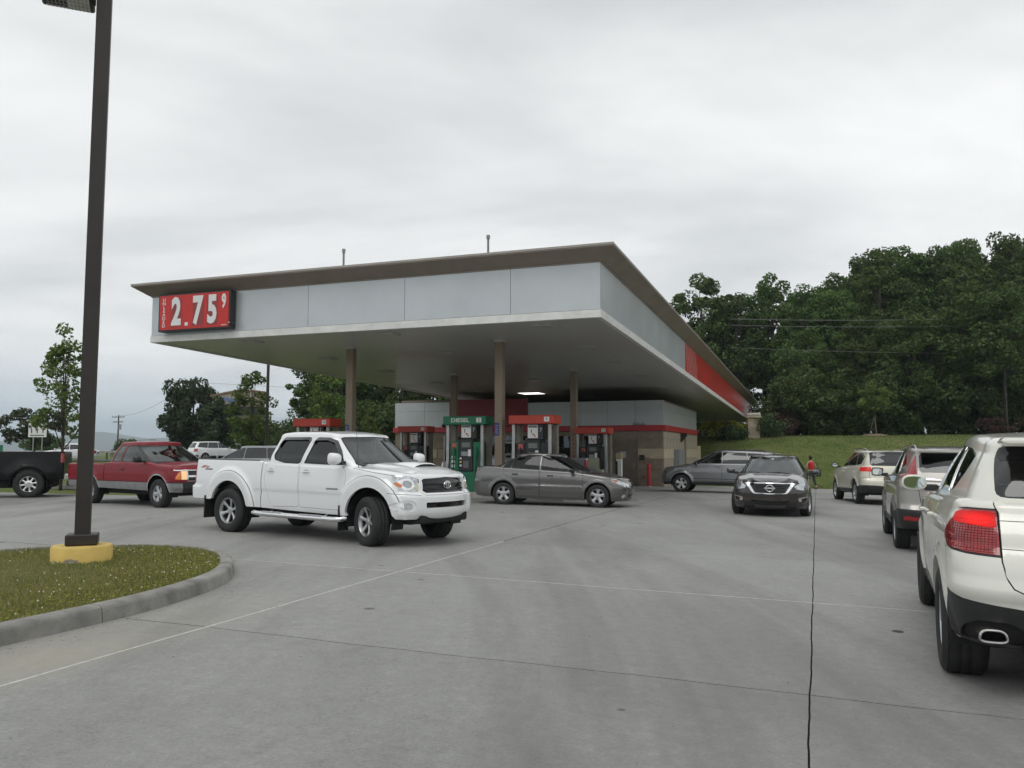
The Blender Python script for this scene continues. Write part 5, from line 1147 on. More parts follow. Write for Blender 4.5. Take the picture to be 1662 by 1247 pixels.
    for i, (x, l) in enumerate(((14.35, 'leftmost golden yellow shrub in the bed behind the kiosk'), (15.6, 'second golden shrub from the left in the bed behind the kiosk'), (16.35, 'third golden shrub from the left in the bed behind the kiosk'), (17.35, 'golden shrub nearest the tan pillar'))): YS.put('golden_shrub', l, x*1.02, 62.3, .95 if i != 1 else 1.15, cat='shrub', group='golden shrubs in the bed', z=terrain_h(x*1.02, 62.3)+.0)
    PS = Kind(leaf_mat('leaf_plum', [(.035, .018, .018), (.065, .03, .03), (.09, .045, .04)], 1, .2), 1800, (1.0, 1.0, .75), .13, .1, .04, 1, 131, 5, clumps=26, cr=(.24, .40), hollow=.1)
    PS.put('plum_shrub', 'dark plum coloured shrub on the grass crest right of the tan pillar', 20.6, 62.5, 1.1, cat='shrub'); PS.put('plum_shrub', 'low plum coloured shrubs left along the crest beside the pillar', 19.0, 63.5, .8, cat='shrub'); PS.put('plum_shrub', 'plum coloured hedge patch on the crest at the far right', 35.6, 60.5, 1.5, cat='shrub', sz=.8)
    # grass tufts breaking the outline of the bank
    n = 60000; x = RNG.uniform(9, 45, n); y = RNG.uniform(43.5, 63, n); rr = np.array([st(a, b) for a, b in zip(x, y)]); k = (rr[:, 1] > 47.2); x, y = x[k], y[k]; n = len(x); z = np.array([terrain_h(a, b) for a, b in zip(x, y)]); th = RNG.uniform(0, PI, n); w = RNG.uniform(.012, .03, n); h = RNG.uniform(.02, .06, n)
    V = np.stack([np.stack([x-np.cos(th)*w, y-np.sin(th)*w, z], 1), np.stack([x+np.cos(th)*w, y+np.sin(th)*w, z], 1), np.stack([x+RNG.uniform(-.05, .05, n), y, z+h], 1)], 1).reshape(-1, 3)
    o = fast_mesh('grass', V, np.arange(n*3).reshape(-1, 3), leaf_mat('bank_grass', [(.06, .095, .022), (.105, .135, .036), (.16, .16, .065)], .5)); meta(o, 'mown green grass on the bank behind the lot', 'grass', kind='stuff')
def debris():
    g = random.Random(9); mb = MB()
    for k in range(260):
        if k < 120: s = g.uniform(4.2, 8.6); r, a = -5.75-max(0, s-7)*.55+abs(g.gauss(0, .12)), s
        else: r, a = g.uniform(-5, 1.4), 2.6+9*g.random()**1.5
        q = g.uniform(.003, .008); mb.ico((r, a, gzs(r, a)+q*.4), q, 1, (1, g.uniform(.6, 1), .6), .15)
    o = mb.build('grit', pm('grit_stone', (.24, .23, .21), .9, ns=60, na=.5), None, matrix=FR.copy()); meta(o, 'scattered grit and tiny stones on the concrete', 'grit', kind='stuff')
def hills():
    def ridge(name, y, pts, col):
        xs = np.arange(-5200, 2600, 40.0); hs = np.interp(xs, [p[0] for p in pts], [p[1] for p in pts]); g = np.random.default_rng(int(y)); hs = hs+np.convolve(g.normal(0, 6, len(xs)), np.ones(5)/5, 'same'); V = []; rows = 6
        for j in range(rows):
            t = j/(rows-1)
            for x, h in zip(xs, hs): V.append((x, y-900+1500*t, -12+(h+12)*math.sin(PI/2*min(1, t*1.67))*(1 if t < .62 else 1-.3*(t-.6)/.4)+g.normal(0, 3)*(.3 if 0 < j < 3 else 0)))
        n = len(xs); F = [(j*n+i, j*n+i+1, (j+1)*n+i+1, (j+1)*n+i) for j in range(rows-1) for i in range(n-1)]
        meta(mk(name, V, F, col, smooth=True), kind='structure')
    cm = pm('forested_hill', (.035, .055, .035), .95, ns=.01, na=.4)
    ridge('hills', 4300, [(-5200, 60), (-2700, 62), (-2450, 46), (-2300, 68), (-2200, 78), (-2110, 106), (-2000, 82), (-1900, 70), (-1700, 76), (-1500, 62), (-600, 54), (2600, 50)], cm)
def haze():
    m = bpy.data.materials.new('haze'); m.use_nodes = True; t = m.node_tree; t.nodes.clear(); o = N(t, 'ShaderNodeOutputMaterial'); v = N(t, 'ShaderNodeVolumePrincipled'); v.inputs['Color'].default_value = (.80, .92, 1.0, 1); v.inputs['Density'].default_value = .00030; v.inputs['Anisotropy'].default_value = .2; t.links.new(v.outputs[0], o.inputs['Volume'])
    ob = MB().box(-5400, 2800, -400, 5300, -30, 180).build('haze', m); meta(ob, kind='stuff'); ob['label'] = 'thin bluish air over the far hills'
def build_site():
    build_ground(); kerb_island(); canopy(); price_sign(); kiosk(); pillar()
    vent('thin vent pipe rising above the left part of the canopy roof', -14.8, 23.9, 6.75, 1.50); vent('thin vent pipe rising above the middle of the canopy roof, right of the other', -9.55, 23.9, 6.75, 1.50)
    pump_island('front fuel island with three pumps', -17.6, -7.1, 24.45); pump_island('second fuel island behind the front one', -18.4, -7.4, 33.15)
    fuel_pump('black fuel pump with red header numbered 1, right of the front canopy column', -8.18, 24.45, '1'); fuel_pump('green diesel pump with green header lettered DIESEL numbered 3', -10.41, 24.45, '3', True); fuel_pump('fuel pump with red header numbered 13 at the left, above the white pickup roof', -16.04, 24.45, '13')
    fuel_pump('fuel pump with dim red header numbered 11, left of the diesel pump', -16.65, 33.15, '11'); fuel_pump('fuel pump with red header numbered 12 right of the second row column', -8.55, 33.15, '12', ztop=2.53)
    bollard('red bollard standing in front of the kiosk right corner', -7.72, 40.6); stand_towel()
    light_pole('tall dark bronze square lamp post on a round yellow footing in the grass island', -5.20, 10.15, .185, 8.2, .084, (-.72, -.12, .23, 6.99)); 
    light_pole('thin dark lamp post beyond the left end of the canopy', -13.3, 45, .3, 7.6, .07, None, False)
    light_pole('distant grey lamp post in front of the wood at the far right', 35.8, 60, terrain_h(35.8, 60), 5.6, .07, (-.9, -.1, .2, 5.3), False)
    far_things()
    utility_pole('utility pole with two crossarms and street lamp arm above the red pickup', -71.2, 150, .5, 7.6, 2.3, True); utility_pole('utility pole top with wide crossarm behind the dense dark tree', -35.0, 90, .6, 8.9, 2.1, cross=1)
    wire('wire from the near utility pole up to the right toward the canopy', (-35, 90, 9.1), (-12, 110, 9.6), .2, .015); wire('wire between the two utility poles', (-71, 150, 8.0), (-35, 90, 9.0), .9, .02)
    wire('upper overhead wire crossing in front of the wood at the right', (16, 60, 11.2), (60, 66, 13.6), .6, .022); wire('middle overhead wire just below the upper one before the wood', (16, 60, 10.75), (60, 66, 12.9), .6, .018); wire('lowest overhead wire crossing the wood at the right', (16, 60, 9.1), (60, 66, 9.95), .5, .014)
    vegetation(); hills(); debris()
    mb = meta(MB().bbox(-.25, .25, -.35, .35, 0, .55, .03).build('bin', pm('bollard_red', (.40, .02, .03), .5, ns=5, na=.2), None, matrix=FR @ Matrix.Translation((-6.2, 54.2, .35))), 'low red box on the grass edge behind the kiosk right end', 'box')
    mb.scale = (2.2, 1, 1)
# ------------------------------------------------------------ white crew-cab pickup
def white_pickup():
    W = paint('paint_white', (0.80, 0.81, 0.82), 0, .3, .12); wb = 1.625; wr = 1.70
    c = Car('pickup_truck', 'white four-door pickup truck with chrome running board and hood scoop', 'pickup truck', -3.10, 14.60, -33.4)
    def disp(x, y, z):
        d = 0
        for cx, cz, R, ex in ((wb, .42, .50, .055), (-wr, .42, .50, .055)):     # swelling wheel flares
            r = math.hypot(x-cx, (z-cz)*.93); a = sstep(r, R+.20, R+.10)
            if z > .25: d += ex*a*(1-.25*sstep(r, R+.1, R-.05))
        if -wb+.6 < x < 1.05: d += -.012*sstep(z, .80, .74)-.008*sstep(z, .74, .78)*0
        if x > 2.2 : d += .018*(sstep(z, .86, .83)-sstep(z, .52, .46))
        if x < -2.5: d += .02*(sstep(z, .80, .77))
        return d
    T = [(-2.8, 1.27), (-.98, 1.275), (-.85, 1.255), (-.2, 1.235), (.7, 1.215), (1.15, 1.215), (1.35, 1.20), (1.9, 1.165), (2.2, 1.125), (2.38, 1.075), (2.5, 1.05)]
    R = [(-2.8, .035), (-.9, .035), (-.7, .05), (1.0, .05), (1.4, .10), (2.1, .10), (2.5, .07)]
    Z0 = [(-2.8, .56), (-2.15, .56), (-2.1, .50), (-1.0, .47), (1.0, .44), (2.0, .44), (2.5, .42)]
    def extra(x, y):
        e = 0
        if x > 1.0: e += .035*sstep(abs(y), .62, .50)*sstep(x, 1.05, 1.3)*(1-.5*sstep(x, 1.9, 2.4))      # raised hood centre
        if x < -.95: e -= 0
        return e
    sh = Shell(xf=[(.40, 2.40), (.46, 2.50), (.6, 2.53), (.78, 2.52), (.84, 2.47), (.95, 2.455), (1.05, 2.41), (1.15, 2.33)], xr=[(.4, -2.74), (.6, -2.78), (.78, -2.78), (.82, -2.73), (1.2, -2.72), (1.3, -2.70)],
               hw=[(.40, .86), (.5, .885), (.7, .90), (.85, .905), (1.05, .895), (1.2, .88), (1.3, .865)], rf=(.36, .30), rr=(.07, .07), bf=.10, br=.01, bsF=.03, bsR=.01,
               T=T, R=R, Z0=Z0, crown=[(-2.8, 0), (-1, 0), (-.8, .01), (1.1, .03), (1.5, .045), (2.5, .03)], zref=1.05, disp=disp, extra=extra, nv=22, nq=.045)
    L = []
    gap = dict(m=DARK(), off=-.008, skirt=.004, mode='both')
    # bed opening, tailgate line, cab floor seen through the glass
    L.append(dict(n='bed_opening', m=None, p=[T_([(-2.66, 0), (-2.66, .78), (-.98, .78), (-.98, 0)])]))
    L.append(dict(n='bed_rail_cap', m=BLK(), off=.006, p=[[('t', -2.68, .775), ('t', -.96, .775), ('s', -.96, 1.262), ('s', -2.68, 1.258)]], mode='both', skirt=.02))
    L.append(dict(n='cabin_floor', m=TRIM(), off=-.02, p=[T_([(1.02, 0), (1.02, .7), (-.66, .7), (-.66, 0)])]))
    L.append(dict(n='panel_gap', m=DARK(), off=-.03, skirt=.02, mode='both', p=[S_([(-.905, .40), (-.905, .62), (-.875, .75), (-.885, 1.0), (-.875, 1.27), (-.855, 1.27), (-.862, 1.0), (-.852, .75), (-.88, .62), (-.88, .40)])]))
    rd = [(-.80, .95), (-.77, 1.235), (.035, 1.235), (.045, .52), (-.62, .50), (-.68, .62)]
    fd = [(.06, .52), (.05, 1.235), (1.0, 1.235), (1.12, 1.12), (1.10, .82), (1.00, .51)]
    c.seam(L, 'rear_door', rnd(rd, .05), W, .006); c.seam(L, 'front_door', rnd(fd, .05), W, .006)
    for p in ([(1.22, 1.19), (2.12, 1.09), (2.12, 1.083), (1.22, 1.183)],): L.append(dict(p=[S_(p)], n='panel_gap', **gap))
    L.append(dict(n='wheel_opening', m=None, p=[S_(arch(wb, .42, .485, .1)), S_(arch(-wr, .42, .485, .1))]))
    # fender flare shut line
    def arc_strip(cx, r, w, a0, a1): return [(cx+(r)*math.cos(math.radians(a)), .42+(r)*math.sin(math.radians(a))) for a in np.linspace(a0, a1, 24)]+[(cx+(r+w)*math.cos(math.radians(a)), .42+(r+w)*math.sin(math.radians(a))) for a in np.linspace(a1, a0, 24)]
    for cx, a0, a1 in ((wb, 12, 178), (-wr, 4, 176)): L.append(dict(p=[S_(arc_strip(cx, .66, .009, a0, a1))], n='panel_gap', **gap))
    # front end
    L.append(dict(n='headlight', m=pm('lamp_lens', (.50, .52, .54), .12, .75, 1.0, ns=16, na=.45), p=[[('f', .60, .855), ('f', .565, 1.05), ('f', .70, 1.09), ('f', .86, 1.105), ('s', 2.13, 1.095), ('s', 2.03, 1.085), ('s', 2.06, .99), ('s', 2.18, .915), ('f', .84, .865), ('f', .70, .85)]], mode='both', off=.004))
    L.append(dict(n='headlight_reflector', m=CHROME(), p=[F_(circ(.745, .965, .088))], mode='both', off=.012, skirt=.01))
    L.append(dict(n='headlight_reflector', m=pm('lamp_inner', (.38, .40, .42), .1, .6, ns=30, na=.2), p=[F_(circ(.745, .965, .052))], mode='both', off=.004, skirt=.01))
    L.append(dict(n='turn_signal', m=pm('amber_lens', (.75, .20, .03), .15, 0, .8, ns=20, na=.2), p=[[('s', 2.09, .985), ('s', 2.14, .995), ('s', 2.23, .955), ('s', 2.22, .915), ('s', 2.16, .935)]], mode='both', off=.010))
    L.append(dict(n='parking_lamp', m=pm('lamp_yellow', (.62, .57, .40), .12, .4, .8, ns=22, na=.2), p=[F_([(.61, .875), (.60, .965), (.655, .965), (.66, .875)])], mode='both', off=.009))
    L.append(dict(n='headlight_trim', m=BLK(), p=[F_([(.555, .985), (.545, 1.045), (.565, 1.045), (.572, .985)])], mode='both', off=.002))
    L.append(dict(n='grille', m=GLOSSBLK(), p=[F_([(0, .825), (.475, .825), (.52, .86), (.50, 1.02), (.46, 1.045), (0, 1.065)])], off=-.02, skirt=.03))
    L.append(dict(n='grille_surround', m=W, p=[F_([(0, .80), (.50, .80), (.545, .85), (.525, 1.03), (.47, 1.07), (0, 1.085), (0, 1.066), (.46, 1.046), (.505, 1.02), (.52, .86), (.478, .824), (0, .824)])], off=.014, skirt=.03))
    L.append(dict(n='air_intake', m=GLOSSBLK(), p=[F_(rnd([(-.1, .605), (.50, .605), (.50, .69), (-.1, .69)], .02))], off=-.04, skirt=.04))
    L.append(dict(n='fog_lamp_recess', m=W, p=[F_(circ(.775, .64, .098, rz=.085))], mode='both', off=-.012, skirt=.012))
    L.append(dict(n='fog_lamp', m=pm('fog_lens', (.72, .74, .76), .08, .7, 1, ns=18, na=.2), p=[F_(circ(.78, .645, .052))], mode='both', off=.0, skirt=.012))
    L.append(dict(n='panel_gap', p=[F_([(.56, .80), (.97, .835), (.97, .827), (.56, .792)])], **gap))
    L.append(dict(n='badge', m=pm('badge_grey', (.30, .31, .32), .35, .7, ns=20, na=.2), p=[S_([(.70, .838), (.96, .838), (.96, .862), (.70, .862)])], mode='both', off=.004, skirt=.004))
    # side decal TRD style stripes on the bed corner
    L.append(dict(n='decal', m=pm('decal_red', (.42, .16, .15), .4, ns=20, na=.3), p=[S_([(-2.56, 1.11), (-2.45, 1.11), (-2.36, 1.155), (-2.47, 1.155)]), S_([(-2.42, 1.11), (-2.34, 1.11), (-2.29, 1.14), (-2.37, 1.14)])], mode='both', off=.0015, skirt=.001))
    L.append(dict(n='decal', m=pm('decal_dark', (.10, .10, .11), .4, ns=20, na=.3), p=[S_([(-2.42, 1.075), (-2.22, 1.075), (-2.20, 1.10), (-2.40, 1.10)])], mode='both', off=.0015, skirt=.001))
    L.append(dict(n='tail_light', m=pm('tail_lens', (.30, .012, .015), .15, 0, .8, ns=20, na=.3), p=[[('s', -2.655, .84), ('s', -2.665, 1.20), ('r', .74, 1.20), ('r', .74, .84)]], mode='both', off=.006))
    L.append(dict(n='fuel_door', m=W, mode='left', p=[S_([(-2.2, .9), (-2.0, .9), (-2.0, 1.05), (-2.2, 1.05)])])) if 0 else None
    sh.build(c.root, dict(n='body', m=W, skirt=.05), [l for l in L if l])
    # grille bars + emblem
    mb = MB()
    for z in (.885, .965): 
        pts = []
        for k in range(-8, 9):
            y = k*.062; p, n = sh.place(('f', abs(y), z), -.008); pts.append((p.x, math.copysign(p.y, y), p.z))
        mb.tube(pts, .014, 6)
    mb.build('grille_bar', GLOSSBLK(), c.root, True)
    p, n = sh.place(('f', 0, .945), .012)
    def ell(cy, cz, ry, rz, t=.006): return [(p.x+.004, cy+ry*math.cos(2*PI*k/24), cz+rz*math.sin(2*PI*k/24)) for k in range(25)]
    mb = MB(); z = p.z
    for e in (ell(0, z, .085, .058), ell(0, z+.018, .05, .022), ell(0, z-.004, .022, .052)): mb.tube(e, .007, 6, False)
    mb.build('emblem', CHROME(), c.root, True)
    # hood scoop
    zt = lambda x, y: sh.Tt(x, y)
    mb = MB(); n = 13; xs = [1.48, 1.55, 1.7, 1.9, 2.0, 2.02]; hs = [0.0, .018, .045, .06, .058, .035]; prof = []
    for x, h in zip(xs, hs):
        wv = .30 if x < 1.9 else .30
        row = []
        for k in range(n):
            t = -1+2*k/(n-1); y = .02+t*wv*1.0; row.append((x, y, zt(x, y)+h*(1-abs(t)**4)-.004))
        prof.append(row)
    b = 0
    for r in prof: mb.v += r
    for i in range(len(prof)-1):
        for k in range(n-1): mb.f.append((i*n+k, i*n+k+1, (i+1)*n+k+1, (i+1)*n+k))
    mb.build('hood_scoop', W, c.root, True)
    mb = MB(); x = 2.024; b = []
    pts = [(x, .02+t*.235, zt(x, .25*t)+.016+.026*(1-abs(t)**3)) for t in np.linspace(-1, 1, 11)]+[(x, .02+t*.235, zt(x, .25*t)+.008) for t in np.linspace(1, -1, 11)]
    mb.add(pts, [tuple(range(22))]); mb.build('scoop_mouth', DARK(), c.root)
    # cab
    roof = [(-.95, 1.66), (-.66, 1.735), (-.2, 1.765), (.3, 1.765), (.65, 1.735), (.95, 1.68)]
    gh = Shell(xf=[(1.18, 1.44), (1.25, 1.38), (1.45, 1.12), (1.62, .91), (1.72, .80)], xr=[(1.18, -.83), (1.3, -.82), (1.6, -.72), (1.74, -.67)], hw=[(1.18, .855), (1.3, .845), (1.5, .785), (1.65, .735), (1.74, .71)],
               rf=(.34, .28), rr=(.13, .12), bf=.10, br=.02, bsF=.03, bsR=.01, T=roof, R=[(-1, .085), (1, .075)], Z0=lambda x: 1.19, crown=lambda x: .03, zref=1.66, Hs=.55, nv=9, nq=.08)
    rw = [(-.60, 1.30), (-.635, 1.37), (-.575, 1.50), (-.51, 1.635), (-.47, 1.66), (.13, 1.665), (.155, 1.65), (.03, 1.27), (-.02, 1.245), (-.35, 1.25)]
    fw = [(.13, 1.255), (.16, 1.29), (.27, 1.63), (.31, 1.665), (.54, 1.66), (.68, 1.61), (.85, 1.45), (.98, 1.29), (1.0, 1.245), (.6, 1.245)]
    G = []
    for nm, pl in (('rear_side_window', rw), ('front_side_window', fw)):
        pl = rnd(pl, .02, 2); G.append(dict(n='window_seal', m=BLK(), p=[S_(offset_poly(pl, -.014))], mode='both', off=.001, skirt=.004))
        G.append(dict(n=nm, m=glass('tinted_side_glass', (.05, .052, .055), .8), p=[S_(pl)], mode='both', off=-.006, skirt=.003))
    ws = [(0, 1.225), (.66, 1.235), (.715, 1.26), (.575, 1.655), (.53, 1.672), (0, 1.688)]
    G.append(dict(n='windshield_seal', m=BLK(), p=[F_([(0, 1.205), (.675, 1.215), (.735, 1.25), (.592, 1.665), (.54, 1.684), (0, 1.70)])], off=.001, skirt=.004))
    G.append(dict(n='windshield', m=glass('pickup_windshield', (.45, .52, .49), 1.35), p=[F_(ws)], off=-.004, skirt=.003))
    G.append(dict(n='rear_window', m=TINT(), p=[Rr([(0, 1.30), (.62, 1.30), (.56, 1.62), (0, 1.64)])], off=-.004, skirt=.003))
    gh.build(c.root, dict(n='cab_frame', m=W, skirt=.05), G)
    # rain guards over the side windows
    for k, pts in enumerate(([(-.585, 1.54), (-.52, 1.65), (-.47, 1.675), (.14, 1.678), (.165, 1.65)], [(.24, 1.62), (.29, 1.67), (.54, 1.672), (.69, 1.622), (.86, 1.46), (.94, 1.37)])):
        for sg in (1, -1):
            mb = MB(); up, dn = [], []
            P = []
            for i in range(len(pts)-1):
                for t in (0, .33, .66): P.append((pts[i][0]*(1-t)+pts[i+1][0]*t, pts[i][1]*(1-t)+pts[i+1][1]*t))
            P.append(pts[-1]); n = len(P)
            for x, z in P:
                a, na = gh.place(('s', x, z), .003); b, nb = gh.place(('s', x*.985+.0, z-.055), .030)
                mb.v += [(a.x, a.y*sg, a.z), (b.x, b.y*sg, b.z), (b.x, (b.y-.006)*sg, b.z-.002)]
            for i in range(n-1):
                for j in range(2): mb.f.append((3*i+j, 3*i+3+j, 3*i+4+j, 3*i+1+j))
            mb.build('rain_guard', pm('smoked_plastic', (.022, .022, .026), .18, 0, .5, ns=9, na=.2), c.root, True)
    c.mirror(1.02, .86, 1.335, W, .17, .24, .19)
    c.handles(sh, [-.64, .22], 1.105, W)
    for x in (-.64, .22):
        for sg in (1, -1):
            p, n = sh.place(('s', x, 1.115), .001); MB().prism([(p.x+.075*math.cos(t), p.z+.028*math.sin(t)) for t in [2*PI*k/16 for k in range(16)]], sg*(p.y-.004), sg*(p.y+.003), 'y').build('handle_recess', pm('recess_grey', (.45, .46, .47), .5, ns=10, na=.1), c.root)
    # bed box
    MB().box(-2.70, -.93, -.77, .77, .74, .78).build('bed_floor', BLK(), c.root)
    mb = MB(); mb.box(-2.70, -2.66, -.80, .80, .74, 1.24); mb.box(-.96, -.92, -.8, .8, .74, 1.24); mb.box(-2.66, -.96, .775, .80, .74, 1.25); mb.box(-2.66, -.96, -.80, -.775, .74, 1.25); mb.build('bed_liner', BLK(), c.root)
    # running boards
    for sg in (1, -1):
        mb = MB(); mb.tube([(-1.02, sg*.86, .40), (-.95, sg*.97, .385), (-.8, sg*.985, .38), (.95, sg*.985, .375), (1.08, sg*.95, .38), (1.12, sg*.86, .40)], .042, 12)
        for x in (-.6, .7): mb.tube([(x, sg*.7, .45), (x, sg*.96, .385)], .025, 6)
        o = mb.build('running_board', CHROME(), c.root, True)
        for x0, x1 in ((-.72, -.22), (.20, .72)): MB().bbox(x0, x1, min(sg*.955, sg*1.02), max(sg*.955, sg*1.02), .405, .427, .01).build('step_pad', pm('step_grey', (.35, .35, .36), .5, ns=12, na=.2), o)
        MB().bbox(-wr-.62, -wr-.60, min(sg*.70, sg*.96), max(sg*.70, sg*.96), .22, .62, .004).build('mud_flap', BLK(), c.root)
        MB().bbox(wb-.60, wb-.58, min(sg*.72, sg*.95), max(sg*.72, sg*.95), .20, .60, .004).build('mud_flap', BLK(), c.root)
    p = sh.map(sh.qside(1.42, 1.1), sh.V2+.02); MB().tube([(1.32, -.80, 1.19), (1.30, -.80, 1.25), (1.22, -.80, 1.98)], [.008, .004, .0025], 6).build('antenna', BLK(), c.root)
    mb = MB()
    for y in (-.35, .25): mb.tube([(1.30, y-.32, 1.262), (1.40, y, 1.262), (1.36, y+.30, 1.262)], .008, 5)
    mb.build('wiper', BLK(), c.root)
    c.seats((.35, -.5), .38, 1.08, .55, (.78, .38, 1.24))
    MB().bbox(.85, 1.25, -.72, .72, 1.12, 1.245, .04).build('dashboard', TRIM(), c.root)
    c.under(-2.3, 2.25, .62, .34, .95, (1.9, 2.44, .60, .36)); c.liners(.385, (wb, -wr), .60, .88, .09)
    c.wheel_set(.385, .28, .225, (wb, -wr), .80, dict(n=6, w0=.22, w1=.34, wm=.20, hub=.30, lugs=6, yo=.95, yh=.62, bow=-.01), steer=-19)
    return c
# ------------------------------------------------------------ generic vehicle built on two shells
def vehicle(c, W, body, gh, R, w, rr, track, xs, style, archR, doors=(), wins=(), ws=None, rw=None, L=(), G=(), arch_cz=None, zb=.1, floor=None,
            handles=None, mirror=None, mirror_mat=None, seats=((.3, -.6), .37, .95, .55), wheelpos=None, under=None, steer=0, wsm=None, dash=None, rim=None, roofm=None, nq=.07, flare=None, flare_w=.13, seal=True, handle_m=None, gapw=.006, low_seats=None, chrome_belt=False, clad=None):
    cz = arch_cz or R
    base_disp = body.pop('disp', None)
    def disp(x, y, z):
        d = base_disp(x, y, z) if base_disp else 0
        if flare:
            for cx in xs:
                r = math.hypot(x-cx, z-cz); d += flare*sstep(r, archR+flare_w, archR+flare_w*.35)
        return d
    sh = Shell(disp=disp, nq=nq, **body); LL = []
    if floor: LL.append(dict(n='cabin_floor', m=TRIM(), off=-.02, p=[T_([(floor[1], 0), (floor[1], floor[2]), (floor[0], floor[2]), (floor[0], 0)])]))
    for nm, pl in doors: c.seam(LL, nm, rnd(pl, .05), W, gapw)
    if clad: LL += clad
    LL += list(L)
    LL.append(dict(n='wheel_opening', m=None, p=[S_(arch(x, cz, archR, zb)) for x in xs]))
    sh.build(c.root, dict(n='body', m=W, skirt=.05), LL)
    g = Shell(nq=nq, **gh); GG = []
    for nm, pl, gm in wins:
        pl = rnd(pl, .03, 2)
        if seal: GG.append(dict(n='window_seal', m=(CHROME() if chrome_belt else BLK()), p=[S_(offset_poly(pl, -.014))], mode='both', off=.001, skirt=.004))
        GG.append(dict(n=nm, m=gm, p=[S_(pl)], mode='both', off=-.005, skirt=.003))
    if ws:
        GG.append(dict(n='windshield_seal', m=BLK(), p=[F_([(ws[0][0], ws[0][1]-.02)]+[(y*1.025+.005, z+(.008 if z > ws[0][1]+.1 else -.012)) for y, z in ws[1:-1]]+[(ws[-1][0], ws[-1][1]+.012)])], off=.001, skirt=.004))
        GG.append(dict(n='windshield', m=wsm or CLEAR(), p=[F_(ws)], off=-.003, skirt=.003))
    if rw: GG.append(dict(n='rear_window', m=rw[1], p=[Rr(rw[0])], off=-.003, skirt=.01))
    GG += list(G)
    g.build(c.root, dict(n='roof', m=roofm or W, skirt=.04), GG)
    if handles: c.handles(sh, handles[0], handles[1], handle_m or W)
    if mirror: c.mirror(*mirror[:3], mirror_mat or W, *mirror[3:])
    if seats: c.seats(*seats, wheel=wheelpos)
    if dash: MB().bbox(dash[0], dash[1], -dash[2], dash[2], dash[3]-.12, dash[3], .03).build('dashboard', TRIM(), c.root)
    if under: c.under(*under)
    c.liners(R, xs, track-w/2-.08, track+w*.35, .06, cz)
    c.wheel_set(R, w, rr, xs, track, style, steer, rim=rim)
    return sh, g
def gapline(pts, cf=S_, w=.008, mode='both'):
    """thin dark line through points"""
    up = [(a, b+w/2) for a, b in pts]; dn = [(a, b-w/2) for a, b in reversed(pts)]
    return dict(n='panel_gap', m=DARK(), p=[cf(up+dn)], off=-.006, skirt=.004, mode=mode)
def lens(n, m, p, off=.004, mode='both', **k): return dict(n=n, m=m, p=[p], off=off, mode=mode, **k)
HEADM = lambda: pm('lamp_lens', (.62, .64, .66), .08, .75, 1.0, ns=25, na=.3)
AMBER = lambda: pm('amber_lens', (.75, .20, .03), .15, 0, .8, ns=20, na=.2)
REDL = lambda: pm('tail_lens', (.17, .003, .006), .35, 0, 0, ns=20, na=.3)
REDLIT = lambda: pm('tail_lens_lit', (.30, .01, .01), .25, 0, .4, ns=20, na=.2, emis=(1, .04, .03), es=.25)
def torus_arc(mb, pts, r, n=8): mb.tube(pts, r, n, False)
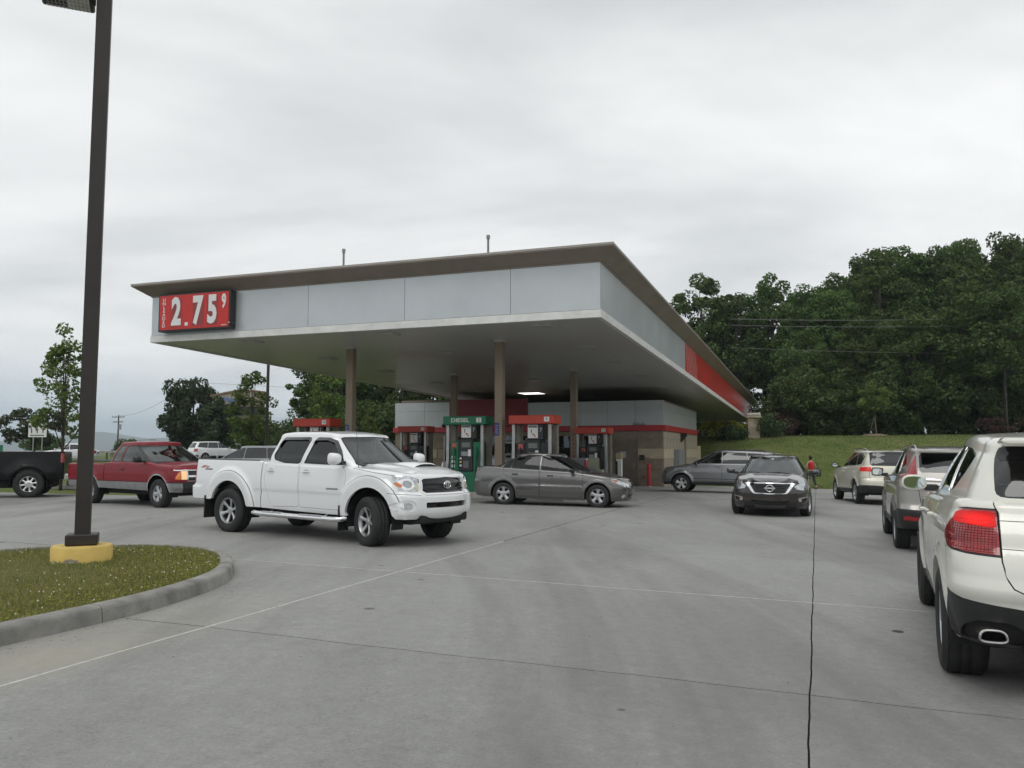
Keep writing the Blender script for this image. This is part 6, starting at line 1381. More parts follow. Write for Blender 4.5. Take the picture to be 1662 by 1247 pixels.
def sedan_grey():
    W = paint('paint_grey', (.15, .148, .145), .75, .36, .2)
    c = Car('sedan', 'silver grey sedan seen side-on with five-spoke rims, right of the green diesel pump', 'car', 1.241, 23.357, -16.5)
    body = dict(xf=[(.16, 2.06), (.3, 2.14), (.5, 2.17), (.6, 2.14), (.72, 2.00), (.85, 1.7)], xr=[(.2, -2.20), (.4, -2.29), (.62, -2.29), (.7, -2.25), (.95, -2.22), (1.05, -2.15)],
                hw=[(.18, .80), (.3, .84), (.55, .855), (.75, .85), (.9, .825), (1.05, .78)], rf=(.42, .34), rr=(.28, .26), bf=.12, br=.06, bsF=.04, bsR=.03,
                T=[(-2.3, .98), (-2.1, 1.03), (-1.7, 1.045), (-1.3, 1.02), (-.3, .98), (.8, .93), (1.1, .91), (1.6, .82), (1.95, .73), (2.17, .64)], R=[(-2.3, .06), (-1.4, .05), (.8, .05), (1.3, .10), (2.2, .09)],
                Z0=[(-2.3, .26), (-1.9, .22), (-.9, .19), (1.0, .18), (1.8, .17), (2.2, .19)], crown=[(-2.3, .03), (-1.5, .02), (0, .0), (.9, .03), (1.5, .05), (2.2, .03)], zref=.75,
                disp=lambda x, y, z: .012*(sstep(z, .56, .545)-sstep(z, .475, .46))*(1 if -.95 < x < .9 else 0)-.012*sstep(z, .42, .30)*(1 if abs(x) < 1.0 else 0)+.01*sstep(z, .88, .80)*sstep(z, .60, .72), nv=14)
    gh = dict(xf=[(.86, 1.16), (1.0, .92), (1.2, .56), (1.32, .30), (1.38, .12)], xr=[(.95, -1.85), (1.05, -1.66), (1.2, -1.38), (1.3, -1.16), (1.38, -.95)], hw=[(.86, .81), (1.0, .785), (1.2, .70), (1.38, .60)],
              rf=(.32, .26), rr=(.28, .22), bf=.10, br=.08, bsF=.04, bsR=.05, T=[(-1.4, 1.31), (-1.0, 1.385), (-.4, 1.425), (.1, 1.405), (.5, 1.33)], R=[(-1, .07), (1, .07)], Z0=lambda x: .88, crown=lambda x: .02, zref=1.3, Hs=.5, nv=8)
    GL = glass('sedan_glass', (.10, .12, .13), .35)
    fwn = [(.82, .945), (.72, 1.03), (.40, 1.245), (.10, 1.34), (-.24, 1.365), (-.24, .975)]
    rwn = [(-.31, .98), (-.31, 1.365), (-.62, 1.355), (-.90, 1.30), (-1.05, 1.235), (-1.09, 1.02)]
    qwn = [(-1.12, 1.02), (-1.08, 1.225), (-1.2, 1.15), (-1.34, 1.03)]
    L = [lens('headlight', HEADM(), [('f', .36, .565), ('f', .34, .62), ('f', .62, .70), ('s', 1.70, .765), ('s', 1.58, .775), ('s', 1.72, .69), ('s', 1.92, .60), ('f', .6, .56)]),
         lens('turn_signal', pm('amber_dim', (.38, .17, .12), .15, 0, .8, ns=20, na=.2), [('s', 1.66, .755), ('s', 1.60, .768), ('s', 1.73, .695), ('s', 1.80, .665), ('s', 1.80, .73)], .007),
         dict(n='grille', m=GLOSSBLK(), p=[F_([(0, .53), (.27, .54), (.31, .61), (0, .625)])], off=-.015, skirt=.02),
         dict(n='grille_bar', m=CHROME(), p=[F_([(0, .575), (.28, .58), (.285, .60), (0, .597)])], off=.006, skirt=.02),
         dict(n='air_intake', m=GLOSSBLK(), p=[F_([(0, .24), (.36, .24), (.40, .36), (0, .37)])], off=-.03, skirt=.03),
         lens('fog_lamp', pm('fog_lens', (.72, .74, .76), .08, .7, 1, ns=18, na=.2), F_(circ(.62, .31, .05)), .002),
         lens('tail_light', REDL(), [('s', -2.18, .72), ('s', -2.14, .90), ('s', -2.05, .955), ('r', .55, .95), ('r', .5, .74)]),
         gapline([(1.0, .90), (1.5, .80), (1.95, .72)]), gapline([(2.02, .53), (1.7, .60), (1.62, .64)]), gapline([(-1.95, .62), (-1.75, .66), (-1.70, .70)]),
         dict(n='side_moulding', m=pm('moulding_grey', (.10, .10, .10), .4, .4, ns=9, na=.15), p=[S_([(-.93, .49), (-.93, .54), (-.32, .545), (-.32, .495)]), S_([(-.25, .495), (-.25, .545), (.86, .545), (.88, .495)])], off=.004, mode='both')]
    doors = [('rear_door', [(-.285, .22), (-.285, .985), (-1.30, 1.035), (-1.34, .90), (-1.20, .74), (-.95, .56), (-.88, .24)]), ('front_door', [(-.275, .22), (-.275, .985), (.84, .935), (.92, .80), (.92, .35), (.80, .22)])]
    sh, g = vehicle(c, W, body, gh, .312, .195, .195, .735, (1.31, -1.31), dict(n=5, w0=.42, w1=.60, wm=.36, hub=.34, lugs=5, yo=.9, yh=.8), .355, doors, [('front_side_window', fwn, GL), ('rear_side_window', rwn, GL), ('quarter_window', qwn, GL)],
            [(0, .90), (.62, .91), (.68, .95), (.52, 1.325), (.46, 1.35), (0, 1.365)], ([(0, 1.06), (.55, 1.06), (.47, 1.31), (0, 1.345)], TINT()), L, floor=(-1.6, .95, .62), handles=([(-.98, .845), (.02, .82)], .82), handle_m=pm('handle_dark', (.05, .05, .05), .4, .3, ns=9, na=.1),
            mirror=(.62, .80, .975, .13, .19, .13), mirror_mat=BLK(), wheelpos=(.55, .36, .98), seats=((.25, -.75), .36, .82, .45), under=(-2.0, 1.95, .58, .2, .6, (1.6, 2.0, .5, .2)), dash=(.62, .95, .66, .95), flare=.018, flare_w=.10, wsm=glass('sedan_windshield', (.22, .27, .25), 1.0), nq=.06)
    for k in range(2): pass
    return c
def sedan_dark():
    W = paint('paint_umber', (.042, .036, .035), .6, .32, .15)
    c = Car('sedan', 'dark brown sedan facing the camera with chrome trimmed grille', 'car', 6.88, 21.95, 250.2)
    body = dict(xf=[(.18, 2.22), (.25, 2.32), (.5, 2.38), (.65, 2.36), (.78, 2.30), (.86, 2.18)], xr=[(.25, -2.35), (.45, -2.44), (.7, -2.44), (1.0, -2.38), (1.12, -2.3)],
                hw=[(.18, .86), (.3, .895), (.55, .915), (.8, .905), (.95, .87), (1.1, .82)], rf=(.50, .40), rr=(.35, .3), bf=.20, br=.08, bsF=.05, bsR=.03,
                T=[(-2.4, 1.08), (-2.0, 1.12), (-1.6, 1.11), (-.3, 1.04), (.8, .99), (1.1, .98), (1.6, .92), (2.0, .852), (2.25, .79), (2.4, .74)], R=[(-2.3, .07), (.8, .05), (1.4, .12), (2.3, .07)],
                Z0=[(-2.4, .28), (-1.9, .22), (0, .19), (1.8, .19), (2.3, .20)], crown=[(-2.3, .03), (0, .0), (.9, .03), (1.5, .06), (2.0, .06), (2.4, .03)], zref=.8,
                extra=lambda x, y: (.018*math.exp(-((abs(y)-.42-.1*(2.2-x))/.07)**2)*sstep(x, .9, 1.2) if x > .9 else 0), disp=lambda x, y, z: (.02*math.exp(-((z-.22)/.05)**2)-.012*math.exp(-((z-.45)/.06)**2)*sstep(x, 1.9, 2.1)), nv=16)
    gh = dict(xf=[(.92, 1.35), (1.05, 1.10), (1.25, .70), (1.37, .42), (1.43, .22)], xr=[(1.0, -1.95), (1.2, -1.5), (1.35, -1.1), (1.42, -.9)], hw=[(.92, .83), (1.05, .80), (1.25, .69), (1.43, .585)],
              rf=(.36, .30), rr=(.3, .25), bf=.13, br=.08, bsF=.04, bsR=.05, T=[(-1.4, 1.31), (-.9, 1.40), (-.2, 1.45), (.2, 1.435), (.6, 1.35)], R=lambda x: .07, Z0=lambda x: .92, crown=lambda x: .02, zref=1.36, Hs=.5, nv=8)
    GL = MID()
    fwn = [(.92, 1.02), (.5, 1.27), (.15, 1.38), (-.18, 1.40), (-.18, 1.04)]; rwn = [(-.25, 1.04), (-.25, 1.40), (-.8, 1.37), (-1.15, 1.25), (-1.25, 1.09)]
    ch = CHROME()
    L = [lens('headlight', HEADM(), [('f', .60, .655), ('f', .545, .72), ('f', .66, .79), ('s', 1.92, .865), ('s', 1.72, .895), ('s', 1.86, .79), ('s', 2.0, .67), ('f', .76, .635)]),
         dict(n='grille', m=GLOSSBLK(), p=[F_([(0, .555), (.36, .56), (.50, .76), (.40, .78), (0, .785)])], off=-.02, skirt=.03),
         dict(n='grille_trim', m=ch, p=[F_([(0, .535), (.375, .54), (.41, .58), (.575, .785), (.52, .80), (0, .805), (0, .785), (.47, .775), (.345, .575), (.32, .562), (0, .557)])], off=.012, skirt=.03),
         dict(n='air_intake', m=GLOSSBLK(), p=[F_([(0, .27), (.43, .28), (.47, .36), (.44, .385), (0, .385)])], off=-.035, skirt=.035),
         lens('fog_recess', GLOSSBLK(), F_([(.60, .36), (.66, .45), (.84, .48), (.80, .37)]), -.02, skirt=.02),
         lens('fog_lamp_trim', ch, F_([(.64, .455), (.83, .48), (.835, .465), (.66, .435)]), .006),
         lens('fog_lamp', pm('fog_amberish', (.5, .42, .36), .12, .5, 1, ns=18, na=.2), F_(circ(.68, .405, .042)), -.002, skirt=.015),
         gapline([(0.001, .82), (.5, .818), (.64, .83)], F_, .008), lens('tail_light', REDL(), [('s', -2.2, .85), ('s', -2.1, 1.02), ('r', .6, 1.03), ('r', .5, .88)]),
         lens('panel_gap', DARK(), F_([(.50, .23), (.87, .33), (.87, .322), (.50, .222)]), -.006)]
    doors = [('rear_door', [(-.22, .24), (-.22, 1.03), (-1.35, 1.08), (-1.2, .75), (-.95, .5), (-.9, .26)]), ('front_door', [(-.21, .24), (-.21, 1.03), (.98, .98), (1.0, .7), (.92, .26)])]
    sh, g = vehicle(c, W, body, gh, .325, .215, .215, .79, (1.3875, -1.3875), dict(n=5, split=.30, w0=.13, w1=.16, hub=.3, lugs=5, yo=.9, yh=.75), .37, doors, [('front_side_window', fwn, GL), ('rear_side_window', rwn, GL)],
            [(0, .965), (.70, .985), (.755, 1.02), (.55, 1.385), (.49, 1.41), (0, 1.425)], ([(0, 1.12), (.6, 1.12), (.5, 1.36), (0, 1.38)], MID()), L, floor=(-1.6, 1.05, .68), handles=([(-.9, .9), (.0, .88)], .9),
            mirror=(.80, .86, 1.045, .14, .21, .14), wheelpos=(.6, .38, 1.05), seats=((.3, -.7), .38, .90, .45), under=(-2.1, 2.1, .62, .2, .6, (1.7, 2.2, .6, .22)), dash=(.72, 1.12, .70, 1.0), flare=.014, flare_w=.1, steer=-9, wsm=glass('dark_sedan_windshield', (.38, .44, .42), 1.2), nq=.05)
    mb = MB()
    for z in (.60, .645, .69, .735):
        pts = [];
        for k in range(-8, 9):
            y = k*(.043+.1*(z-.6)/8*1.2); p, n = sh.place(('f', abs(y), z), -.008); pts.append((p.x, math.copysign(p.y, y), p.z))
        mb.tube(pts, .008, 6)
    mb.build('grille_bar', GLOSSBLK(), c.root, True)
    p, n = sh.place(('f', 0, .672), .012); mb = MB(); mb.tube([(p.x, p.y+.085*math.cos(2*PI*k/28), p.z+.078*math.sin(2*PI*k/28)) for k in range(29)], .010, 8, False); mb.bbox(p.x-.01, p.x+.014, -.125, .125, p.z-.017, p.z+.017, .004); mb.build('emblem', ch, c.root, True)
    mb = MB()
    for y in (.5, -.15): mb.tube([(1.24, y, 1.0), (1.12, y-.3, 1.035), (1.16, y-.6, 1.02)], .008, 5)
    mb.build('wiper', BLK(), c.root, True)
    person('passenger', [], root=c.root, seat=(.18, .38, .90)); 
    return c
def crossover_grey():
    W = paint('paint_slate', (.20, .205, .215), .7, .35, .15)
    c = Car('crossover', 'grey crossover with roof rails driving left, behind the dark brown sedan', 'car', 8.47, 33.9, 159.7)
    body = dict(xf=[(.25, 2.28), (.4, 2.36), (.6, 2.38), (.8, 2.33), (.95, 2.2)], xr=[(.3, -2.42), (.6, -2.50), (.9, -2.47), (1.15, -2.4)], hw=[(.25, .87), (.5, .91), (.8, .91), (1.0, .89), (1.15, .85)], rf=(.45, .38), rr=(.22, .2), bf=.12, br=.05, bsF=.04, bsR=.02,
                T=[(-2.4, 1.17), (-1, 1.165), (.8, 1.13), (1.1, 1.11), (1.7, 1.05), (2.1, .98), (2.35, .90)], R=[(-2.3, .05), (.9, .05), (1.4, .12), (2.3, .1)], Z0=[(-2.4, .36), (-1.9, .34), (0, .33), (1.8, .30), (2.3, .28)], crown=[(-2.4, 0), (.6, 0), (1.2, .05), (2.3, .03)], zref=.9, nv=13,
                disp=lambda x, y, z: -.012*sstep(z, .50, .42)*(1 if abs(x) < .95 else 0))
    gh = dict(xf=[(1.08, 1.28), (1.2, 1.08), (1.4, .70), (1.55, .40), (1.62, .2)], xr=[(1.1, -2.42), (1.3, -2.34), (1.5, -2.2), (1.62, -2.1)], hw=[(1.08, .84), (1.3, .77), (1.5, .69), (1.62, .65)], rf=(.34, .28), rr=(.2, .16), bf=.1, br=.05, bsF=.04, bsR=.03,
              T=[(-2.3, 1.60), (-1.8, 1.645), (-.8, 1.68), (0, 1.68), (.5, 1.60)], R=lambda x: .075, Z0=lambda x: 1.08, crown=lambda x: .02, zref=1.55, Hs=.5, nv=8)
    GL = glass('crossover_glass', (.09, .10, .10), 1.0); G2 = TINT()
    fwn = [(.98, 1.17), (.62, 1.42), (.25, 1.56), (-.12, 1.60), (-.12, 1.18)]; r1 = [(-.18, 1.18), (-.18, 1.60), (-1.05, 1.58), (-1.18, 1.19)]; r2 = [(-1.24, 1.20), (-1.12, 1.575), (-1.75, 1.54), (-2.0, 1.42), (-1.95, 1.24)]
    cl = BLK()
    L = [lens('headlight', HEADM(), [('f', .55, .80), ('f', .55, .93), ('s', 1.95, .97), ('s', 1.82, .96), ('s', 2.0, .83)]), dict(n='grille', m=GLOSSBLK(), p=[F_([(0, .72), (.45, .72), (.48, .90), (0, .92)])], off=-.02, skirt=.02),
         lens('lower_cladding', cl, S_([(-2.5, .2), (2.4, .2), (2.4, .30), (2.25, .40), (-2.5, .44)]), .003), gapline([(-.86, .55), (1.0, .55)], w=.02),
         lens('tail_light', REDL(), [('s', -2.15, .95), ('s', -2.28, 1.12), ('r', .7, 1.12), ('r', .6, .95)])]
    doors = [('rear_door', [(-.15, .42), (-.15, 1.17), (-1.22, 1.18), (-1.15, .75), (-.98, .5)]), ('front_door', [(-.14, .42), (-.14, 1.17), (1.0, 1.14), (1.02, .6), (.95, .42)])]
    sh, g = vehicle(c, W, body, gh, .355, .225, .225, .79, (1.445, -1.445), dict(n=5, split=.34, w0=.20, w1=.30, hub=.36, lugs=5, yo=1.0, yh=.9), .42, doors, [('front_side_window', fwn, GL), ('rear_side_window', r1, G2), ('quarter_window', r2, G2)],
            [(0, 1.10), (.72, 1.11), (.77, 1.15), (.60, 1.56), (0, 1.60)], ([(0, 1.2), (.66, 1.2), (.58, 1.54), (0, 1.56)], G2), L, floor=(-2.1, 1.0, .7), handles=([(-1.0, 1.04), (.0, 1.03)], 1.0), mirror=(.85, .87, 1.17, .14, .2, .15), mirror_mat=BLK(),
            wheelpos=(.6, .38, 1.2), seats=((.3, -.6), .38, 1.0, .5), under=(-2.2, 2.1, .62, .3, .75), dash=(.75, 1.1, .72, 1.15), flare=.035, flare_w=.10)
    mb = MB()
    for sg in (1, -1): mb.tube([(.0, sg*.60, 1.66), (-.1, sg*.60, 1.715), (-1.7, sg*.58, 1.705), (-1.85, sg*.57, 1.64)], .018, 6)
    mb.build('roof_rail', BLK(), c.root, True)
    MB().bbox(-2.36, -2.08, -.6, .6, 1.555, 1.60, .015).build('roof_spoiler', W, c.root, True)
    person('driver', [], root=c.root, seat=(.2, .38, 1.0), shirt=(.55, .42, .05))
    return c
def suv_cream():
    W = paint('paint_cream', (.72, .70, .59), .1, .32, .12)
    c = Car('suv', 'cream sport utility vehicle with dark lower cladding, farthest of the three queued at the right', 'car', 11.97, 27.6, 80.5)
    body = dict(xf=[(.3, 2.2), (.5, 2.3), (.8, 2.3), (1.0, 2.2)], xr=[(.36, -2.24), (.52, -2.36), (.72, -2.38), (.8, -2.36), (1.05, -2.35), (1.2, -2.28)], hw=[(.3, .90), (.5, .94), (.8, .95), (1.05, .93), (1.2, .88)], rf=(.4, .35), rr=(.26, .24), bf=.1, br=.07, bsF=.05, bsR=.03,
                T=[(-2.4, 1.18), (-1, 1.165), (1.0, 1.12), (1.6, 1.08), (2.3, .98)], R=[(-2.3, .06), (.9, .05), (1.4, .1), (2.3, .1)], Z0=[(-2.4, .38), (-1.9, .34), (0, .32), (2.3, .32)], crown=[(-2.4, .0), (.6, 0), (1.2, .05), (2.3, .03)], zref=.95, nv=14, disp=lambda x, y, z: .02*sstep(x, -2.1, -2.3)*(sstep(z, .82, .78)))
    gh = dict(xf=[(1.1, 1.25), (1.3, .85), (1.5, .48), (1.62, .25)], xr=[(1.12, -2.30), (1.3, -2.24), (1.5, -2.12), (1.62, -2.04)], hw=[(1.1, .87), (1.3, .80), (1.5, .72), (1.62, .67)], rf=(.34, .28), rr=(.24, .2), bf=.1, br=.06, bsF=.04, bsR=.04,
              T=[(-2.2, 1.62), (-1.7, 1.665), (-.8, 1.69), (0, 1.69), (.5, 1.62)], R=lambda x: .08, Z0=lambda x: 1.1, crown=lambda x: .02, zref=1.55, Hs=.5, nv=8)
    G2 = TINT(); ws = [(0, 1.12), (.72, 1.14), (.76, 1.17), (.6, 1.57), (0, 1.61)]
    fwn = [(.92, 1.17), (.55, 1.43), (.2, 1.56), (-.1, 1.60), (-.1, 1.2)]; r1 = [(-.16, 1.2), (-.16, 1.60), (-1.0, 1.59), (-1.22, 1.22)]; r2 = [(-1.28, 1.22), (-1.06, 1.585), (-1.5, 1.57), (-1.82, 1.45), (-1.72, 1.26)]
    L = [lens('tail_light', REDLIT(), [('s', -1.98, 1.03), ('s', -1.96, 1.15), ('r', .62, 1.16), ('r', .62, 1.02)], .008), lens('tail_light_inner', REDL(), Rr([(.60, 1.03), (.60, 1.15), (.30, 1.14), (.30, 1.05)]), .008),
         lens('lower_cladding', BLK(), S_([(-1.2, .2), (2.35, .2), (2.35, .42), (-1.2, .47)]), .005), lens('bumper_skirt', BLK(), [('s', -1.2, .2), ('s', -1.2, .47), ('s', -2.1, .60), ('r', .5, .60), ('r', .0, .56), ('r', 0, .2)], .005),
         lens('headlight', HEADM(), [('f', .5, .85), ('f', .5, .98), ('s', 1.8, 1.0), ('s', 1.9, .9)]), dict(n='panel_gap', m=DARK(), p=[Rr([(.66, 1.2), (.70, .84), (.65, .80), (0, .79), (0, .782), (.66, .792), (.71, .84), (.67, 1.2)])], off=-.008, mode='both'),
         gapline([(-1.75, .68), (-2.1, .82), (-2.28, .84)])]
    doors = [('rear_door', [(-.13, .47), (-.13, 1.17), (-1.2, 1.19), (-1.1, .75), (-.95, .5)]), ('front_door', [(-.12, .47), (-.12, 1.17), (.98, 1.13), (1.0, .6), (.93, .47)])]
    sh, g = vehicle(c, W, body, gh, .375, .245, .24, .82, (1.41, -1.41), dict(n=6, w0=.26, w1=.34, wm=.22, hub=.32, lugs=5, yo=.95, yh=.8), .43, doors, [('front_side_window', fwn, G2), ('rear_side_window', r1, G2), ('quarter_window', r2, G2)],
            ws, ([(0, 1.20), (.60, 1.20), (.66, 1.23), (.60, 1.60), (.5, 1.63), (0, 1.65)], G2), L, floor=(-2.05, .95, .72), handles=([(-1.0, 1.02), (.05, 1.0)], 1.0), mirror=(.78, .90, 1.2, .15, .21, .16), mirror_mat=BLK(), seats=((.3, -.6), .38, 1.0, .5), under=(-2.1, 2.0, .64, .3, .8), flare=.03, flare_w=.1)
    mb = MB()
    for sg in (1, -1): mb.tube([(-.1, sg*.62, 1.67), (-.2, sg*.61, 1.73), (-1.5, sg*.60, 1.72), (-1.65, sg*.59, 1.66)], .018, 6)
    mb.build('roof_rail', CHROME(), c.root, True)
    return c
def suv_taupe():
    W = paint('paint_taupe', (.31, .295, .275), .55, .34, .12)
    c = Car('suv', 'taupe grey sport utility vehicle with tall vertical tail lamps, middle of the right queue', 'car', 7.566, 14.65, 69.4)
    body = dict(xf=[(.3, 2.1), (.5, 2.2), (.8, 2.2), (1.0, 2.1)], xr=[(.34, -2.10), (.45, -2.22), (.66, -2.26), (.72, -2.22), (1.0, -2.20), (1.2, -2.13)], hw=[(.3, .86), (.5, .90), (.8, .91), (1.05, .90), (1.22, .85)], rf=(.4, .35), rr=(.24, .22), bf=.1, br=.08, bsF=.04, bsR=.02,
                T=[(-2.3, 1.22), (-1, 1.19), (1.0, 1.12), (1.6, 1.06), (2.2, .95)], R=[(-2.3, .05), (.9, .05), (1.4, .1), (2.3, .1)], Z0=[(-2.3, .40), (-1.9, .36), (0, .33), (2.3, .32)], crown=[(-2.4, .0), (.6, 0), (1.2, .05), (2.3, .03)], zref=.95, nv=14,
                disp=lambda x, y, z: .014*math.exp(-((z-1.05)/.05)**2)*(1 if x < 1.2 else 0)+.02*sstep(x, -1.9, -2.1)*sstep(z, .76, .70))
    gh = dict(xf=[(1.1, 1.15), (1.3, .78), (1.5, .45), (1.6, .25)], xr=[(1.12, -2.18), (1.3, -2.10), (1.5, -1.95), (1.62, -1.88)], hw=[(1.1, .85), (1.3, .775), (1.5, .70), (1.6, .655)], rf=(.34, .28), rr=(.22, .18), bf=.1, br=.08, bsF=.04, bsR=.05,
              T=[(-2.1, 1.57), (-1.6, 1.62), (-.8, 1.645), (0, 1.645), (.5, 1.57)], R=lambda x: .08, Z0=lambda x: 1.1, crown=lambda x: .02, zref=1.5, Hs=.5, nv=9)
    G2 = TINT(); ws = [(0, 1.12), (.72, 1.14), (.74, 1.17), (.6, 1.53), (0, 1.57)]
    fwn = [(.9, 1.18), (.5, 1.42), (.2, 1.53), (-.05, 1.555), (-.05, 1.19)]; r1 = [(-.12, 1.19), (-.12, 1.555), (-.95, 1.535), (-1.12, 1.21)]; r2 = [(-1.18, 1.22), (-1.02, 1.53), (-1.35, 1.49), (-1.62, 1.36), (-1.55, 1.28)]
    rl = REDL()
    L = [lens('tail_light_base', rl, [('s', -1.88, 1.215), ('s', -2.0, 1.12), ('r', .60, 1.13), ('r', .58, 1.215)], .006), lens('lower_cladding', BLK(), S_([(-1.15, .2), (2.35, .2), (2.35, .44), (-1.15, .47)]), .006),
         lens('bumper_skirt', BLK(), [('s', -1.15, .2), ('s', -1.15, .48), ('s', -1.75, .64), ('s', -2.0, .68), ('r', .5, .66), ('r', 0, .66), ('r', 0, .2)], .006),
         lens('rear_reflector', REDL(), Rr([(.50, .50), (.50, .555), (.80, .575), (.80, .51)]), .012), dict(n='skid_plate', m=ALLOY(), p=[Rr([(0, .38), (.42, .38), (.48, .46), (.42, .50), (0, .50)])], off=.014),
         lens('headlight', HEADM(), [('f', .5, .85), ('f', .5, .98), ('s', 1.7, 1.0), ('s', 1.8, .9)]), dict(n='rear_trim', m=CHROME(), p=[Rr([(0, 1.13), (.56, 1.13), (.56, 1.17), (0, 1.17)])], off=.012),
         dict(n='panel_gap', m=DARK(), p=[Rr([(.585, 1.22), (.60, 1.0), (.56, .74), (.52, .70), (0, .69), (0, .682), (.53, .692), (.57, .73), (.608, 1.0), (.593, 1.22)])], off=-.008, mode='both')]
    G = [lens('tail_light_upright', rl, [('r', .60, 1.215), ('s', -1.95, 1.215), ('s', -1.865, 1.38), ('s', -1.80, 1.50), ('s', -1.85, 1.50), ('r', .60, 1.50), ('r', .615, 1.30)], .01)]
    doors = [('rear_door', [(-.08, .47), (-.08, 1.18), (-1.12, 1.20), (-1.0, .75), (-.85, .5)]), ('front_door', [(-.07, .47), (-.07, 1.18), (.93, 1.13), (.95, .6), (.9, .47)])]
    sh, g = vehicle(c, W, body, gh, .345, .225, .23, .79, (1.31, -1.31), dict(n=5, split=.3, w0=.14, w1=.16, hub=.3, lugs=5, yo=.95, yh=.8), .40, doors, [('front_side_window', fwn, G2), ('rear_side_window', r1, G2), ('quarter_window', r2, G2)],
            ws, ([(0, 1.245), (.545, 1.245), (.575, 1.27), (.56, 1.50), (.50, 1.555), (0, 1.565)], G2), L, G, floor=(-1.95, .9, .7), handles=([(-.92, 1.06), (.1, 1.04)], 1.0), mirror=(.72, .87, 1.19, .15, .2, .16), mirror_mat=BLK(), seats=((.3, -.6), .37, 1.0, .48), under=(-2.0, 1.9, .62, .3, .8), flare=.03, flare_w=.1, nq=.06, chrome_belt=True)
    MB().bbox(-2.02, -1.78, -.56, .56, 1.545, 1.585, .014).build('roof_spoiler', W, c.root, True)
    p, n = sh.place(('r', .24, .92), .004); c.plate(p.x-.004, .93)
    mb = MB()
    for sg in (1, -1): mb.tube([(.0, sg*.60, 1.62), (-.1, sg*.59, 1.665), (-1.4, sg*.57, 1.66), (-1.5, sg*.56, 1.61)], .016, 6)
    mb.build('roof_rail', CHROME(), c.root, True)
    mb = MB().tube([(-2.16, .42, .33), (-1.8, .42, .33)], .035, 10); mb.build('exhaust_pipe', ALLOY(), c.root, True)
    return c
def skin_mesh(name, V, E, Rd, mat, parent, sub=1, root=0, matrix=None):
    me = bpy.data.meshes.new(name); me.from_pydata(V, E, []); o = bpy.data.objects.new(name, me); COL.objects.link(o)
    md = o.modifiers.new('s', 'SKIN'); 
    for i, r in enumerate(Rd): me.skin_vertices[0].data[i].radius = (r, r) if not isinstance(r, tuple) else r
    me.skin_vertices[0].data[root].use_root = True
    if sub: m2 = o.modifiers.new('ss', 'SUBSURF'); m2.levels = sub; m2.render_levels = sub
    dg = bpy.context.evaluated_depsgraph_get(); me2 = bpy.data.meshes.new_from_object(o.evaluated_get(dg)); bpy.data.objects.remove(o)
    me2.name = name; me2.materials.clear(); me2.materials.append(mat); me2.polygons.foreach_set('use_smooth', [True]*len(me2.polygons))
    return link(name, me2, parent, matrix=matrix)
SKIN = lambda: pm('skin', (.42, .25, .18), .55, ns=14, na=.12)
def head(root, p, yaw=0, hair=(.03, .02, .015), bun=False):
    mb = MB(); mb.ico((0, 0, 0), .105, 3, (.92, .74, 1.12))
    vs = []
    for x, y, z in mb.v:
        if z < -.03: x = x*(1-.25*((-z-.03)/.09))+.012; y *= 1-.35*((-z-.03)/.09)
        if abs(y) < .018 and -.035 < z < .02 and x > .05: x += .02*(1-abs(y)/.018)*(1-abs(z+.012)/.035)
        if .01 < z < .035 and .018 < abs(y) < .045 and x > 0: x -= .008
        vs.append((x, y, z))
    mb.v = vs
    for sg in (1, -1): mb.ico((0, sg*.078, -.005), .026, 1, (.8, .35, 1.1))
    h = mb.build('head', SKIN(), root, True, matrix=Matrix.Translation(p) @ Matrix.Rotation(yaw, 4, 'Z'))
    hb = MB(); hb.ico((-.012, 0, .022), .112, 3, (.95, .80, 1.06)); hb.v = [(x-(.03 if x > .05 and z < .06 else 0)*1, y, z if not (x > .03 and z < .055) else z+.03) for x, y, z in hb.v]
    if bun: hb.ico((-.10, 0, .06), .045, 2)
    hb.build('hair', pm('hair_%d' % int(hair[0]*1000), hair, .6, ns=60, na=.3), h, True)
    for sg in (1, -1): MB().ico((.082, sg*.03, .015), .011, 1).build('eye', pm('eye_dark', (.03, .02, .02), .2, ns=9, na=.1), h, True)
    MB().ico((.083, 0, -.055), .02, 1, (.35, 1.1, .3)).build('mouth', pm('lips', (.30, .12, .10), .5, ns=9, na=.1), h, True)
    return h
def person(role, _, root, seat, shirt=(.10, .11, .13)):
    """seated occupant (a thing of its own) behind the glass"""
    x, y, z = seat; m = root.matrix_world @ Matrix.Translation((x, y, z))
    nm = {'passenger': 'person in dark top seated behind the windshield of the dark brown sedan', 'driver': 'person in yellow top at the wheel of the grey crossover', 'reddriver': 'person in grey shirt at the wheel of the red pickup'}[role]
    t = empty('person', nm, 'person', matrix=m)
    V = [(-.05, 0, -.30), (-.06, 0, -.12), (-.06, 0, .08), (-.05, 0, .22), (-.04, 0, .32), (-.04, .17, .20), (.02, .25, -.02), (.26, .16, .06), (.33, .13, .10), (-.04, -.17, .20), (.02, -.25, -.02), (.26, -.16, .06), (.33, -.13, .10)]
    E_ = [(0, 1), (1, 2), (2, 3), (3, 4), (3, 5), (5, 6), (6, 7), (7, 8), (3, 9), (9, 10), (10, 11), (11, 12)]
    Rd = [(.15, .11), (.15, .11), (.16, .11), (.10, .07), .05, .065, .05, .038, .035, .065, .05, .038, .035]
    skin_mesh('torso', V, E_, Rd, pm('shirt_%d' % int(shirt[0]*1000), shirt, .85, ns=25, na=.2), t)
    head(t, (-.02, 0, .42)); return t
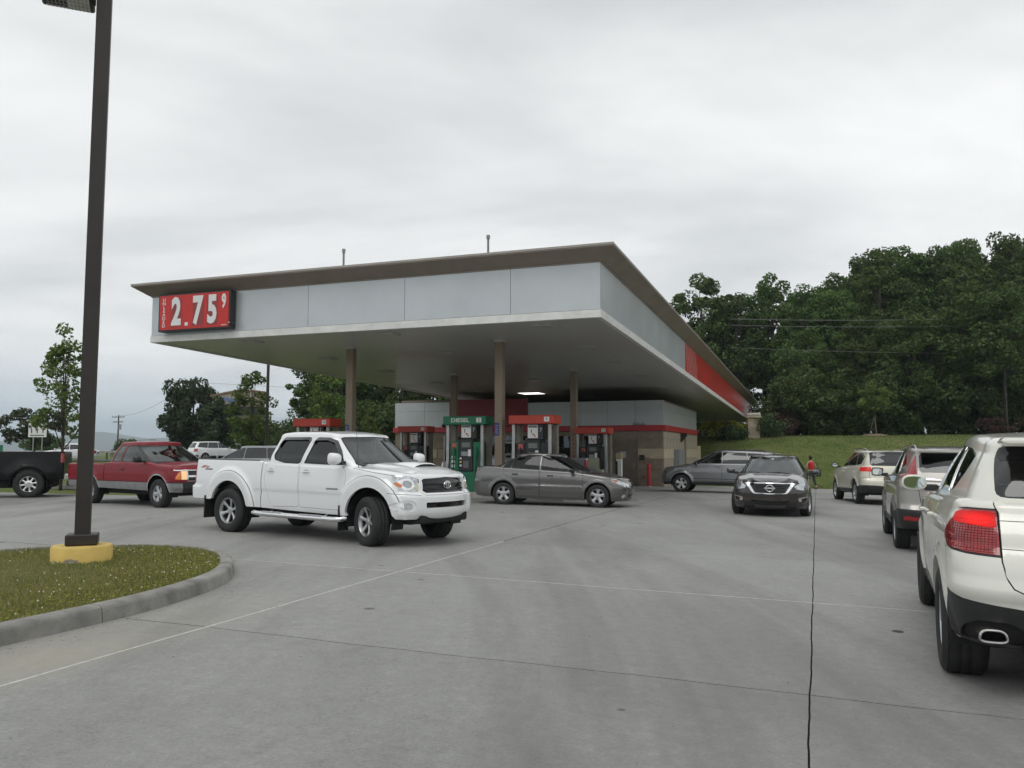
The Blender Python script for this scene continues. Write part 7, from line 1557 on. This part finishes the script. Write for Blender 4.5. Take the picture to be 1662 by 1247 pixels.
def pedestrian():
    x, y = 14.95, 41.6; t = empty('person', 'person in red tank top walking away at the edge of the concrete', 'person', (x, y, gz(x, y)), math.radians(100))
    pants = pm('dark_leggings', (.02, .02, .025), .8, ns=25, na=.2); top = pm('red_top', (.48, .012, .015), .8, ns=25, na=.15)
    # local +x forward, +y left ; body one continuous skin
    V = [(0, 0, .90), (0, 0, 1.05), (.02, 0, 1.22), (.03, 0, 1.36), (.04, 0, 1.44), (.0, .09, .84), (.10, .10, .46), (-.02, .10, .08), (.10, .10, .03), (0, -.09, .84), (-.06, -.10, .46), (-.26, -.10, .12), (-.18, -.10, .05),
         (.03, .17, 1.35), (.02, .24, 1.10), (.22, .20, 1.0), (.30, .18, 1.0), (.03, -.17, 1.35), (.0, -.25, 1.10), (.16, -.24, .98), (.24, -.22, .99)]
    E_ = [(0, 1), (1, 2), (2, 3), (3, 4), (0, 5), (5, 6), (6, 7), (7, 8), (0, 9), (9, 10), (10, 11), (11, 12), (3, 13), (13, 14), (14, 15), (15, 16), (3, 17), (17, 18), (18, 19), (19, 20)]
    Rd = [(.15, .11), (.12, .09), (.14, .10), (.09, .065), .045, .09, .06, .04, .03, .09, .06, .04, .03, .05, .04, .03, .028, .05, .04, .03, .028]
    skin_mesh('body', V, E_, Rd, SKIN(), t, 2)
    V2 = [(0, 0, .95), (0, 0, 1.08), (.02, 0, 1.24), (.03, 0, 1.40)]; skin_mesh('tank_top', V2, [(0, 1), (1, 2), (2, 3)], [(.19, .15), (.165, .13), (.185, .14), (.125, .095)], top, t, 2)
    V3 = [(0, 0, .96), (0, 0, .88), (.0, .09, .84), (.10, .10, .46), (-.02, .10, .14), (0, -.09, .84), (-.06, -.10, .46), (-.24, -.10, .17)]
    skin_mesh('leggings', V3, [(0, 1), (1, 2), (2, 3), (3, 4), (1, 5), (5, 6), (6, 7)], [(.15, .12), (.15, .12), .10, .07, .05, .10, .07, .05], pants, t, 2)
    head(t, (.06, 0, 1.57), 0, (.04, .025, .015), True)
    for fx, fy, s in ((.04, .10, 0), (-.20, -.10, .03)): MB().bbox(fx-.12, fx+.14, fy-.045, fy+.045, s, s+.09, .02).build('shoe', pm('shoe_dark', (.05, .05, .06), .6, ns=9, na=.2), t, True)
    for yy in (.20, -.23):   # hands: palm and five fingers curled forward
        V4 = [(.30, yy, 1.0), (.36, yy, 1.0)]; E4 = [(0, 1)]; R4 = [.026, .026]
        for k, d in enumerate((-.027, -.009, .009, .027)): V4 += [(.40, yy+d, .995), (.425, yy+d, .975)]; E4 += [(1, 2+2*k), (2+2*k, 3+2*k)]; R4 += [.009, .008]
        V4 += [(.34, yy+.03, .985), (.37, yy+.035, .97)]; E4 += [(0, 10), (10, 11)]; R4 += [.01, .008]
        skin_mesh('hand', V4, E4, R4, SKIN(), t, 1)
    o = empty('bag', 'black shoulder bag hanging on the right side of the person in red', 'bag', tuple((t.matrix_basis @ Vector((-.12, -.30, .86)))), math.radians(100))
    MB().bbox(-.12, .12, -.11, .11, -.22, .16, .05).build('bag_body', pm('bag_black', (.02, .02, .022), .7, ns=15, na=.3), o, True)
    MB().tube([(-.08, 0, .14), (0, .06, .40), (.08, .10, .50), (.14, .06, .40), (.10, 0, .14)], .014, 6).build('strap', BLK(), o, True)
    return t
def lit_lens():
    """brake lamp: bulb glow falling off across a ribbed red lens"""
    m = pm('brake_lens_lit', (.20, .004, .006), .4, 0, 0, ns=30, na=.2, emis=(1, .02, .015), es=1.0, spec=.2); t = m.node_tree; b = t.nodes['Principled BSDF']; tcn = N(t, 'ShaderNodeTexCoord')
    sp = N(t, 'ShaderNodeSeparateXYZ'); t.links.new(tcn.outputs['Object'], sp.inputs[0])
    dy = M(t, 'DIVIDE', M(t, 'SUBTRACT', M(t, 'ABSOLUTE', sp.outputs[1]), .765), .10); dz = M(t, 'DIVIDE', M(t, 'SUBTRACT', sp.outputs[2], 1.125), .045)
    d = M(t, 'ADD', M(t, 'MULTIPLY', dy, dy), M(t, 'MULTIPLY', dz, dz)); g = M(t, 'DIVIDE', 1.0, M(t, 'ADD', 1.0, M(t, 'MULTIPLY', d, 1.4)))
    wv = M(t, 'MULTIPLY_ADD', M(t, 'SINE', M(t, 'MULTIPLY', sp.outputs[2], 800)), .25, .7); wy = M(t, 'MULTIPLY_ADD', M(t, 'SINE', M(t, 'MULTIPLY', sp.outputs[1], 700)), .25, .7)
    t.links.new(M(t, 'MULTIPLY', g, M(t, 'MULTIPLY', M(t, 'MULTIPLY', wv, wy), 2.0)), b.inputs['Emission Strength']); return m
def suv_white():
    W = paint('paint_pearl', (.74, .73, .66), .05, .3, .10)
    c = Car('suv', 'white sport utility vehicle at the right edge, nearest the camera', 'car', 4.54, 7.06, 66.5)
    def disp(x, y, z):
        d = 0
        if x < -1.85: d += .022*sstep(x, -1.85, -2.1)*(sstep(z, .98, .90))-.016*sstep(x, -1.85, -2.1)*sstep(z, .66, .60)+.016*math.exp(-((z-.70)/.05)**2)*sstep(x, -1.9, -2.2)
        d += .012*math.exp(-((z-1.02)/.08)**2)*(1 if x < 1 else 0)
        return d
    body = dict(xf=[(.3, 2.2), (.5, 2.33), (.8, 2.33), (1.0, 2.2)], xr=[(.28, -2.12), (.40, -2.27), (.62, -2.345), (.8, -2.335), (.92, -2.30), (1.1, -2.24), (1.24, -2.16)],
                hw=[(.28, .88), (.4, .925), (.62, .955), (.9, .96), (1.1, .945), (1.24, .88)], rf=(.45, .4), rr=(.38, .30), bf=.12, br=.06, bsF=.05, bsR=.03,
                T=[(-2.3, 1.245), (-1.8, 1.25), (-1, 1.23), (.8, 1.17), (1.2, 1.15), (1.7, 1.08), (2.3, .95)], R=[(-2.3, .07), (.9, .07), (1.4, .12), (2.3, .1)], Z0=[(-2.3, .33), (-1.8, .33), (-1, .30), (1, .30), (2.3, .28)], crown=[(-2.4, .0), (.6, 0), (1.2, .05), (2.3, .03)], zref=.95, nv=22, disp=disp)
    gh = dict(xf=[(1.15, 1.2), (1.3, .92), (1.5, .55), (1.62, .3)], xr=[(1.18, -2.17), (1.3, -2.13), (1.45, -2.03), (1.6, -1.88), (1.66, -1.80)], hw=[(1.15, .885), (1.3, .83), (1.45, .765), (1.6, .69), (1.66, .66)], rf=(.34, .28), rr=(.30, .23), bf=.1, br=.06, bsF=.04, bsR=.05,
              T=[(-2.0, 1.62), (-1.6, 1.665), (-.8, 1.70), (0, 1.69), (.5, 1.60)], R=lambda x: .09, Z0=lambda x: 1.16, crown=lambda x: .025, zref=1.52, Hs=.55, nv=14)
    G2 = glass('suv_privacy_glass', (.06, .07, .065), .9); ws = [(0, 1.17), (.74, 1.19), (.77, 1.22), (.62, 1.56), (0, 1.61)]
    fwn = [(.9, 1.215), (.5, 1.46), (.2, 1.575), (-.08, 1.60), (-.08, 1.235)]; r1 = [(-.12, 1.235), (-.12, 1.60), (-.80, 1.595), (-.98, 1.26)]; r2 = [(-1.03, 1.265), (-.85, 1.592), (-1.20, 1.575), (-1.46, 1.53), (-1.42, 1.42), (-1.28, 1.30)]
    ch = CHROME(); tl = REDL(); lit = lit_lens()
    corner = [('s', -1.955, .955), ('s', -1.90, .985), ('s', -1.895, 1.03), ('s', -1.93, 1.095), ('s', -1.98, 1.14), ('s', -2.04, 1.165), ('r', .85, 1.178), ('r', .78, 1.187), ('r', .655, 1.185), ('r', .655, .915), ('r', .82, .922), ('s', -2.03, .935)]
    L = [dict(n='tail_light_gasket', m=BLK(), p=[[('s', -1.94, .943), ('s', -1.885, .98), ('s', -1.88, 1.035), ('s', -1.915, 1.105), ('s', -1.97, 1.152), ('s', -2.03, 1.178), ('r', .85, 1.19), ('r', .80, 1.198), ('r', .642, 1.198), ('r', .642, .902), ('r', .82, .910), ('s', -2.03, .922)]], mode='both', off=.001, skirt=.01, step=.02),
         lens('tail_light', tl, corner, .007, step=.02),
         lens('brake_lamp', lit, Rr(rnd([(.66, 1.075), (.665, 1.178), (.86, 1.168), (.89, 1.10)], .03)), .0095, step=.02),
         dict(n='lower_bumper', m=BLK(), p=[[('r', 0, .2), ('r', 0, .585), ('r', .5, .592), ('r', .85, .625), ('s', -2.0, .66), ('s', -1.90, .655), ('s', -1.88, .2)]], off=.003),
         dict(n='lower_cladding', m=BLK(), p=[S_([(-.9, .2), (2.4, .2), (2.4, .42), (-.9, .42)])], off=.004),
         dict(n='exhaust_recess', m=DARK(), p=[Rr(rnd([(.52, .34), (.52, .45), (.60, .505), (.78, .505), (.86, .44), (.86, .34)], .05))], off=-.02, skirt=.02, mode='both'),
         dict(n='panel_gap', m=DARK(), p=[Rr([(.640, 1.26), (.648, 1.10), (.642, .88), (.625, .79), (.585, .725), (.50, .685), (0, .672), (0, .664), (.50, .677), (.59, .718), (.632, .785), (.650, .88), (.656, 1.1), (.648, 1.26)])], off=-.010, skirt=.004, mode='both', step=.02),
         dict(n='panel_gap', m=DARK(), p=[Rr([(.642, 1.128), (0, 1.128), (0, 1.123), (.642, 1.123)])], off=-.006, skirt=.004, mode='both', step=.03),
         dict(n='panel_gap', m=DARK(), p=[Rr([(.642, .958), (0, .945), (0, .940), (.642, .953)])], off=-.006, skirt=.004, mode='both', step=.03),
         dict(n='plate_recess', m=BLK(), p=[Rr([(0, .62), (.33, .62), (.40, .655), (0, .665)])], off=-.006), lens('headlight', HEADM(), [('f', .5, .80), ('f', .5, .93), ('s', 1.8, .98), ('s', 1.9, .85)]),
         dict(n='fuel_door', m=W, p=[S_(rnd([(-1.72, .98), (-1.52, .98), (-1.52, 1.12), (-1.72, 1.12)], .03))], off=.001, skirt=.004, mode='both') if 0 else gapline([(-1.80, 1.0), (-2.02, .985)], w=.006)]
    G = [lens('pillar_trim', ch, S_([(-.985, 1.262), (-.805, 1.598), (-.845, 1.598), (-1.028, 1.265)]), .004, step=.03), lens('pillar_trim', ch, S_([(-.08, 1.235), (-.08, 1.60), (-.12, 1.60), (-.12, 1.235)]), .004, step=.03),
         dict(n='rear_glass_band', m=GLOSSBLK(), p=[Rr([(0, 1.535), (.595, 1.505), (.612, 1.53), (.597, 1.558), (.574, 1.586), (.528, 1.605), (.4, 1.615), (0, 1.630)])], off=-.001)]
    doors = [('rear_door', [(-.10, .44), (-.10, 1.20), (-1.03, 1.22), (-.98, .85), (-.86, .5)]), ('front_door', [(-.09, .44), (-.09, 1.20), (.93, 1.17), (.95, .6), (.9, .44)])]
    sh, g = vehicle(c, W, body, gh, .378, .285, .245, .815, (1.4275, -1.4275), dict(n=5, w0=.40, w1=.50, wm=.30, hub=.3, lugs=5, yo=1.05, yh=.8), .425, doors, [('front_side_window', fwn, G2), ('rear_side_window', r1, G2), ('quarter_window', r2, G2)],
            ws, ([(0, 1.262), (.58, 1.266), (.622, 1.272), (.643, 1.288), (.649, 1.315), (.643, 1.40), (.632, 1.47), (.620, 1.52), (.603, 1.560), (.578, 1.59), (.53, 1.61), (.40, 1.62), (0, 1.635)], glass('suv_rear_glass', (.10, .105, .11), 1.0)), L, G, floor=(-2.05, .95, .74), handles=([(-.86, 1.07), (.12, 1.05)], 1.0), mirror=(.74, .835, 1.265, .15, .235, .155, True, None, 2.6), seats=((.3, -.62), .38, 1.02, .50), under=(-2.0, 2.0, .60, .3, .8), flare=.022, flare_w=.11, nq=.045, chrome_belt=True, gapw=.004)
    # ribs of the tail lamp
    for sg in (1, -1):
        mb = MB()
        q1 = sh.conv(('r', .665, 1.05))[0]
        for k in range(16):
            z = .928+.0158*k; q0 = sh.conv(('s', -1.915-.012*max(0, k-8)**1.25, z))[0]; v = sh.vz(q1, z); pts = []
            for j in range(13):
                p, n = sh.pn(q0+(q1-q0)*j/12, v); pts.append((p[0]+n[0]*.008, (p[1]+n[1]*.008)*sg, p[2]+n[2]*.008))
            mb.tube(pts, .0013, 4, False)
        q0 = sh.conv(('s', -1.93, 1.0))[0]
        for k in range(19):
            q = q0+(q1-q0)*k/18; pts = []
            for j in range(7):
                v = sh.vz(q, .935+(1.16-.935)*j/6*(1 if k > 4 else .6+.08*k)); p, n = sh.pn(q, v); pts.append((p[0]+n[0]*.008, (p[1]+n[1]*.008)*sg, p[2]+n[2]*.008))
            mb.tube(pts, .0011, 4, False)
        mb.build('lens_ribs', pm('lens_rib_red', (.07, .003, .004), .5, 0, 0, .2, ns=20, na=.3), c.root, True)
        mb = MB(); a = []; yc, zc = .715, .432; pts = []
        for k in range(29):
            t = 2*PI*k/28; cx_ = math.copysign(abs(math.cos(t))**.6, math.cos(t)); sz_ = math.copysign(abs(math.sin(t))**.7, math.sin(t)); pts.append((-2.345, sg*(yc+(.072-.010*sz_)*cx_), zc+.036*sz_))
        mb.tube(pts, .0085, 8, False); n = 28
        b = len(mb.v); mb.v += [(p[0]+.004, p[1], p[2]) for p in pts[:n]]+[(p[0]+.25, p[1], p[2]) for p in pts[:n]]; mb.f += [(b+i, b+(i+1) % n, b+n+(i+1) % n, b+n+i) for i in range(n)]
        ex = mb.build('exhaust_tip', pm('exhaust_steel', (.55, .54, .52), .2, .95, ns=9, na=.15), c.root, True)
        MB().add([(-2.20, p[1], p[2]) for p in pts[:n]], [tuple(range(n))]).build('exhaust_bore', DARK(), ex)
    MB().bbox(-2.1, -1.80, -.60, .60, 1.60, 1.655, .02).build('roof_spoiler', W, c.root, True)
    return c
def pickup(name, label, x, y, yaw, W, low=None, wb=(1.56, -1.56), L0=2.33, Lr=-2.75, hwid=.86, rail=1.04, belt=1.08, roofz=1.60, hood=1.0, R=.35, w=.235, rr=.195, cabr=-.78, ws0=1.15, style=None, dual=False, driver=False, bedonly=False, lights='red', group=None, z=None, chrome_arch=False, rim=None, sill=.42, windows=None, tailtxt=None, flare=.02):
    c = Car(name, label, 'pickup truck', x, y, yaw, group=group, z=z)
    T = [(Lr, rail), (cabr-.12, rail+.005), (cabr+.02, belt), (.4, belt-.01), (ws0-.05, belt), (ws0+.2, belt-.02), (L0-.3, hood+.01), (L0, hood-.06)]
    def disp(x_, y_, z_):
        if dual and x_ < -1:
            r = math.hypot(x_-wb[1], z_-R); return .07*sstep(r, R+.40, R+.12)*(1 if z_ > .2 else 0)*sstep(z_, rail-.02, rail-.2)
        return 0
    s = hwid
    body = dict(xf=[(sill-.05, L0-.08), (sill+.08, L0), (sill+.25, L0), (hood, L0-.06)], xr=[(sill, Lr), (1.2, Lr)], hw=[(sill-.05, s-.06), (sill+.1, s-.02), (.75, s), (rail, s-.015), (rail+.1, s-.03)], rf=(.22, .20), rr=(.05, .05), bf=.06, br=.005, bsF=.03, bsR=.005,
                T=T, R=[(Lr, .03), (cabr, .03), (ws0, .05), (ws0+.4, .08), (L0, .06)], Z0=[(Lr, sill+.02), (L0-.6, sill-.03), (L0, sill-.05)], crown=[(Lr, 0), (ws0-.2, 0), (ws0+.2, .04), (L0, .03)], zref=.8, nv=13, disp=disp)
    r0 = roofz
    gh = dict(xf=[(belt-.05, ws0+.2), (belt+.15, ws0-.13), (r0-.18, ws0-.5), (r0-.08, ws0-.62)], xr=[(belt-.05, cabr), (r0-.15, cabr+.12), (r0-.05, cabr+.16)], hw=[(belt-.05, s-.04), (belt+.2, s-.10), (r0-.08, s-.23)], rf=(.28, .24), rr=(.12, .10), bf=.08, br=.02, bsF=.03, bsR=.01,
              T=[(cabr, r0-.03), (cabr+.3, r0), (ws0-.9, r0), (ws0-.5, r0-.03)], R=lambda q: .065, Z0=lambda q: belt-.04, crown=lambda q: .02, zref=r0-.12, Hs=.5, nv=8)
    GL = windows or glass('pickup_side_glass', (.30, .36, .34), 1.0); zt = r0-.10; zb = belt+.03
    fdx = cabr+.62
    fw = [(ws0-.18, zb), (ws0-.48, zt-.05), (ws0-.58, zt), (fdx+.06, zt), (fdx+.03, zb)]; ew = [(fdx-.06, zb), (fdx-.03, zt), (cabr+.34, zt), (cabr+.20, zb)]
    bl = BLK()
    L = [dict(n='bed_opening', m=None, p=[T_([(Lr+.08, 0), (Lr+.08, s-.12), (cabr-.16, s-.12), (cabr-.16, 0)])]), dict(n='panel_gap', m=DARK(), p=[S_([(cabr-.115, .3), (cabr-.115, rail+.05), (cabr-.095, rail+.05), (cabr-.095, .3)])], off=-.02, skirt=.02, mode='both'),
         dict(n='front_bumper', m=bl if lights == 'amberlit' else CHROME(), p=[[('f', 0, sill-.1), ('f', 0, sill+.20), ('f', s-.1, sill+.20), ('s', wb[0]+R+.09, sill+.20), ('s', wb[0]+R+.09, sill-.1)]], off=.02, skirt=.04),
         dict(n='grille', m=GLOSSBLK(), p=[F_([(0, sill+.24), (s-.36, sill+.24), (s-.36, hood-.10), (0, hood-.10)])], off=-.012, skirt=.02),
         dict(n='grille_trim', m=CHROME(), p=[F_([(0, sill+.215), (s-.345, sill+.215), (s-.345, hood-.085), (0, hood-.085), (0, hood-.105), (s-.365, hood-.105), (s-.365, sill+.235), (0, sill+.235)])], off=.008),
         dict(n='grille_bar', m=CHROME(), p=[F_([(0, (sill+hood)/2+.03), (s-.37, (sill+hood)/2+.03), (s-.37, (sill+hood)/2+.07), (0, (sill+hood)/2+.07)])], off=.008)]
    zl0, zl1 = sill+.24, hood-.10
    if lights == 'amberlit':
        L += [lens('headlight', pm('halogen_lit', (.8, .6, .35), .1, .2, 1, ns=30, na=.3, emis=(1, .50, .16), es=.35), F_([(s-.34, zl0+.02), (s-.34, zl1-.01), (s-.20, zl1-.01), (s-.20, zl0+.02)]), .005), lens('turn_signal', AMBER(), [('f', s-.19, zl0+.02), ('f', s-.19, zl1-.01), ('s', L0-.10, zl1-.02), ('s', L0-.14, zl0+.03)], .005),
              lens('headlight_trim', CHROME(), [('f', s-.35, zl1), ('f', s-.35, zl1+.025), ('s', L0-.2, zl1+.02), ('s', L0-.2, zl1-.005)], .008)]
    else: L += [lens('headlight', HEADM(), [('f', s-.33, zl0), ('f', s-.33, zl1), ('s', L0-.22, zl1), ('s', L0-.26, zl0)], .005)]
    tlm = REDLIT() if lights == 'lit' else REDL()
    L += [lens('tail_light', tlm, [('s', Lr+.10, rail-.33), ('s', Lr+.10, rail-.06), ('r', s-.14, rail-.06), ('r', s-.14, rail-.33)], .008)]
    if low: L += [dict(n='two_tone_panel', m=low, p=[S_([(Lr, .3), (L0, .3), (L0, .60), (Lr, .60)])], off=.002, skirt=.01), gapline([(Lr+.05, .61), (L0-.3, .61)], w=.014)]
    doors = [('front_door', [(fdx, sill+.02), (fdx, belt-.02), (ws0-.12, belt-.03), (ws0-.06, .7), (ws0-.1, sill+.02)])]
    if chrome_arch:
        for cx in wb:
            L.append(dict(n='arch_moulding', m=CHROME(), p=[S_([(cx+(R+.085)*math.cos(a), R+(R+.085)*math.sin(a)) for a in np.linspace(0, PI, 20)]+[(cx+(R+.115)*math.cos(a), R+(R+.115)*math.sin(a)) for a in np.linspace(PI, 0, 20)])], off=.008, mode='both'))
    sh, g = vehicle(c, W, body, gh, R, w, rr, s-w/2-.01+(.07 if dual else 0), wb, style or dict(n=5, w0=.5, w1=.62, wm=.45, hub=.4, lugs=5, yo=.95, yh=.8), R+.085, doors, [('front_side_window', fw, GL), ('rear_side_window', ew, GL)],
                    [(0, belt), (s-.2, belt+.01), (s-.13, belt+.05), (s-.26, r0-.12), (0, r0-.09)], ([(0, belt+.06), (s-.2, belt+.06), (s-.27, r0-.13), (0, r0-.12)], GL), L, floor=(cabr+.1, ws0+.16, s-.12), handles=([(fdx+.14, belt-.17)], 1), handle_m=bl, mirror=(ws0-.25, s-.03, belt+.08, .14, .2, .16), mirror_mat=bl,
                    seats=((.15,), .36, belt-.13, .5), wheelpos=(ws0-.52, .36, belt+.03), under=(Lr+.3, L0-.3, s-.28, .28, .85), dash=(ws0-.35, ws0+.10, s-.15, belt+.03), flare=flare, flare_w=.1, wsm=glass('truck_windshield', (.24, .29, .27), 1.2), nq=.08, rim=rim)
    MB().box(Lr+.06, cabr-.12, -(s-.09), s-.09, .66, .70).build('bed_floor', bl, c.root)
    mb = MB(); mb.box(Lr+.05, Lr+.08, -(s-.1), s-.1, .68, rail-.02); mb.box(cabr-.16, cabr-.13, -(s-.1), s-.1, .68, rail-.02); mb.box(Lr+.08, cabr-.16, s-.12, s-.10, .68, rail-.02); mb.box(Lr+.08, cabr-.16, -(s-.10), -(s-.12), .68, rail-.02); mb.build('bed_liner', bl, c.root)
    MB().bbox(Lr-.14, Lr+.02, -(s-.05), s-.05, sill, sill+.17, .03).build('rear_bumper', bl if lights == 'amberlit' else CHROME(), c.root)
    c.plate(Lr-.145, sill+.09)
    if driver: person('reddriver', [], root=c.root, seat=(.10, .36, belt-.12), shirt=(.32, .33, .34))
    if dual:
        tm = None
    return c
def plain_suv(name, label, cat, x, y, yaw, W, z=None, low=False, L0=2.3, H=1.66, lit=False, white_mirror=None, group=None, sedan=False):
    c = Car(name, label, cat, x, y, yaw, z=z, group=group); b = 1.10 if not sedan else .95; r0 = H
    T = [(-L0, b+.02), (-1, b+.03), (.8, b-.02), (1.2, b-.04), (1.8, b-.14), (L0, b-.25)]
    body = dict(xf=[(.28, L0-.1), (.5, L0), (.75, L0-.02), (b, L0-.15)], xr=[(.3, -L0+.05), (.5, -L0), (.8, -L0), (b, -L0+.08)], hw=[(.28, .86), (.5, .90), (.8, .90), (b+.05, .86)], rf=(.4, .35), rr=(.25, .22), bf=.12, br=.06, bsF=.04, bsR=.02,
                T=T, R=[(-L0, .05), (.9, .05), (1.4, .11), (L0, .1)], Z0=lambda q: .28, crown=[(-L0, 0), (.6, 0), (1.2, .04), (L0, .03)], zref=.85, nv=10)
    if sedan: gh = dict(xf=[(b-.04, 1.2), (1.2, .62), (r0-.06, .25)], xr=[(b-.02, -1.85), (1.2, -1.4), (r0-.06, -1.0)], T=[(-1.4, r0-.1), (-.6, r0), (.1, r0-.01), (.6, r0-.1)])
    else: gh = dict(xf=[(b-.04, 1.2), (1.3, .85), (r0-.08, .3)], xr=[(b, -L0+.08), (1.3, -L0+.16), (r0-.06, -L0+.38)], T=[(-L0+.2, r0-.05), (-1, r0), (0, r0), (.5, r0-.07)])
    gh.update(hw=[(b-.04, .83), (r0-.06, .64)], rf=(.32, .26), rr=(.22, .18), bf=.1, br=.05, bsF=.04, bsR=.04, R=lambda q: .07, Z0=lambda q: b-.03, crown=lambda q: .02, zref=r0-.12, Hs=.5, nv=7)
    G2 = TINT(); GL = MID(); zt = r0-.09; zb = b+.05
    if sedan: wins = [('front_side_window', [(.85, zb), (.25, zt-.03), (-.2, zt), (-.2, zb)], GL), ('rear_side_window', [(-.27, zb), (-.27, zt), (-.8, zt-.03), (-1.25, zb+.05)], G2)]
    else: wins = [('front_side_window', [(.92, zb), (.5, zt-.1), (.2, zt), (-.1, zt), (-.1, zb)], GL), ('rear_side_window', [(-.16, zb), (-.16, zt), (-1.0, zt), (-1.1, zb)], G2), ('quarter_window', [(-1.16, zb), (-1.06, zt), (-L0+.6, zt-.03), (-L0+.4, zb+.08)], G2)]
    L = [lens('tail_light', REDLIT() if lit else REDL(), [('s', -L0+.30, b-.28), ('s', -L0+.35, b-.02), ('r', .62, b-.02), ('r', .62, b-.28)], .008), lens('headlight', HEADM(), [('f', .5, b-.36), ('f', .5, b-.24), ('s', L0-.5, b-.2), ('s', L0-.4, b-.3)]),
         dict(n='grille', m=GLOSSBLK(), p=[F_([(0, .5), (.42, .5), (.45, b-.27), (0, b-.25)])], off=-.015), dict(n='plate_recess', m=BLK(), p=[Rr([(0, .62), (.3, .62), (.3, .78), (0, .78)])], off=-.01)]
    if low: L += [dict(n='lower_cladding', m=BLK(), p=[S_([(-.95, .2), (.95, .2), (.95, .45), (-.95, .46)])], off=.004, mode='both'), dict(n='bumper_skirt', m=BLK(), p=[[('r', 0, .2), ('r', 0, .52), ('r', .7, .52), ('s', -L0+.40, .52), ('s', -L0+.40, .2)]], off=.004)]
    doors = [('rear_door', [(-.13, .4), (-.13, b), (-1.15, b), (-1.0, .7), (-.9, .42)]), ('front_door', [(-.12, .4), (-.12, b), (.95, b-.03), (.97, .6), (.9, .42)])]
    vehicle(c, W, body, gh, .345, .22, .22, .78, (1.38, -1.38), dict(n=5, w0=.35, w1=.5, wm=.3, hub=.34, lugs=5, yo=.95, yh=.85), .40, doors, wins, [(0, b), (.7, b+.01), (.74, b+.05), (.55, r0-.12), (0, r0-.09)],
            ([(0, b+.06), (.62, b+.06), (.54, r0-.14), (0, r0-.11)], G2), L, floor=(-1.9, .95, .7), handles=([(-.95, b-.1), (.05, b-.1)], 1), mirror=(.8, .86, b+.08, .14, .2, .15), mirror_mat=white_mirror, seats=((.3, -.6), .37, b-.12, .48), under=(-L0+.3, L0-.3, .62, .28, .75), flare=.02, nq=.09)
    return c
def all_vehicles():
    white_pickup(); sedan_grey(); sedan_dark(); crossover_grey(); suv_cream(); suv_taupe(); suv_white()
    pickup('pickup_truck', 'red extended-cab pickup truck with silver lower stripe and one lit headlamp', -9.367, 21.779, -35.4, paint('paint_red', (.20, .004, .012), 0, .45, .08, .35), low=pm('stripe_silver', (.30, .30, .31), .4, .5, .3, ns=6, na=.15), driver=True, lights='amberlit', chrome_arch=True, style=dict(n=5, w0=.55, w1=.70, wm=.5, hub=.42, lugs=5, yo=.95, yh=.85))
    pickup('pickup_truck', 'black pickup truck with polished rear wheel, cut off by the left edge', -16.25, 24.85, 202, pm('paint_black_dull', (.006, .006, .007), .35, 0, .12, .2, ns=2, na=.3, nrough=.1), wb=(2.05, -1.75), L0=2.9, Lr=-2.66, hwid=.98, rail=1.36, belt=1.40, roofz=1.92, hood=1.28, R=.41, w=.26, rr=.225, cabr=-.35, ws0=1.55, dual=True, sill=.52, rim=CHROME(), style=dict(n=8, w0=.22, w1=.28, wm=.2, hub=.5, lugs=8, yo=.5, yh=.5))
    pickup('pickup_truck', 'silver pickup truck fuelling between the pump rows behind the silver sedan', 0, 0, 0, paint('paint_silver', (.30, .31, .33), .8, .36, .2), wb=(1.8, -1.8), L0=2.6, Lr=-2.95, hwid=.95, rail=1.25, belt=1.24, roofz=1.85, hood=1.15, R=.38, w=.26, rr=.21, cabr=-.85, ws0=1.25, lights='red', sill=.48)
    PK = [o for o in bpy.data.objects if o.type == 'EMPTY' and str(o.get('label', '')).startswith('silver pickup')][0]
    x, y = ts(-10.25, 28.2); PK.matrix_world = Matrix.Translation((x, y, gz(x, y))) @ Matrix.Rotation(math.radians(161), 4, 'Z')
    plain_suv('crossover', 'silver crossover waiting beyond the bed of the white pickup', 'car', -10.2, 32.6, 166, paint('paint_silver', (.30, .31, .33), .8, .36, .2), H=1.62)
    plain_suv('suv', 'white sport utility vehicle on the far road beside the dense dark tree', 'car', -26.9, 75.5, 45, paint('paint_white', (.80, .81, .82), 0, .3, .12), z=.72, low=True, H=1.72, L0=2.4)
    plain_suv('sedan', 'white hatchback on the far road behind the slender young tree', 'car', -37.6, 70.5, 195, paint('paint_white', (.80, .81, .82), 0, .3, .12), z=.72, H=1.50, sedan=True)
    plain_suv('suv', 'black sport utility vehicle in the far pump lane behind pump one', 'car', 1.9, 35.9, 161, paint('paint_black', (.008, .008, .009), .1, .3, .08), H=1.72, white_mirror=paint('paint_white', (.80, .81, .82), 0, .3, .12))
build_site()
all_vehicles(); pedestrian()
haze()
